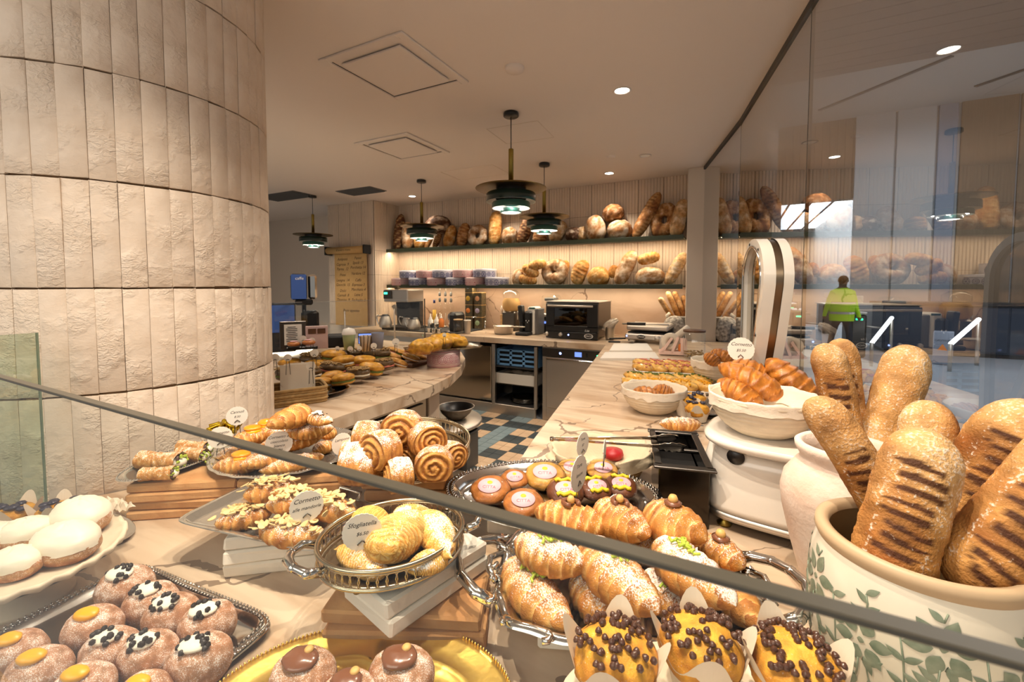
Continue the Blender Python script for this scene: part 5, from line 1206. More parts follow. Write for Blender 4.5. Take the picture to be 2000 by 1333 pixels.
# -- cream bun stand and blueberry muffins
t = thing('cake_stand', 'cream coloured cake stand with a scalloped rim at the left edge', 'cake stand', (-1.195, .285, .9)); O = outline('oval', .150, .150, 96)
loops(O, [(.004, .078), (0, .086), (.002, .091), (.010, .088), (.02, .084), (.06, .083)], wob=lambda i, k: .003*cos(i*2*pi/4) if k < 3 else 0).build('plate', MT['rattan_white'], t); loops(O, [(.004, .078), (.03, .070), (.09, .066)]).build('underside', MT['rattan_white'], t)
M().lathe([(0, 0), (.07, 0), (.068, .008), (.03, .02), (.022, .045), (.04, .07)], 32).build('pedestal', MT['rattan_white'], t)
def creambun(px, py, w, seed, label, ang, z=.985):
    p = at(px, py, z+.02); r = w/2*CW(p)*1.16; t = thing('cream_bun', label, 'pastry', (p.x, p.y, z), R(ang), 'cream topped buns on the stand')
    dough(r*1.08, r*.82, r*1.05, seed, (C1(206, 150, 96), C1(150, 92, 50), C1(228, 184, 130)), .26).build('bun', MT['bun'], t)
    so = seed*3.1
    def fn(u, v):
        ph = u*pi*.52; th = v*2*pi; k = 1+.05*N(cos(th)*1.3+so, sin(th)*1.3, ph, 1.3); q = sin(ph)*k
        return (r*1.07*q*cos(th), r*.82*q*sin(th), r*.60+r*.62*cos(ph)*k+.003*N(cos(th)*2+so, ph*3, sin(th)*2, 2)-r*.10*ss(.8, 1, u))
    M().grid(fn, 14, 30, cv=True, flip=True).build('whipped_cream', MT['cream'], t)
creambun(130, 1068, 112, 1, 'cream bun at the right front of the stand', 20); creambun(158, 1018, 104, 2, 'cream bun at the right back of the stand', 10); creambun(52, 1042, 84, 3, 'cream bun with a pointed peak in the middle of the stand', 40); creambun(28, 1102, 92, 4, 'cream bun at the front left, cut by the frame edge', 30); creambun(-12, 1050, 80, 5, 'cream bun mostly outside the left frame edge', 0)
def papercase(r, h, seed, pts=5, flare=1.55):
    rn = random.Random(seed)
    def fn(u, v):
        th = v*2*pi; k = .5+.5*cos(pts*th+seed); rr = r*(.76+.30*u**1.2+.30*k**1.5*u*u); z = h*u+.034*k**1.3*u*u-.010*(1-k)*u*u
        return (rr*cos(th), rr*sin(th), z)
    m = M(); m.grid(fn, 7, 60, cv=True, smooth=False); m.grid(lambda u, v: (r*.78*u*cos(v*2*pi), r*.78*u*sin(v*2*pi), .001), 2, 30, cv=True); return m
def muffin(px, py, w, z, seed, label, kind, group, flare=1.55, rz=0):
    p = at(px, py, z+.05); r = w/2*CW(p)*1.1; t = thing('muffin', label, 'muffin', (p.x, p.y, z), rz, group); rn = random.Random(seed)
    papercase(r*.92, .05, seed, 4, flare).build('paper_case', MT['paper'], t)
    o = dough(r*.97, r*.97, r*1.12, seed, (C1(226, 168, 56), C1(176, 104, 30)), 0, 20, 28, .07).build('cake', MT['crust'], t, (0, 0, .022))
    cent = o.data.vertices
    if kind == 'choc':
        me = M().lathe([(0, .0055), (.0025, .0042), (.0043, .0015), (.0043, -.001), (0, -.002)], 7).mesh('chocolate_chip', MT['choc_chip']); n = 0; tries = 0
        while n < 72 and tries < 400:
            tries += 1; a, q = rn.uniform(0, 6.28), sqrt(rn.random())
            if abs(q*sin(a+seed)) < .16 and q < .75 and rn.random() < .85: continue
            x, y = r*.93*q*cos(a), r*.93*q*sin(a); zc = top_z(o, x, y, .009)
            if zc <= 0: continue
            n += 1; put('chocolate_chip', me, t, (x, y, zc+.022), (rn.uniform(-.5, .5)+y*9, rn.uniform(-.5, .5)+x*9, 0))
    else:
        me = M().lathe([(0, .006), (.008, .004), (.011, 0), (.007, -.004)], 10).mesh('blueberry', MT['berry'])
        for _ in range(7): a, q = rn.uniform(0, 6.28), r*.75*sqrt(rn.random()); put('blueberry', me, t, (q*cos(a), q*sin(a), top_z(o, q*cos(a), q*sin(a))+.023))
    return t
p = at(40, 1000, .93); tag(loops(outline('oval', .16, .07, 48), [(0, .012), (.01, .010), (.03, .003)]).build('muffin_plate', MT['crystal'], None, (-1.405, .43, .9), (0, 0, R(10))), 'clear plate of blueberry muffins behind the cream bun stand', 'plate')
muffin(112, 1000, 76, .905, 21, 'blueberry muffin in parchment, right one behind the cream buns', 'blue', 'blueberry muffins'); muffin(28, 1003, 76, .905, 22, 'blueberry muffin in parchment, left one behind the cream buns', 'blue', 'blueberry muffins')
p = at(202, 1010, .99); t = thing('crumpled_napkin', 'crumpled white paper lace at the back rim of the cream bun stand', 'napkin', (p.x-.01, p.y+.03, .985)); M().grid(lambda u, v: ((u-.5)*.09, (v-.5)*.03, .016+.02*N(u*6, v*4, 2, 1.0)), 14, 6, smooth=False).build('paper', MT['paper'], t)

# -- doughnut tray
def beaded_tray(name, label, c, rz, kind, hx, hy, mk, prof, bead, n=110):
    t = thing(name, label, 'tray', c, rz); O = outline(kind, hx, hy, n); loops(O, prof).build('dish', MT[mk], t)
    if bead:
        for ins, st, r_, z in bead: stuff(beads(O, ins, z, st, r_).build('beaded_rim', MT[mk], t))
    return t
beaded_tray('doughnut_tray', 'large rectangular silver tray with a beaded rim holding sugared doughnuts', (-.893, .328, .9), R(5), 'rect', .21, .118, 'silver', [(0, .014), (.002, .018), (.008, .021), (.018, .018), (.024, .008), (.034, .002), (.06, .0015)], [(.004, .0085, .0036, .0195), (.014, .009, .004, .0205)])
GD = 'sugared doughnuts on the beaded tray'
def doughnut(px, py, w, z, seed, label, kind, ang, tilt=.25, group=GD, name='doughnut'):
    p = at(px, py, z+.035); r = w/2*CW(p); t = thing(name, label, 'doughnut', (p.x, p.y, z+r*.30*tilt), R(ang), group, (tilt, 0, R(ang)))
    if kind == 'choc': r *= 1.12
    hk = 1.22 if kind == 'choc' else 1.45
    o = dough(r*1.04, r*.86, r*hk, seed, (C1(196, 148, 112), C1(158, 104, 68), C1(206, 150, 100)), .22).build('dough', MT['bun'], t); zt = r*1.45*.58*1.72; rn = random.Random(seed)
    if kind == 'custard':
        k = dough(r*.46, r*.29, .012, seed+5, (C1(246, 190, 30), C1(240, 170, 20)), 0, 10, 20, .05).build('custard_cap', MT['custard'], t, (0, 0, top_z(o, 0, 0)-.003))
    elif kind == 'choc':
        zc = top_z(o, 0, 0); dough(r*.55, r*.42, .012, seed+5, (C1(120, 76, 52),)*2, 0, 10, 20, .08).build('chocolate_glaze', MT['choc'], t, (0, 0, zc-.004)); M().lathe([(0, 0), (.006, .001), (.007, .003), (.004, .006), (0, .006)], 14).build('hazelnut', MT['hazelnut'], t, (.008, .010, zc+.004))
    else:
        zc = top_z(o, 0, 0); dough(r*.50, r*.33, .010, seed+5, (C1(250, 244, 226),)*2, 0, 10, 20, .06).build('cream_cap', MT['cream'], t, (0, 0, zc-.003))
        me = M().lathe([(0, .0055), (.003, .004), (.0045, .001), (.0045, -.001), (0, -.002)], 6).mesh('chocolate_chip', MT['choc_dark'])
        for _ in range(13):
            a, q = rn.uniform(0, 6.28), .35+.75*sqrt(rn.random()); x, y = r*.50*q*cos(a), r*.33*q*sin(a); put('chocolate_chip', me, t, (x, y, max(top_z(o, x, y), zc-.004)+(.006 if q < .9 else .001)), (rn.uniform(-.4, .4), rn.uniform(-.4, .4), 0))
for i, (px, py, w, k, lab) in enumerate(((252, 1140, 108, 'chip', 'chip topped doughnut at the far corner of the tray'), (300, 1168, 104, 'chip', 'chip topped doughnut, second along the back right row'), (342, 1192, 108, 'chip', 'chip topped doughnut, third along the back right row'), (410, 1208, 110, 'chip', 'chip topped doughnut at the right corner of the tray'),
        (222, 1256, 112, 'chip', 'chip topped doughnut just right of the middle custard one'), (298, 1266, 118, 'chip', 'chip topped doughnut in the middle of the tray'), (394, 1276, 124, 'chip', 'chip topped doughnut nearest the right front of the tray'),
        (42, 1258, 112, 'custard', 'custard topped doughnut at the left frame edge'), (190, 1214, 112, 'custard', 'custard topped doughnut behind the two others'), (84, 1296, 124, 'custard', 'custard topped doughnut at the front left'), (172, 1328, 126, 'custard', 'custard topped doughnut at the bottom frame edge'), (286, 1338, 112, 'custard', 'custard topped doughnut cut by the bottom frame edge'))):
    doughnut(px, py, w, .902, 200+i, lab, k, 32+6*sin(i*2.3), .30)
# -- gold tray with chocolate doughnuts
t = thing('gold_tray', 'polished gold oval tray with a lobed rope-edged rim', 'tray', (-.448, .397, .9), R(28)); O = outline('lobed', .218, .158, 140)
loops(O, [(0, .018), (.003, .021), (.012, .017), (.030, .015), (.048, .008), (.052, .011), (.057, .006), (.075, .003)]).build('dish', MT['gold'], t); stuff(beads(O, .002, .0215, .006, .0026).build('rope_rim', MT['gold'], t))
for i, (px, py, w, lab) in enumerate(((594, 1308, 120, 'chocolate topped doughnut at the left of the gold tray'), (784, 1306, 118, 'chocolate topped doughnut at the right of the gold tray'), (682, 1346, 112, 'chocolate topped doughnut at the front of the gold tray, cut by the frame'))):
    doughnut(px, py, w, .905, 240+i, lab, 'choc', 22, .15, 'chocolate doughnuts on the gold tray')

# -- octagonal tray of wrapped cakes
tag(M().box((0, 0, .02), (.26, .16, .04), .004).build('riser_block', MT['white_brick'], None, (-.43, 1.0, .9), (0, 0, R(20))), 'white riser block under the tray of wrapped cakes', 'riser')
beaded_tray('wrapped_cake_tray', 'octagonal silver tray with beaded rim holding film wrapped cakes', (-.42, 1.035, .9415), R(20), 'oct', .285, .195, 'silver', [(0, .020), (.002, .024), (.009, .027), (.022, .025), (.034, .008), (.05, .002), (.08, .0015)], [(.004, .012, .005, .0255), (.016, .012, .005, .0265)])
def wrapped(px, py, w, z, seed, label, kind, ang):
    p = at(px, py, z+.02); r = w/2*CW(p); t = thing('wrapped_cake', label, 'cake', (p.x, p.y, z+.010), R(ang), 'film wrapped cakes with pink stickers', (R(18), 0, R(16+ang*.5)))
    pal = {'brown': (C1(196, 126, 66), C1(150, 84, 38)), 'gold': (C1(222, 168, 84), C1(188, 124, 50)), 'choc': (C1(118, 70, 44), C1(88, 48, 30))}[kind]
    o = dough(r*1.02, r*.92, r*.66, seed, pal, 0, 18, 26, .04).build('cake', MT['glazed'], t); zc = r*.66*.58*1.72
    if kind == 'choc':
        for q in (-.5, .5): M().tube([(r*.75*(i/6-.5)*1.4, r*q+.004*sin(i*2), top_z(o, r*.75*(i/6-.5)*1.4, r*q, .01)) for i in range(7)], .0055, 6).build('lemon_icing', MT['sticker_lemon'], t)
    s = thing_child = M().lathe([(0, .0016), (r*.58, .0008), (r*.59, 0)], 32, sy=.78).build('sticker', MT['sticker'], t, (0, -r*.12, zc+.0003), (R(6), 0, 0))
    M().lathe([(0, .0006), (r*.13, .0003), (r*.14, 0)], 10, sy=.8).build('lemon_emblem', MT['sticker_lemon'], s, (0, r*.17, .0017)); text('CITTA', r*.24, MT['tin_red'], s, (0, -r*.12, .0017), (0, 0, 0), ext=.0001)
    def film(u, v):
        th = v*2*pi; k = 1.10+.10*N(cos(th)*2+seed, sin(th)*2, u*3, 1.2)
        return (r*k*cos(th)*sin(u*pi*.5), r*.92*k*sin(th)*sin(u*pi*.5), .001+(zc*1.06+.006)*cos(u*pi*.5)**.8)
    M().grid(film, 9, 26, cv=True, smooth=False, flip=True).build('film_wrap', MT['film'], t)
for i, (px, py, w, k, a, lab) in enumerate(((958, 958, 78, 'brown', 10, 'wrapped brown cake at the left end of the tray'), (1004, 936, 56, 'brown', 40, 'wrapped brown cake behind the left one'), (1022, 984, 80, 'brown', 20, 'wrapped brown cake at the front, above the guard edge'), (1064, 932, 80, 'gold', 15, 'wrapped golden cake in the middle of the tray'),
        (1116, 918, 60, 'gold', 30, 'wrapped golden cake behind the edge-on tags'), (1176, 920, 62, 'gold', 25, 'wrapped golden cake at the far right back'), (1104, 962, 74, 'choc', 25, 'wrapped chocolate cake with lemon icing, left of three'), (1162, 955, 66, 'choc', 50, 'wrapped chocolate cake with lemon icing, middle of three'), (1212, 950, 64, 'choc', 10, 'wrapped chocolate cake with lemon icing, right of three'))):
    wrapped(px, py, w, .945, 300+i, lab, k, a)

# -- ornate tray of pistachio croissants
tag(M().box((0, 0, .033), (.30, .16, .066), .004).build('riser_block', MT['white_brick'], None, (-.17, .76, .9), (0, 0, R(22))), 'white riser block under the ornate handled tray', 'riser')
t = thing('ornate_tray', 'large ornate silver tray with two scroll handles holding pistachio croissants', 'tray', (-.168, .752, .9675), R(21)); O = outline('wavy', .225, .155, 128)
loops(O, [(0, .014), (.004, .020), (.012, .022), (.024, .018), (.034, .006), (.05, .002), (.08, .0015)], wob=lambda i, k: .0022*sin(i*2*pi/8)*(k < 4)).build('dish', MT['silver'], t)
sc = M()
for i in range(24):
    a = 2*pi*i/24; x, y = O[int(128*i/24)]; f = 1.01; sc.tube([(x*f+.012*cos(a+q*.9+i % 2*pi)*(1-.2*q), y*f+.012*sin(a+q*.9+i % 2*pi)*(1-.2*q), .021+.001*q) for q in range(5)], .005, 6)
stuff(sc.build('scroll_rim', MT['silver'], t))
for s in (-1, 1):
    P = [(s*.222, -.085, .018), (s*.250, -.080, .026), (s*.282, -.050, .034), (s*.295, -.018, .036), (s*.288, .02, .036), (s*.270, .05, .033), (s*.245, .072, .026), (s*.220, .075, .018)]
    hm = M().tube(P, .008, 10, rad=[.011, .010, .009, .011, .0085, .009, .010, .011]); hm.tube([(s*.222, -.04, .02), (s*.238, -.02, .028), (s*.24, .01, .028), (s*.222, .04, .02)], .006, 8)
    for q in P[1:-1]: hm.lathe([(0, -.009), (.008, -.006), (.011, 0), (.008, .006), (0, .009)], 10, c=q)
    hm.build('handle', MT['silver'], t)
G1 = 'pistachio and hazelnut croissants on the ornate tray'; B = .971
for i, (a, lab, kw) in enumerate((((990, 1098, 1102, 1228, 84, B), 'pistachio croissant at the left front of the ornate tray', dict(top='pistachio', sugar=.42)), ((1118, 1128, 1236, 1222, 88, B), 'pistachio croissant at the centre front of the ornate tray', dict(top='pistachio', sugar=.45)),
        ((1262, 1120, 1345, 1205, 82, B), 'short pistachio croissant, white with sugar, behind the muffins', dict(top='pistachio', sugar=.62)), ((1408, 1120, 1475, 1222, 74, B), 'plain golden croissant at the right rim of the ornate tray', dict(sugar=.03)),
        ((1005, 1058, 1145, 1108, 78, B+.055), 'pistachio croissant lying across the top left of the pile', dict(top='pistachio', sugar=.5)), ((1140, 1060, 1272, 1200, 98, B+.05), 'largest pistachio croissant on top in the middle of the pile', dict(top='pistachio', sugar=.5)),
        ((1280, 1062, 1425, 1185, 98, B+.05), 'pistachio croissant on top at the right, heavy with sugar', dict(top='pistachio', sugar=.66)), ((1045, 1000, 1190, 1035, 74, B+.05), 'chocolate swirl croissant lying at the back left', dict(top='choc', sugar=.2)), ((1165, 990, 1262, 1050, 80, B+.055), 'chocolate swirl croissant behind the leaning tag', dict(top='choc', sugar=.3)),
        ((1262, 1000, 1372, 1060, 92, B+.06), 'croissant with a hazelnut on a chocolate ring at the back right', dict(top='hazelnut', sugar=.2)), ((1370, 1050, 1448, 1105, 66, B+.02), 'croissant with a hazelnut at the far right back', dict(top='hazelnut', sugar=.34)), ((1085, 1040, 1200, 1075, 70, B+.0), 'croissant under the pile at the back of the ornate tray', dict(sugar=.3)), ((1230, 1060, 1340, 1100, 70, B), 'croissant under the pile at the back right of the ornate tray', dict(sugar=.3)))):
    kw['sugar'] = kw['sugar']*.8; croissant_thing(*a, 120+i, lab, G1, nb=3.6+i % 3*.5, **kw)
# -- chocolate chip muffins
tp = thing('cake_tin', 'pale pink cake tin used as a riser for the chocolate chip muffins', 'tin', (-.005, .47, .9)); M().lathe([(0, 0), (.118, 0), (.12, .004), (.12, .075)], 44).build('body', MT['pink_tin'], tp); M().lathe([(.1215, .070), (.122, .092), (.118, .096), (0, .096)], 44).build('lid', MT['pink_tin'], tp)
tag(loops(outline('oval', .175, .085, 56), [(0, .010), (.003, .012), (.02, .006), (.04, .002)]).build('muffin_plate', MT['rattan_white'], None, (-.022, .548, .9962), (0, 0, R(28))), 'oval cream plate under the three chocolate chip muffins', 'plate')
for i, (px, py, w, lab) in enumerate(((1200, 1282, 158, 'chocolate chip muffin, left of three in parchment'), (1370, 1262, 152, 'chocolate chip muffin, middle of three in parchment'), (1552, 1300, 168, 'chocolate chip muffin, right of three in parchment'))):
    muffin(px, py, w, .9990, 31+i, lab, 'choc', 'chocolate chip muffins', 1.7, .4*i)

# ================================================================== PRICE TAGS ON THE DISPLAY
def ptag(px, py, w, z, d_base, yaw, lines, label, leg=.06, ws=1.0):
    p = atd(px, py, d_base); return price_tag(p, w*CW(p), yaw, lines, label, leg, ws)
YC = lambda px: YAW-math.atan((px-1000)/FPX)        # turned to face the shop front
ptag(707, 1040, 78, 0, .695, YC(707), (('Sfogliatella', .17), ('$6.50', .13)), 'white scalloped price tag reading Sfogliatella', .03)
ptag(599, 990, 66, 0, .85, YC(599)+.1, (('Cornetto', .2), ('alle mandorle', .15)), 'white scalloped price tag reading Cornetto alle mandorle', .02)
ptag(545, 867, 52, 0, 1.17, YC(545), (('Cornetto al', .16), ('cioccolato', .15), ('bianco', .15), ('6.50', .12)), 'white scalloped price tag reading Cornetto al cioccolato bianco', .02)
ptag(668, 868, 46, 0, 1.10, YC(668)+.35, (('Lampone', .17), ('al', .15), ('$6.50', .15)), 'white scalloped price tag in front of the coiled rolls', .03, .9)
ptag(463, 813, 40, 0, 1.36, YC(463), (('Cannoli', .2), ('8.50', .16)), 'white scalloped price tag reading Cannoli beside the gold bow', .08)
ptag(430, 855, 46, 0, 1.20, YC(430), (('Cornetto', .18), ('albicocca', .15)), 'white scalloped price tag partly hidden by the dark guard edge', .02)
ptag(1198, 998, 66, 0, .86, YC(1198)+.95, (('Cornetto', .15), ('nocciola', .15), ('$6.50', .13)), 'white price tag turned sideways above the ornate tray', .0)
ptag(1131, 925, 72, 0, 1.02, YC(1131)+1.12, (('Torta', .14), ('limone', .14)), 'white price tag nearly edge-on in the wrapped cake tray, front one', .02)
ptag(1138, 868, 48, 0, 1.16, YC(1138)+1.05, (('Torta', .15), ('$7', .14)), 'white price tag nearly edge-on behind the wrapped cakes, higher one', .05)
ptag(1181, 880, 44, 0, 1.12, YC(1181)+1.45, (), 'white price tag seen fully edge-on in front of the cloth basket', .02)
ptag(1447, 683, 50, 0, 1.32, YC(1447)-.05, (('Cornetto', .2), ('$5.50', .15)), 'white scalloped price tag above the bowl of plain croissants', .02)
# ================================================================== JARS OF LONG LOAVES
def stick(top, bot, w, seed, label, kind='gold', stripes=None, group='long loaves in the jars', ext=.35, curve=.0, heart=0):
    """a long loaf from its top end down into a jar; stripes = (t0, t1, facing yaw) flour-stencil bars"""
    a, b = Vector(top), Vector(bot); b = b+(b-a)*ext; ax = a-b; L_ = ax.length+w*.4; zq = ax.normalized(); r = w/2
    view = Vector((-a.x, -a.y, 0)).normalized(); yq = (view-zq*view.dot(zq)).normalized(); xq = yq.cross(zq); rot = Matrix((xq, yq, zq)).transposed()
    so = seed*5.7; hi, lo, fl = C1(206, 150, 82), C1(140, 84, 34), C1(214, 172, 116); bk = C1(70, 34, 14)
    def fn(u, v):
        t = u*2-1; th = v*2*pi; cw = min(.95, 2.7*r/L_); tq = max(0, abs(t)-(1-cw))/cw; e = max(0, 1-tq**2.1)**.5
        k = r*e*(1+.05*N(t*3+so, cos(th), sin(th), 1.3)+.018*N(t*14, cos(th)*3+so, sin(th)*3, 1.5)); x, y, z = k*cos(th)+curve*r*(t*t-.4), k*sin(th)*.84, L_/2*t
        n1 = N(x*26+so, y*26, z*26, 1.0); n2 = N(x*8, y*8+so, z*8, 1.0)
        c = lerp(lo, hi, .55+n1*.5+n2*.7); c = lerp(c, fl, max(0, .25+.9*t-.3+n2)*.8)
        s = max(0, min(1, .10+.13*t+n2*.3))
        if stripes:
            t0, t1, per = stripes; q = (1-t)/2
            if t0 < q < t1 and sin(th) > .25 and abs(cos(th)+.08+.16*n2+.1*sin(q*23)) < .52:
                b_ = .5+.5*sin((q*per+.05*cos(th)*per*.3+.25*n1)*2*pi); k2 = ss(.35, .6, b_+.35*n1); c = lerp(c, bk, k2*.95); s *= 1-k2
            elif t0 < q < t1 and sin(th) > .15 and abs(cos(th)) > .56 and abs(cos(th)) < .68: s = .34
        return (x, y, z), (*c, s)
    m = M(); m.grid(fn, 84, 36, cv=True)
    o = m.build('long_loaf', MT['bread'], None, (a+b)/2); o.rotation_euler = rot.to_euler(); return tag(o, label, 'bread', group)
# clay jar
JC = (.193, 1.023); t = thing('clay_jar', 'chalky pale clay jar with a narrow neck behind the floral pot', 'jar', (*JC, .9))
M().lathe([(0, 0), (.062, 0), (.066, .01), (.088, .09), (.104, .16), (.108, .195), (.102, .225), (.085, .25), (.074, .262), (.078, .272), (.084, .282), (.085, .292), (.078, .297), (.071, .292), (.066, .27), (.07, .25), (.09, .2), (.06, .02), (0, .015)], 64).build('body', MT['jar_clay'], t)
stick(atd(1616, 682, .93), atd(1658, 905, .90), 62*.92/FPX, 1, 'split loaf standing in the clay jar, left lobe of the pair', stripes=(.25, .9, 14), ext=.12, curve=.2)
stick(atd(1642, 672, .96), atd(1668, 905, .93), 58*.92/FPX, 2, 'striped loaf standing in the clay jar, right lobe of the pair', stripes=(.15, .9, 17), ext=.12)
stick(atd(1776, 690, .93), atd(1712, 905, .88), 84*.88/FPX, 3, 'tall plain loaf leaning right out of the clay jar', ext=.12)
# floral pot
PCN = (.229, .782); t = thing('floral_pot', 'large cream glazed pot painted with green flowers at the right', 'pot', (*PCN, .9)); pr_ = [(0, 0), (.088, 0), (.096, .008), (.116, .06), (.123, .12), (.123, .17), (.119, .21), (.113, .232)]
bd = M().lathe(pr_, 72).build('body', MT['pot_glaze'], t)
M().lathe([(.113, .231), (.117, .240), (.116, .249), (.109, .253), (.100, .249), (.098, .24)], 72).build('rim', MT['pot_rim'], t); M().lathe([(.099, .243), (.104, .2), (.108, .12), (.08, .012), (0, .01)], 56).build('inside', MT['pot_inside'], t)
def pr_r(z):
    for (r0, z0), (r1, z1) in zip(pr_[1:], pr_[2:]):
        if z0 <= z <= z1: return r0+(r1-r0)*(z-z0)/(z1-z0)
    return .12
def leaf(m, a, z, ang, l, w):
    n = 9; V = []; R0 = .12
    for i in range(n):
        q = i/(n-1); x = l*q; wd = w*sin(pi*q**.8)*.5
        for s in (-1, 0, 1): u = x*cos(ang)-s*wd*sin(ang); v = x*sin(ang)+s*wd*cos(ang); V.append((a+u/R0, z+v, .0009 if s else .0014))
    P = [((pr_r(zz_)+h_)*cos(aa), (pr_r(zz_)+h_)*sin(aa), zz_) for aa, zz_, h_ in V]; F = []
    for i in range(n-1):
        for k in (0, 1): F.append((i*3+k, i*3+3+k, i*3+4+k, i*3+1+k))
    m.add(P, F, True)
def stem(m, pts): m.tube([((pr_r(z)+.0006)*cos(a), (pr_r(z)+.0006)*sin(a), z) for a, z in pts], .0011, 4)
m = M(); rn = random.Random(9)
fa = atan2(-PCN[1]*.62, -PCN[0]-.30)   # side of the pot that faces the shop front
for k in range(-3, 4):
    a0 = fa+.15+.62*k; z0 = .155+.035*(k % 2)-.012
    for q in range(6): leaf(m, a0+.009*cos(q*pi/3+.2)/.12, z0+.009*sin(q*pi/3+.2), q*pi/3+.2, .028 if k % 2 else .024, .0165)
    leaf(m, a0-.004/.12, z0, 0, .008, .008)
    for b_ in (-1, 1):
        pts = [(a0+b_*(.02+.05*i/6*(1+i*.35)), z0-.025-.06*(i/6)**1.3+.014*sin(i)*b_) for i in range(7)]; stem(m, pts)
        for i in range(1, 7): leaf(m, pts[i][0], pts[i][1], (0 if b_ > 0 else pi)+(-1)**i*.9-.25*b_, .022, .0095)
    pts = [(a0+.04*sin(i*.9), z0+.03+.042*i/4) for i in range(4)]; stem(m, [p_ for p_ in pts if p_[1] < .228])
    for i in range(4):
        if pts[i][1] < .212: leaf(m, pts[i][0], pts[i][1], pi/2+(-1)**i*.9, .018, .008)
    a1 = a0+.31; pts = [(a1+.05*sin(i*.8), .05+.032*i) for i in range(5)]; stem(m, pts)
    for i in range(5):
        for s in (-1, 1): leaf(m, pts[i][0], pts[i][1], pi/2+s*1.0, .020, .0085)
stuff(m.build('painted_flowers', MT['leaf_paint'], t))
stick(atd(1600, 788, .70), atd(1722, 990, .66), 80*.67/FPX, 4, 'long loaf leaning left over the clay jar, standing in the floral pot', stripes=(.35, .95, 15), ext=.28, curve=.25)
stick(atd(1815, 800, .74), atd(1800, 960, .70), 92*.72/FPX, 5, 'blunt loaf mostly hidden behind the nearest loaf in the floral pot', ext=.4)
stick(atd(1808, 862, .585), atd(1738, 1105, .565), 132*.57/FPX, 6, 'nearest striped loaf standing at the front of the floral pot', stripes=(.20, .86, 14), ext=.14)
stick(atd(2015, 812, .64), atd(1868, 1080, .66), 160*.60/FPX, 7, 'striped loaf leaning right in the floral pot', stripes=(.20, .85, 15), ext=.05)
stick(atd(2150, 850, .52), atd(1905, 1125, .535), 150*.53/FPX, 8, 'dark crusted loaf at the right edge of the floral pot', stripes=(.3, .9, 14), ext=.05)

# ================================================================== SCALE, BOWLS, TONGS
def rrect(hx, hy, n=64, e=4): return [(hx*abs(cos(a))**(2/e)*(1 if cos(a) > 0 else -1), hy*abs(sin(a))**(2/e)*(1 if sin(a) > 0 else -1)) for a in [2*pi*i/n for i in range(n)]]
def loft(secs, n=64, e=4, caps=True):
    """secs: (cx, cy, z, hx, hy)"""
    m = M(); V = []; F = []
    for cx, cy, z, hx, hy in secs: V += [(cx+x, cy+y, z) for x, y in rrect(hx, hy, n, e)]
    for k in range(len(secs)-1):
        for i in range(n): F.append((k*n+i, k*n+(i+1) % n, (k+1)*n+(i+1) % n, (k+1)*n+i))
    if caps: F.append(tuple(range(n))[::-1]); F.append(tuple((len(secs)-1)*n+i for i in range(n)))
    return m.add(V, F, True)
t = thing('shop_scale', 'white enamel counter scale with a looped display tower', 'scale', (.105, 1.265, .9), R(-8))
loft([(0, 0, .028, .162, .128), (0, 0, .044, .164, .13)]).build('base_band', MT['steel'], t)
loft([(0, 0, .044, .16, .127), (0, 0, .06, .16, .127), (0, .005, .16, .150, .118), (0, .005, .196, .145, .11)]).build('body', MT['white_enamel'], t)
loft([(0, 0, .206, .158, .142), (0, 0, .214, .168, .152), (0, 0, .224, .17, .154), (0, 0, .229, .162, .146)], e=3.2).build('platform', MT['white_enamel'], t)
M().tube([(-.135, -.02, .05), (-.150, .0, .12), (-.14, .06, .19), (-.10, .12, .205)], .03, 16, rad=[.028, .03, .03, .026]).build('side_moulding', MT['white_enamel'], t)
M().lathe([(0, .006), (.018, .004), (.02, 0)], 20).build('dark_button', MT['black_plastic'], t, (-.085, -.114, .186), (R(96), 0, 0))
for x in (-.11, .11):
    for y in (-.09, .09): M().lathe([(0, 0), (.016, 0), (.018, .006), (.009, .012), (.009, .018), (.014, .022), (.008, .03), (0, .03)], 14).build('foot', MT['brass'], t, (x, y, 0))
# display tower: a teardrop ring standing behind the platform
def tear(s, n=28):
    P = [(.245-s, 1.0+s*.0), (.255-s, 1.3), (.255-s, 1.50)]
    c, zc, rr = .125, 1.515, .13-s
    P += [(c+rr*cos(a), zc+rr*sin(a)) for a in [pi*i/n for i in range(1, n)]]
    P += [(-.003+s, 1.50), (.045+s*.95, 1.35), (.125+s*.8, 1.16), (.165+s*.5, 1.0)]
    return P
u = Vector((sin(R(-12)), cos(R(-12)), 0)); w_ = Vector((u.y, -u.x, 0)); O3 = Vector((.066, 1.445, 0))
def lift(P, off): return [O3+u*a+Vector((0, 0, z-.0))+w_*off for a, z in P]
tw = thing('scale_tower', 'white teardrop display tower of the scale with a steel stripe and mirrored window', 'scale tower', (O3.x, O3.y, 0)); tw.location = (0, 0, 0)
O0, I0 = tear(0), tear(.024); n = len(O0)
def band(P, o0, o1, Q=None, q0=0, q1=0):
    m = M(); A = lift(P, o0); B_ = lift(Q or P, o1); m.add(A+B_, [(i, i+1, n+i+1, n+i) for i in range(n-1)], True); return m
m = M()
for a_, b_ in (((O0, -.002), (I0, -.004)), ((I0, -.004), (I0, .02)), ((O0, .03), (O0, -.002)), ((O0, .076), (O0, .05)), ((I0, .078), (O0, .076)), ((I0, .06), (I0, .078))):
    A = lift(a_[0], a_[1]); B_ = lift(b_[0], b_[1]); m.add(A+B_, [(i, i+1, n+i+1, n+i) for i in range(n-1)], True)
m.build('shell', MT['white_enamel'], tw); band(tear(.003), .028, .052).build('steel_stripe', mat('bronze_steel', S(150, 130, 106), .3, 1.0), tw)
m = M(); m.tube(lift(I0, -.004), .004, 6); m.build('window_trim', MT['silver'], tw)
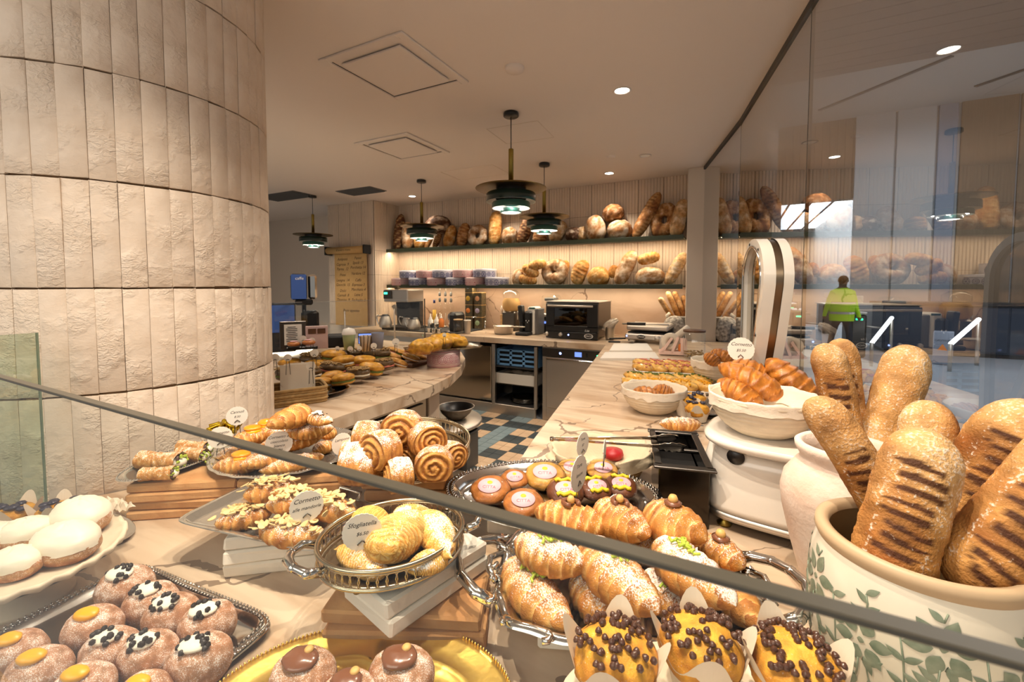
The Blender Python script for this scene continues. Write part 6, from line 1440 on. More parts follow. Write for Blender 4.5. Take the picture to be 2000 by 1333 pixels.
A = lift(I0, .012); B_ = lift(I0, .066); cc = n; m = M(); m.add(A, [tuple(range(n))], False); m.add(B_, [tuple(range(n))[::-1]], False); m.build('window_pane', MT['mirror_pane'] if 'mirror_pane' in MT else mat('mirror_pane', S(206, 196, 180), .03, 1.0), tw)
for k in (6, 14, 22, 31): M().lathe([(0, .003), (.004, .002), (.004, 0)], 8).build('screw', MT['black_plastic'], tw, lift(tear(.012), -.0035)[min(k, n-1)], (0, -pi/2, R(-12)))

def bowl(name, label, c, R_, h, rim_fold=True, cat='bowl', tilt=0, mk='rattan_white', cloth='cloth_white'):
    t = thing(name, label, cat, c); pr = [(0, 0), (R_*.42, 0)]; k = 9
    for i in range(k*4+1):
        q = i/(k*4); rr = R_*(.42+.56*sin(q*pi/2)**.85); z = h*q**1.25; pr.append((rr*(1+.028*abs(sin(q*pi*k))), z))
    pr += [(R_*.97, h), (R_*.93, h*.96), (R_*.80, h*.5), (R_*.4, h*.1), (0, h*.08)]
    M().lathe(pr, 56).build('coiled_body', MT[mk], t); so = c[0]*17
    def fold(u, v):
        th = v*2*pi; q = u; n_ = N(cos(th)*3+so, sin(th)*3, q*1.5, 1.3)
        if q < .5: rr = R_*(.80+.2*q*2); z = h*(.55+.5*q*2)+.004
        else: rr = R_*(1.005+.012*(q-.5)+.02*n_*(q-.5)+.012*N(cos(th)*9+so, sin(th)*9, q*2, 1.5)*(q-.45)); z = h*(1.05-.34*(q-.5)*2*(1+.35*n_))+.004
        return (rr*cos(th)*(1+.018*n_), rr*sin(th)*(1+.018*n_), z+.006*n_)
    if rim_fold: M().grid(fold, 12, 72, cv=True).build('cloth_liner', MT[cloth], t)
    return t
bowl('proving_bowl', 'large white coiled bowl lined with cloth standing on the scale', (.062, 1.25, 1.13), .124, .095)
GP = 'plain croissants in the bowls'
def plain(x0, y0, x1, y1, w, d0, d1, seed, label, ext=1.1):
    a, b = atd(x0, y0, d0), atd(x1, y1, d1); c = (a+b)/2; d = b-a; r = w/2*CW(c); l = d.length; yaw = atan2(d.y, d.x); pit = -math.asin(max(-1, min(1, d.z/l)))
    t = thing('plain_croissant', label, 'pastry', c-Vector((0, 0, r*.5)), 0, GP, (0, pit, yaw)); croissant(l*ext, r*1.08, seed, 3.6, .12, .0, 1.15).build('dough', MT['glazed'], t)
plain(1400, 716, 1530, 780, 62, 1.26, 1.16, 1, 'brown croissant lying across the front of the bowl on the scale'); plain(1398, 745, 1480, 790, 50, 1.22, 1.14, 2, 'brown croissant low at the left of the bowl on the scale'); plain(1488, 702, 1590, 790, 66, 1.28, 1.18, 3, 'brown croissant standing up at the right of the bowl on the scale'); plain(1420, 715, 1500, 745, 60, 1.32, 1.26, 4, 'brown croissant at the back of the bowl on the scale'); plain(1475, 765, 1565, 800, 52, 1.20, 1.19, 9, 'brown croissant lying low in the middle of the bowl on the scale')
bowl('proving_bowl', 'white coiled bowl with cloth nearest the corner of the work counter', (-.345, 2.13, .9), .148, .115, True)
plain(1236, 765, 1290, 785, 40, 2.06, 2.06, 5, 'brown croissant in the left of the middle bowl'); plain(1272, 762, 1312, 778, 42, 2.12, 2.1, 6, 'brown croissant end at the right of the middle bowl')
p = at(1405, 758, .9); bowl('proving_bowl', 'white coiled bowl half hidden behind the bowl on the scale', (p.x-.02, p.y+.14, .9), .15, .14, True)
plain(1372, 692, 1400, 712, 30, 2.45, 2.4, 7, 'brown croissant at the left of the bowl half hidden behind'); plain(1386, 690, 1440, 704, 32, 2.5, 2.4, 8, 'brown croissant at the right of the bowl half hidden behind')
# tong box and tongs
t = thing('tong_box', 'polished black steel box with two wells for the tongs', 'container', (-.137, 1.262, .9), R(13)); f = M(); hx, hy, h = .058, .132, .150
for c_, s_ in (((0, -hy, h/2), (2*hx, .004, h)), ((0, hy, h/2), (2*hx, .004, h)), ((-hx, 0, h/2), (.004, 2*hy, h)), ((hx, 0, h/2), (.004, 2*hy, h)), ((0, 0, .01), (2*hx, 2*hy, .004))): f.box(c_, s_, .001)
f.build('walls', mat('steel_black', S(60, 56, 52), .12, 1.0), t)
f = M()
for c_, s_ in (((0, -hy-.004, h), (2*hx+.03, .024, .006)), ((0, hy+.004, h), (2*hx+.03, .024, .006)), ((-hx-.002, 0, h), (.018, 2*hy, .006)), ((hx+.002, 0, h), (.018, 2*hy, .006)), ((0, 0, h-.004), (2*hx, .012, .006))): f.box(c_, s_, .002)
f.build('rim', MT['steel_dark'], t); M().box((0, 0, .09), (2*hx-.01, 2*hy-.01, .002)).build('dark_well', MT['black_plastic'], t)
def tongs(a, b, label, group=None, l2=.045, mk='steel', grip=None):
    a, b = Vector(a), Vector(b); d = b-a; l = d.length; t = thing('tongs', label, 'tongs', a, 0, group, (0, -math.asin(d.z/l), atan2(d.y, d.x)))
    for s in (-1, 1):
        arm = M(); n_ = 12
        def fn(u, v, s=s):
            q = u; wd = .008+.004*q+(.022*ss(.76, .9, q)*(1-.6*ss(.95, 1, q))); y = s*(.004+l2*q**1.1); z = (v-.5)*2*wd*.55; sc_ = .004*sin(q*110)*ss(.78, .85, q)
            return (l*q, y-(v-.5)*wd*1.1+s*(-.006*ss(.76, .9, q))*(1-(2*v-1)**2)+sc_*(abs(2*v-1) > .9)*s, z)
        arm.grid(fn, 40, 7); o = arm.build('arm', MT[mk], t)
        md = o.modifiers.new('thick', 'SOLIDIFY'); md.thickness = .0014
        if grip: M().box((l*.25, s*(.006+l2*.2), 0), (l*.46, .012, .016), .004, rz=s*l2/l).build('grip', MT[grip], t)
    M().lathe([(0, -.005), (.006, -.005), (.006, .005), (0, .005)], 12).build('spring_end', MT[mk], t)
tongs(at(1078, 858, 1.066), at(1330, 866, 1.068), 'long steel tongs laid across the black box and the cloth basket', None, .036, 'mirror_steel')
# cloth lined basket with red item
t = thing('cloth_basket', 'wicker basket lined with beige cloth under the steel tongs', 'basket', (-.372, 1.335, .9), R(38)); O = outline('oval', .15, .115, 64)
loops([(x*.8, y*.8) for x, y in O], [(0, .0), (.001, .003), (.01, .004)]).build('bottom', MT['wicker'], t)
for k in range(7): M().tube([(x*(.8+.03*k), y*(.8+.03*k), .008+.010*k) for x, y in O], .006, 6, closed=True).build('cane_ring', MT['wicker'], t)
def cl(u, v):
    th = v*2*pi; n_ = N(cos(th)*2.4+4, sin(th)*2.4, u*1.6, 1.4); k = (.35+.72*min(1, u/.6)) if u < .6 else (1.07+.06*(u-.6)); z = .022+.065*ss(.2, .62, u)-.045*max(0, u-.62)*2.2+.012*n_
    return (.15*k*(1+.10*n_)*cos(th), .115*k*(1+.10*n_)*sin(th), z)
M().grid(cl, 16, 64, cv=True).build('cloth_liner', MT['cloth'], t)
p = at(1196, 886, .95); tag(M().lathe([(0, 0), (.028, 0), (.034, .012), (.03, .026), (0, .03)], 24).build('red_lid', MT['red'], None, (p.x, p.y+.01, .932)), 'small round red lid lying in the cloth basket', 'lid')
croissant_thing(1290, 828, 1368, 830, 34, .93, 150, 'sugar dusted croissant behind the black tong box', None, sugar=.4)
tag(M().box((0, 0, .014), (.16, .09, .028), .004).build('serving_dish', MT['crystal'], None, (at(1330, 836, .9).x+.0, at(1330, 836, .9).y, .9), (0, 0, R(20))), 'low clear dish under the croissant behind the tong box', 'dish')
# wrapped muffins on a beaded plate
p = at(1366, 815, .9); pc_ = Vector((p.x+.01, p.y+.10, .9)); beaded_tray('beaded_plate', 'round beaded silver plate of paper wrapped muffins', pc_, 0, 'oval', .13, .13, 'silver', [(0, .022), (.003, .026), (.02, .02), (.04, .004), (.06, .003)], [(.003, .010, .0035, .0255)], 64)
for k, (px, py, lab) in enumerate(((1362, 800, 'paper wrapped muffin at the front of the beaded plate'), (1340, 790, 'paper wrapped muffin at the left of the beaded plate'), (1358, 782, 'paper wrapped muffin at the back of the beaded plate'))): muffin(px, py, 44, .905, 50+k, lab, 'blue', 'paper wrapped muffins on the beaded plate', 2.0)

# ================================================================== TRAYS OF FILLED PASTRIES
rn = random.Random(12)
for ti, (c, lab, rows) in enumerate((((-.37, 2.72), 'pale tray of small filled pastries, the nearer of two', ('green', 'plain')), ((-.42, 3.24), 'pale tray of small filled pastries, the further of two', ('red', 'red')))):
    rz = R(14); t = thing('pastry_tray', lab, 'tray', (*c, .9), rz); O = outline('rect', .245, .215, 64); loops(O, [(0, .018), (.004, .022), (.010, .018), (.016, .004), (.03, .003)]).build('dish', MT['white_plastic'], t)
    od = ('first', 'second', 'third', 'fourth', 'fifth')
    for r_ in range(2):
        for k in range(5):
            x, y = -.185+.092*k+.012*r_, (-.085, .09)[r_]; cx = c[0]+x*cos(rz)-y*sin(rz); cy = c[1]+x*sin(rz)+y*cos(rz)
            kind = rows[1-r_] if ti == 0 else 'red'; kl = {'green': 'spinach', 'plain': 'cheese', 'red': 'tomato'}[kind]
            o = thing('filled_pastry', '%s filled pastry, %s from the left in the %s row of the %s tray' % (kl, od[k], ('front', 'back')[r_], ('nearer', 'further')[ti]), 'pastry', (cx, cy, .9045), rz-.75+rn.uniform(-.15, .15), 'filled pastries on the pale trays')
            d_ = dough(.092, .046, .05, ti*40+r_*9+k, (C1(236, 190, 96), C1(196, 130, 50)), 0, 14, 22, .10); ob = d_.build('dough', MT['glazed'], o)
            mk = {'green': 'lettuce', 'plain': 'custard', 'red': 'ham'}[kind]; rr = random.Random(k+r_*7+ti*31); m = M()
            for _ in range(16):
                x_, y_ = rr.gauss(.01, .03), rr.gauss(0, .013); m.box((x_, y_, top_z(ob, x_, y_, .014)+.001), (.016, .009, .006), .002, rot=Matrix.Rotation(rr.uniform(0, 3), 3, 'Z') @ Matrix.Rotation(rr.uniform(-.5, .5), 3, 'X'))
            stuff(m.build('filling', MT[mk], o))
# ================================================================== FAR END OF THE RIGHT COUNTER
def sheet(P, z, h, mk, name, label, cat):
    Q = [at(x, y, z+h) for x, y in P]; return tag(M().poly([(q.x, q.y) for q in Q], z, z+h).build(name, MT[mk]), label, cat)
sheet([(1172, 700), (1287, 700), (1279, 688), (1182, 688)], .9, .018, 'white_plastic', 'cutting_board', 'white cutting board nearest on the right counter, nothing on it', 'board')
sheet([(1190, 685), (1275, 685), (1264, 671), (1199, 671)], .9, .018, 'white_plastic', 'cutting_board', 'white cutting board with two black handled tongs on it', 'board')
a, b = at(1187, 668, .93), at(1237, 668, .93); tongs(a, b, 'black handled tongs on the white board, nearer pair', 'black handled tongs', .03, 'steel', 'black_plastic')
a, b = at(1188, 662, .93), at(1262, 660, .93); tongs(a, b, 'black handled tongs on the white board, farther pair', 'black handled tongs', .03, 'steel', 'black_plastic')
# vase with four thin baguettes
p = at(1338, 668, .9); V0 = Vector((p.x-.02, p.y+.30, .9)); s_ = dep(V0)/FPX
t = thing('enamel_vase', 'tapered grey white enamel pail holding four thin baguettes', 'pail', V0)
hz = CZ-(617-558)*s_-.9; M().lathe([(0, 0), (.12, 0), (.125, .01), (.15, hz-.02), (.175, hz-.012), (.178, hz), (.17, hz), (.145, hz-.03), (.12, .02), (0, .015)], 40).build('body', MT['white_enamel'], t); M().lathe([(.1715, hz+.001), (.178, hz+.004), (.1755, hz-.006)], 40).build('grey_rim', MT['grey_plastic'], t)
for k, (x0, y0, x1, lab) in enumerate(((1289, 583, 1312, 'leftmost thin baguette in the enamel pail'), (1304, 571, 1326, 'second thin baguette from the left in the enamel pail'), (1317, 571, 1338, 'third thin baguette from the left in the enamel pail'), (1334, 579, 1349, 'rightmost thin seeded baguette in the enamel pail'))):
    d_ = dep(V0); a, b = atd(x0, y0, d_), atd(x1, 620, d_); stick(a, b, 10.5*s_, 30+k, lab, group='thin baguettes in the enamel pail', ext=.7)
# paper bag, jar, rack, paper roll
p = at(1318, 668, .9); t = thing('flour_bag', 'speckled pale sack slumped against the enamel pail', 'bag', (p.x-.03, p.y+.16, .9)); dough(.12, .09, .26, 77, (C1(220, 208, 190), C1(190, 176, 158)), 0, 22, 28, .06, .46).build('bag', mat('speckled', S(214, 204, 190), .9, var=.6, vscale=40, col2=S(120, 112, 104)), t); M().tube([(-.06, 0, .23), (-.075, 0, .27), (-.05, .02, .29)], .02, 8).build('tied_neck', MT['cloth_white'], t)
t = jarw(1355, 700, .085, .235, 'large glass storage jar with a dark wooden lid at the counter end', 'storage_jar', 2)
rr = random.Random(2); m = M()
for _ in range(60): a_, q = rr.uniform(0, 6.28), .07*sqrt(rr.random()); m.box((q*cos(a_), q*sin(a_), .012+rr.random()*.05), (.03, .014, .006), .002, rot=Matrix.Rotation(rr.uniform(0, 3), 3, 'Z') @ Matrix.Rotation(rr.uniform(-1, 1), 3, 'X'))
stuff(m.build('biscuits', MT['wicker'], t))
p = at(1312, 696, .9); t = thing('tape_rack', 'pale pink slotted plastic holder with a roll of stickers', 'holder', (p.x, p.y+.06, .9), R(10)); s2 = CW(p); wd = 54*s2
for y in (-.05, .05):
    m = M(); m.box((0, y, .025), (wd, .008, .03), .003); m.box((wd/2-.03, y, .085), (.05, .008, .12), .003); m.box((-wd*.22, y, .09), (.022, .008, .15), .004, rot=Matrix.Rotation(R(32), 3, 'Y')); m.box((wd*.06, y, .09), (.022, .008, .15), .004, rot=Matrix.Rotation(R(20), 3, 'Y')); m.build('side_plate', MT['pink_plastic'], t)
M().box((0, 0, .015), (wd*.96, .10, .008), .002).build('base', MT['pink_plastic'], t); M().lathe([(.025, -.03), (.075, -.03), (.075, .03), (.025, .03), (.025, -.03)], 32).build('sticker_roll', MT['paper'], t, (-.02, 0, .115), (pi/2, 0, 0)); M().box((wd*.30, 0, .07), (.05, .08, .06), .004).build('orange_pad', MT['dot_orange'], t)
a, b = atd(1318, 660, dep(p)+.12), atd(1344, 640, dep(p)+.15); tag(M().tube([a, a+(b-a)*.5, b], .028, 18).build('paper_roll', MT['paper'], None), 'white rolled paper leaning against the storage jar', 'paper roll')
p = at(1294, 690, .9); tag(M().box((0, 0, .055), (.07, .10, .11), .006).build('condiment_pot', MT['steel'], None, (p.x-.02, p.y+.22, .9)), 'small steel pot behind the pale pink holder', 'pot')

# ================================================================== ISLAND COUNTER ON THE LEFT
isl = [(-1.53, 1.075), (-1.585, 1.2), (-1.605, 1.4), (-1.60, 1.76), (-1.605, 2.03), (-1.665, 2.33), (-1.80, 2.66), (-1.98, 2.98), (-2.2, 3.25), (-2.5, 3.46), (-2.85, 3.56), (-3.3, 3.58), (-4.1, 3.55), (-4.1, 1.3), (-2.02, 1.30)]+[(PC[0]+(PR+.006)*cos(R(a)), PC[1]+(PR+.006)*sin(R(a))) for a in (84, 72, 60, 48, 41)]
ib = thing('island_counter', 'curved marble topped island holding the sandwiches, left of the aisle', 'counter', (0, 0, 0)); M().poly(isl, .838, .90).build('top', MT['marble'], ib); bi = [(-1.60, 1.25), (-1.70, 1.4), (-1.70, 2.12), (-2.5, 2.12), (-2.7, 2.6), (-3.9, 2.9), (-3.9, 1.4), (-2.1, 1.32)]
M().poly(bi, .06, .838).build('panel', MT['mirror_steel'], ib)
for y in (1.52, 1.74): M().lathe([(.028, 0), (.034, .004), (.038, 0)], 20, sy=1).build('round_vent', MT['steel'], ib, (-1.696, y, .72), (0, pi/2, 0))
M().box((-1.695, 1.63, .78), (.01, .9, .006)).build('panel_gap', MT['black_matte'], ib)
ps = at(833, 880, .3); M().box((0, 0, .419), (.10, .12, .838), .006).build('post', MT['flute'], ib, (-1.80, 2.27, 0))
p = at(885, 800, .47); BX, BY = p.x+.02, p.y+.0
t = thing('lower_shelf', 'round edged steel lower shelf under the end of the island', 'shelf', (BX-.12, BY-.08, .40)); M().lathe([(0, -.03), (.36, -.03), (.37, -.015), (.36, 0), (0, 0)], 48).build('top', MT['steel'], t); M().lathe([(.05, -.40), (.05, -.03)], 20).build('leg', MT['steel_dark'], t)
t = thing('mixing_bowl', 'black inside metal mixing bowl on the lower shelf of the island', 'bowl', (BX+.01, BY, .40)); M().lathe([(0, .002), (.07, .002), (.12, .05), (.142, .095), (.150, .098)], 48).build('outside', MT['cloth_white'], t); M().lathe([(.150, .099), (.143, .098), (.118, .055), (.068, .012), (0, .01)], 48).build('inside', MT['black_plastic'], t); M().tube([(.150*cos(a), .150*sin(a), .099) for a in [2*pi*i/48 for i in range(48)]], .003, 6, closed=True).build('rim', MT['steel'], t)
p = at(905, 893, .0); t = thing('grey_bin', 'small grey plastic bin on the tiles beside the island', 'bin', (at(897, 842, .30).x, at(897, 842, .30).y+.02, 0), R(0))
f = M(); hx, hy, h = .115, .085, .30
for c_, s_ in (((0, -hy, h/2), (2*hx, .006, h)), ((0, hy, h/2), (2*hx, .006, h)), ((-hx, 0, h/2), (.006, 2*hy, h)), ((hx, 0, h/2), (.006, 2*hy, h)), ((0, 0, .004), (2*hx, 2*hy, .008))): f.box(c_, s_, .002)
f.build('body', MT['grey_plastic'], t); f = M()
for c_, s_ in (((0, -hy-.008, h), (2*hx+.03, .016, .014)), ((0, hy+.008, h), (2*hx+.03, .016, .014)), ((-hx-.008, 0, h), (.016, 2*hy, .014)), ((hx+.008, 0, h), (.016, 2*hy, .014))): f.box(c_, s_, .004)
f.build('rim', MT['grey_plastic'], t)
# island glass
a, b = at(830, 669, .9), at(538, 705, .9); l = (b-a).length; t = thing('island_guard', 'clear glass screen standing along the back of the sandwiches', 'glass guard', (a.x, a.y, .9), atan2(b.y-a.y, b.x-a.x)); hg = CZ-.9-(584-558)*CW(a)
M().box((l/2, 0, hg/2), (l, .010, hg)).build('glass_panel', MT['glass_clear'], t); M().box((0, 0, hg/2), (.006, .012, hg)).build('polished_edge', MT['glass_edge'], t); M().box((l/2, 0, hg), (l, .011, .003)).build('top_edge', MT['steel'], t)
for x in (l*.25, l*.6): M().tube([(x, 0, .0), (x, 0, hg*.8)], .008, 8).build('support_rod', MT['steel'], t)
# boards, plate and basket
def board(px0, py0, px1, py1, w, name, label):
    a, b = at(px0, py0, .9), at(px1, py1, .9); c = (a+b)/2; t = thing(name, label, 'board', (c.x, c.y, .9), atan2(b.y-a.y, b.x-a.x)); M().box((0, 0, .014), ((b-a).length, w, .028), .006).build('plank', MT['wood'], t); return t
board(600, 742, 800, 692, .50, 'wooden_board', 'long dark wooden board under the filled sandwiches'); board(762, 716, 846, 694, .40, 'wooden_board', 'dark wooden board under the flat breads, beside the pink tin')
p = at(625, 768, .93); t = beaded_tray('steel_plate', 'oval steel plate with three filled buns on the island', (p.x-.07, p.y+.02, .9), R(75), 'oval', .19, .13, 'silver', [(0, .028), (.003, .030), (.03, .018), (.05, .012), (.07, .012)], None, 64)
def sandwich(px, py, w, z, seed, label, kind, ang=0, tilt=0, k=.72):
    p = at(px, py, z+.03); r = w/2*CW(p); t = thing('filled_bun' if kind == 'bun' else 'sandwich', label, 'sandwich', (p.x, p.y, z), 0, 'sandwiches on the island', (0, tilt, R(ang)))
    pal = {'bun': (C1(214, 158, 62), C1(164, 100, 30)), 'gold': (C1(216, 160, 58), C1(172, 112, 32)), 'seed': (C1(120, 94, 58), C1(70, 52, 32)), 'flat': (C1(214, 160, 74), C1(150, 92, 36))}[kind]
    h = r*(.44 if kind != 'flat' else .32)
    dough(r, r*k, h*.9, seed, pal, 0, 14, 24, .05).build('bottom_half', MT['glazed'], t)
    def fill(u, v): th = v*2*pi; q = 1+.06*N(cos(th)*5+seed, sin(th)*5, u, 1); return (r*.98*q*cos(th)*(1-.0*u), r*k*.98*q*sin(th), h*.62+h*.30*u+.004*N(th*3, seed, u, 2))
    mk = ('ham', 'lettuce', 'cream')[seed % 3]
    M().grid(fill, 3, 26, cv=True).build('filling', MT[mk], t)
    o = dough(r*1.02, r*k*1.02, h*1.5, seed+1, pal, 0, 16, 26, .05).build('top_half', MT['glazed'], t, (0, 0, h*.70))
    if kind == 'seed':
        rr = random.Random(seed); m = M()
        for _ in range(110):
            a_, q = rr.uniform(0, 6.28), sqrt(rr.random()); x, y = r*q*cos(a_), r*k*q*sin(a_); m.box((x, y, top_z(o, x, y, .02)+h*.70), (.014, .006, .005), .001, rot=Matrix.Rotation(rr.uniform(0, 3), 3, 'Z') @ Matrix.Rotation(rr.uniform(-.6, .6), 3, 'X'))
        stuff(m.build('seeds', MT['wicker'], t))
SW = [(597, 757, 38, .913, 'bun', 70, 'filled bun, left one on the steel plate'), (626, 748, 46, .913, 'bun', 70, 'filled bun, middle one on the steel plate'), (650, 737, 46, .913, 'bun', 70, 'filled bun, right one on the steel plate'),
    (671, 741, 46, .93, 'gold', 40, 'smooth golden flat roll right of the steel plate'), (570, 715, 52, .93, 'gold', 40, 'golden roll at the left end of the sandwich board'), (618, 716, 50, .93, 'gold', 30, 'golden roll behind the round white tag'), (566, 731, 54, .93, 'seed', 35, 'seeded roll at the left end behind the napkins'),
    (604, 732, 50, .93, 'seed', 40, 'seeded roll behind the steel plate'), (650, 722, 52, .93, 'seed', 30, 'seeded roll in the middle of the board'), (652, 698, 50, .985, 'gold', 30, 'tallest golden roll on top of the sandwich pile'), (672, 709, 50, .965, 'gold', 30, 'golden roll leaning below the tallest one'),
    (709, 710, 52, .955, 'gold', 25, 'filled golden roll on top at the right'), (724, 722, 50, .93, 'gold', 25, 'filled golden roll at the front right edge of the board'), (700, 730, 46, .93, 'seed', 30, 'seeded roll at the front of the board'), (748, 715, 48, .93, 'seed', 20, 'seeded roll at the right end of the board'),
    (735, 697, 56, .95, 'seed', 20, 'seeded roll behind the right golden rolls'), (612, 708, 56, .95, 'seed', 30, 'seeded roll at the back behind the tags'), (690, 697, 50, .94, 'seed', 25, 'seeded roll at the back of the pile')]
for i, (px, py, w, z, k, a, lab) in enumerate(SW): sandwich(px, py, w, z, 400+i, lab, k, a, .12*sin(i*1.7))
FB = [(752, 703, 36), (776, 706, 38), (763, 694, 38), (786, 690, 38), (800, 696, 36), (805, 688, 36), (816, 694, 32), (742, 688, 36), (770, 684, 34)]
od = ('front left', 'front right', 'second row left', 'second row middle', 'second row right', 'third row right', 'far right', 'far left', 'far middle')
for i, (px, py, w) in enumerate(FB): sandwich(px, py, w, .93+.012*(i % 3), 430+i, 'flat bread sandwich, %s of the slanted rows' % od[i], 'flat', 30, .35, .55)
# pink tin with a tray of filled pastry
p = at(829, 722, .9); q = at(896, 716, .9); c = (p+q)/2; r = (q-p).length/2*.95; c = Vector((c.x-.05, c.y+.09, .9)); hh = .125
t = thing('cake_tin', 'pink patterned cake tin on the island holding up a pastry tray', 'tin', c); M().lathe([(0, 0), (r-.004, 0), (r, .004), (r, hh), (0, hh)], 44).build('body', MT['pink_tin'], t)
m = M()
for k in range(10):
    a0 = -pi/2-1.6+.36*k
    for rad in (.036, .024, .012): 
        V = []; n_ = 20
        for i in range(n_):
            for e in (rad, rad-.0022): V.append(((r+.0012)*cos(a0+e*cos(2*pi*i/n_)/r), (r+.0012)*sin(a0+e*cos(2*pi*i/n_)/r), hh*.5+e*sin(2*pi*i/n_)))
        m.add(V, [(2*i, 2*((i+1) % n_), 2*((i+1) % n_)+1, 2*i+1) for i in range(n_)], True)
for z in (.006, hh-.012): m.lathe([(r+.0012, z), (r+.0012, z+.003)], 48)
stuff(m.build('painted_pattern', MT['tin_red'], t))
t = thing('pastry_tray', 'narrow brass edged tray of chunky golden pastries on the pink tin', 'tray', (c.x, c.y, .9+hh), R(62)); O = outline('rect', .28, .14, 56); loops(O, [(0, .016), (.003, .018), (.012, .004), (.02, .003)]).build('dish', MT['silver_aged'], t)
for i, (px, py, w, lab) in enumerate(((822, 683, 44, 'chunky golden pastry, leftmost on the narrow tray'), (842, 678, 44, 'chunky golden pastry, second from the left on the narrow tray'), (862, 673, 46, 'chunky golden pastry, middle of the narrow tray'), (880, 670, 40, 'chunky golden pastry, fourth on the narrow tray'), (897, 670, 32, 'chunky golden pastry, rightmost on the narrow tray'))):
    pp = at(px, py, 1.06); rr = w/2*CW(pp); o = thing('golden_pastry', lab, 'pastry', (pp.x, pp.y, 1.03), R(20), 'chunky pastries on the narrow tray'); dough(rr*1.1, rr*.9, rr*1.3, 470+i, (C1(220, 166, 50), C1(150, 90, 24)), 0, 18, 24, .13).build('dough', MT['glazed'], o)
# wicker basket with napkins
p = at(562, 797, .9); t = thing('napkin_basket', 'dark woven basket holding white paper bags at the island corner', 'basket', (p.x-.09, p.y+.08, .9), R(60))
for k in range(6): M().tube([(x, y, .008+.014*k) for x, y in outline('rect', .16+.003*(k % 2), .10+.003*(k % 2), 56)], .0085, 6, closed=True).build('cane_ring', MT['wicker'], t)
M().box((0, 0, .006), (.30, .18, .008)).build('bottom', MT['wicker'], t)
for k in range(3): M().box((.06-.02*k, .05-.02*k, .105), (.004, .13, .17), .001, rot=Matrix.Rotation(R(-97), 3, 'Z') @ Matrix.Rotation(R(-18), 3, 'Y')).build('paper_bag', MT['paper'], t)
# small blank tags of the island
TG = [(537, 699, 17, 'far left at the pillar'), (562, 699, 15, 'second from the pillar'), (607, 715, 18, 'in front of the golden rolls'), (614, 690, 16, 'behind the seeded rolls'), (592, 662, 13, 'standing in front of the papers'), (609, 666, 13, 'right of the one before the papers'), (659, 681, 9, 'above the tallest golden roll'), (684, 682, 11, 'behind the pile, middle'), (702, 681, 10, 'behind the pile, right'), (730, 676, 12, 'in front of the tablet'), (773, 668, 14, 'behind the flat breads'), (868, 655, 8, 'thin one among the chunky pastries')]
for px, py, w, lab in TG:
    dd = 2.2 if px < 620 and py > 680 else 2.9; p = atd(px, py, dd); price_tag(p, w*CW(p), YC(px)+.15*sin(px), (), 'small round white tag on the island, '+lab, .05 if py < 690 and px < 840 else .07, 1.0, True)
# till, pole display, frames, tablet, cups
p = at(594, 690, .9); d_ = 3.75
def boxat(px0, py0, px1, py1, d, dy, mk, name, label, cat, b=.01, top=None):
    a, b_ = atd(px0, py0, d), atd(px1, py1, d); c = (a+b_)/2; w = (px1-px0)*d/FPX; h = abs(py1-py0)*d/FPX
    t = thing(name, label, cat, (c.x, c.y, c.z-h/2), YC((px0+px1)/2)); M().box((0, dy/2, h/2), (w, dy, h), b).build('body' if name != 'paper_stand' else 'sheet', MT[mk], t); return t, w, h
t, w, h = boxat(500, 592, 574, 690, 3.5, .10, 'mall_dark', 'till_monitor', 'dark blue back of a till monitor beside the tiled pillar', 'monitor'); M().box((0, -.004, h*.68), (w*.94, .006, h*.55), .002).build('screen', MT['screen_pole'], t)
t, w, h = boxat(569, 535, 598, 586, 3.6, .07, 'black_plastic', 'pole_display', 'blue lit rounded display on a pole over the till', 'display', .05); M().box((0, -.004, h/2), (w*.92, .006, h*.94), .002).build('screen', MT['screen_pole'], t)
M().box((w*.85, .06, h/2), (w*.55, .10, h*.96), .04).build('chrome_side', MT['silver'], t); M().tube([(w*.3, .05, 0), (w*.3, .05, -.42)], .018, 10).build('pole', MT['black_plastic'], t); text('caffe', .035, MT['lamp_white'], t, (w*.05, -.008, h*.82), (pi/2, 0, 0)); M().box((w*.3, .05, -.02), (w*1.1, .10, .05), .02).build('mount', MT['black_plastic'], t)
t, w, h = boxat(590, 608, 622, 652, 3.65, .16, 'black_plastic', 'receipt_printer', 'black receipt printer and scanner block behind the papers', 'printer', .02)
t, w, h = boxat(549, 628, 596, 682, 2.95, .02, 'steel_dark', 'paper_stand', 'clear framed sheet of typed text on the island', 'frame', .003); M().box((0, -.003, h*.52), (w*.66, .004, h*.74)).build('paper', MT['paper_tag'], t)
for k in range(9): M().box((-w*.05, -.006, h*(.80-.065*k)), (w*(.42 if k % 3 else .3), .002, .004)).build('text_line', MT['ink'], t)
t, w, h = boxat(599, 637, 639, 682, 2.95, .02, 'pink_tin', 'paper_stand', 'pink leaflet with two food pictures on the island', 'leaflet', .002)
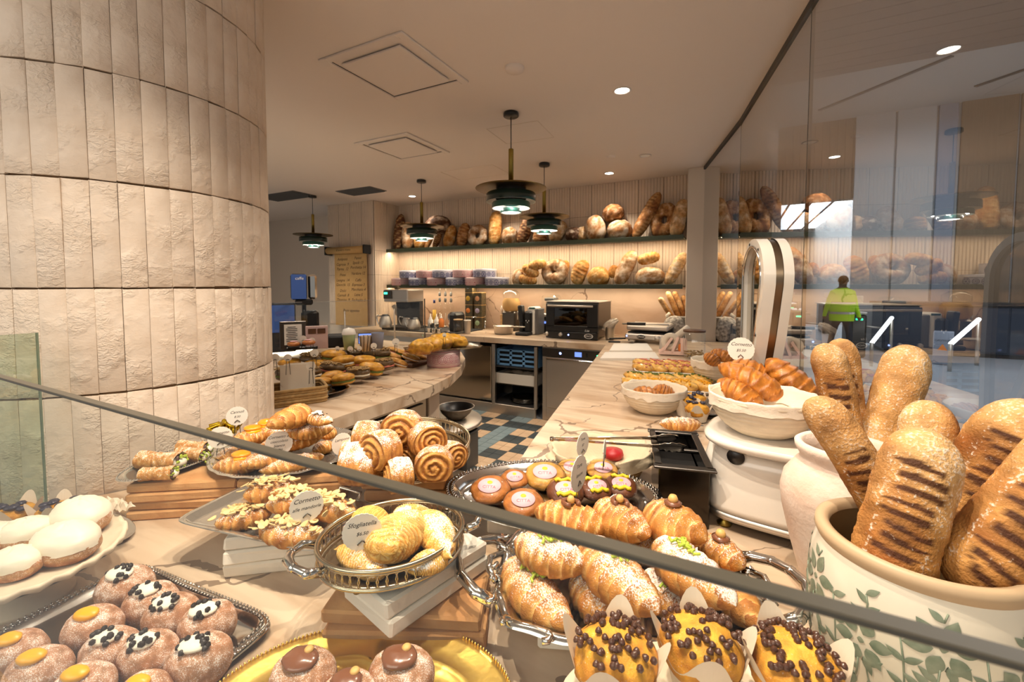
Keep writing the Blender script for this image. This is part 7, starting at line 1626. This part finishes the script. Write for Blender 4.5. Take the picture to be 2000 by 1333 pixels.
for s in (-1, 1): M().box((s*w*.21, -.003, h*.78), (w*.36, .004, h*.22)).build('picture', MT['wood'], t)
t, w, h = boxat(640, 657, 674, 680, 3.0, .2, 'black_matte', 'card_box', 'black box right of the pink leaflet', 'box')
t, w, h = boxat(700, 651, 728, 672, 3.15, .02, 'black_plastic', 'tablet', 'tablet with a glowing blue screen leaning on the island', 'tablet', .003); M().box((0, -.003, h/2), (w*.9, .004, h*.88)).build('screen', MT['screen_blue'], t)
for k, (px, py, mk, lab) in enumerate(((682, 683, 'dot_green', 'pale mint paper cup with a white domed lid on the island'), (715, 686, 'paper', 'striped paper cup in front of the tablet'), (738, 680, 'dot_grey', 'grey patterned paper cup right of the tablet'))):
    p = atd(px, py, 2.95); t = thing('paper_cup', lab, 'cup', p); M().lathe([(0, 0), (.032, 0), (.043, .105)], 24).build('cup', MT[mk], t)
    if k == 0: M().lathe([(.046, .103), (.046, .112), (.036, .14), (0, .15)], 20).build('lid', MT['white_plastic'], t)
    if k == 1: 
        for q in range(10): M().tube([(.0325*cos(q*.63), .0325*sin(q*.63), .002), (.0435*cos(q*.63+.2), .0435*sin(q*.63+.2), .104)], .003, 4).build('stripe', MT['ink_brown'], t)
t, w, h = boxat(562, 678, 618, 684, 2.9, .2, 'black_plastic', 'cash_tray', 'dark low tray with two wrapped cakes on the island', 'tray', .004)
for k, (px, py) in enumerate(((574, 676), (603, 673))):
    p = atd(px, py, 2.86); t = thing('wrapped_cake', 'small film wrapped cake on the dark low tray, %s one' % ('left', 'right')[k], 'cake', p, 0, 'small wrapped cakes by the till'); dough(.045, .04, .03, 500+k, (C1(196, 126, 66), C1(150, 84, 38)), 0, 10, 16).build('cake', MT['glazed'], t); M().lathe([(0, .001), (.024, 0)], 16).build('sticker', MT['sticker'], t, (0, 0, .031))
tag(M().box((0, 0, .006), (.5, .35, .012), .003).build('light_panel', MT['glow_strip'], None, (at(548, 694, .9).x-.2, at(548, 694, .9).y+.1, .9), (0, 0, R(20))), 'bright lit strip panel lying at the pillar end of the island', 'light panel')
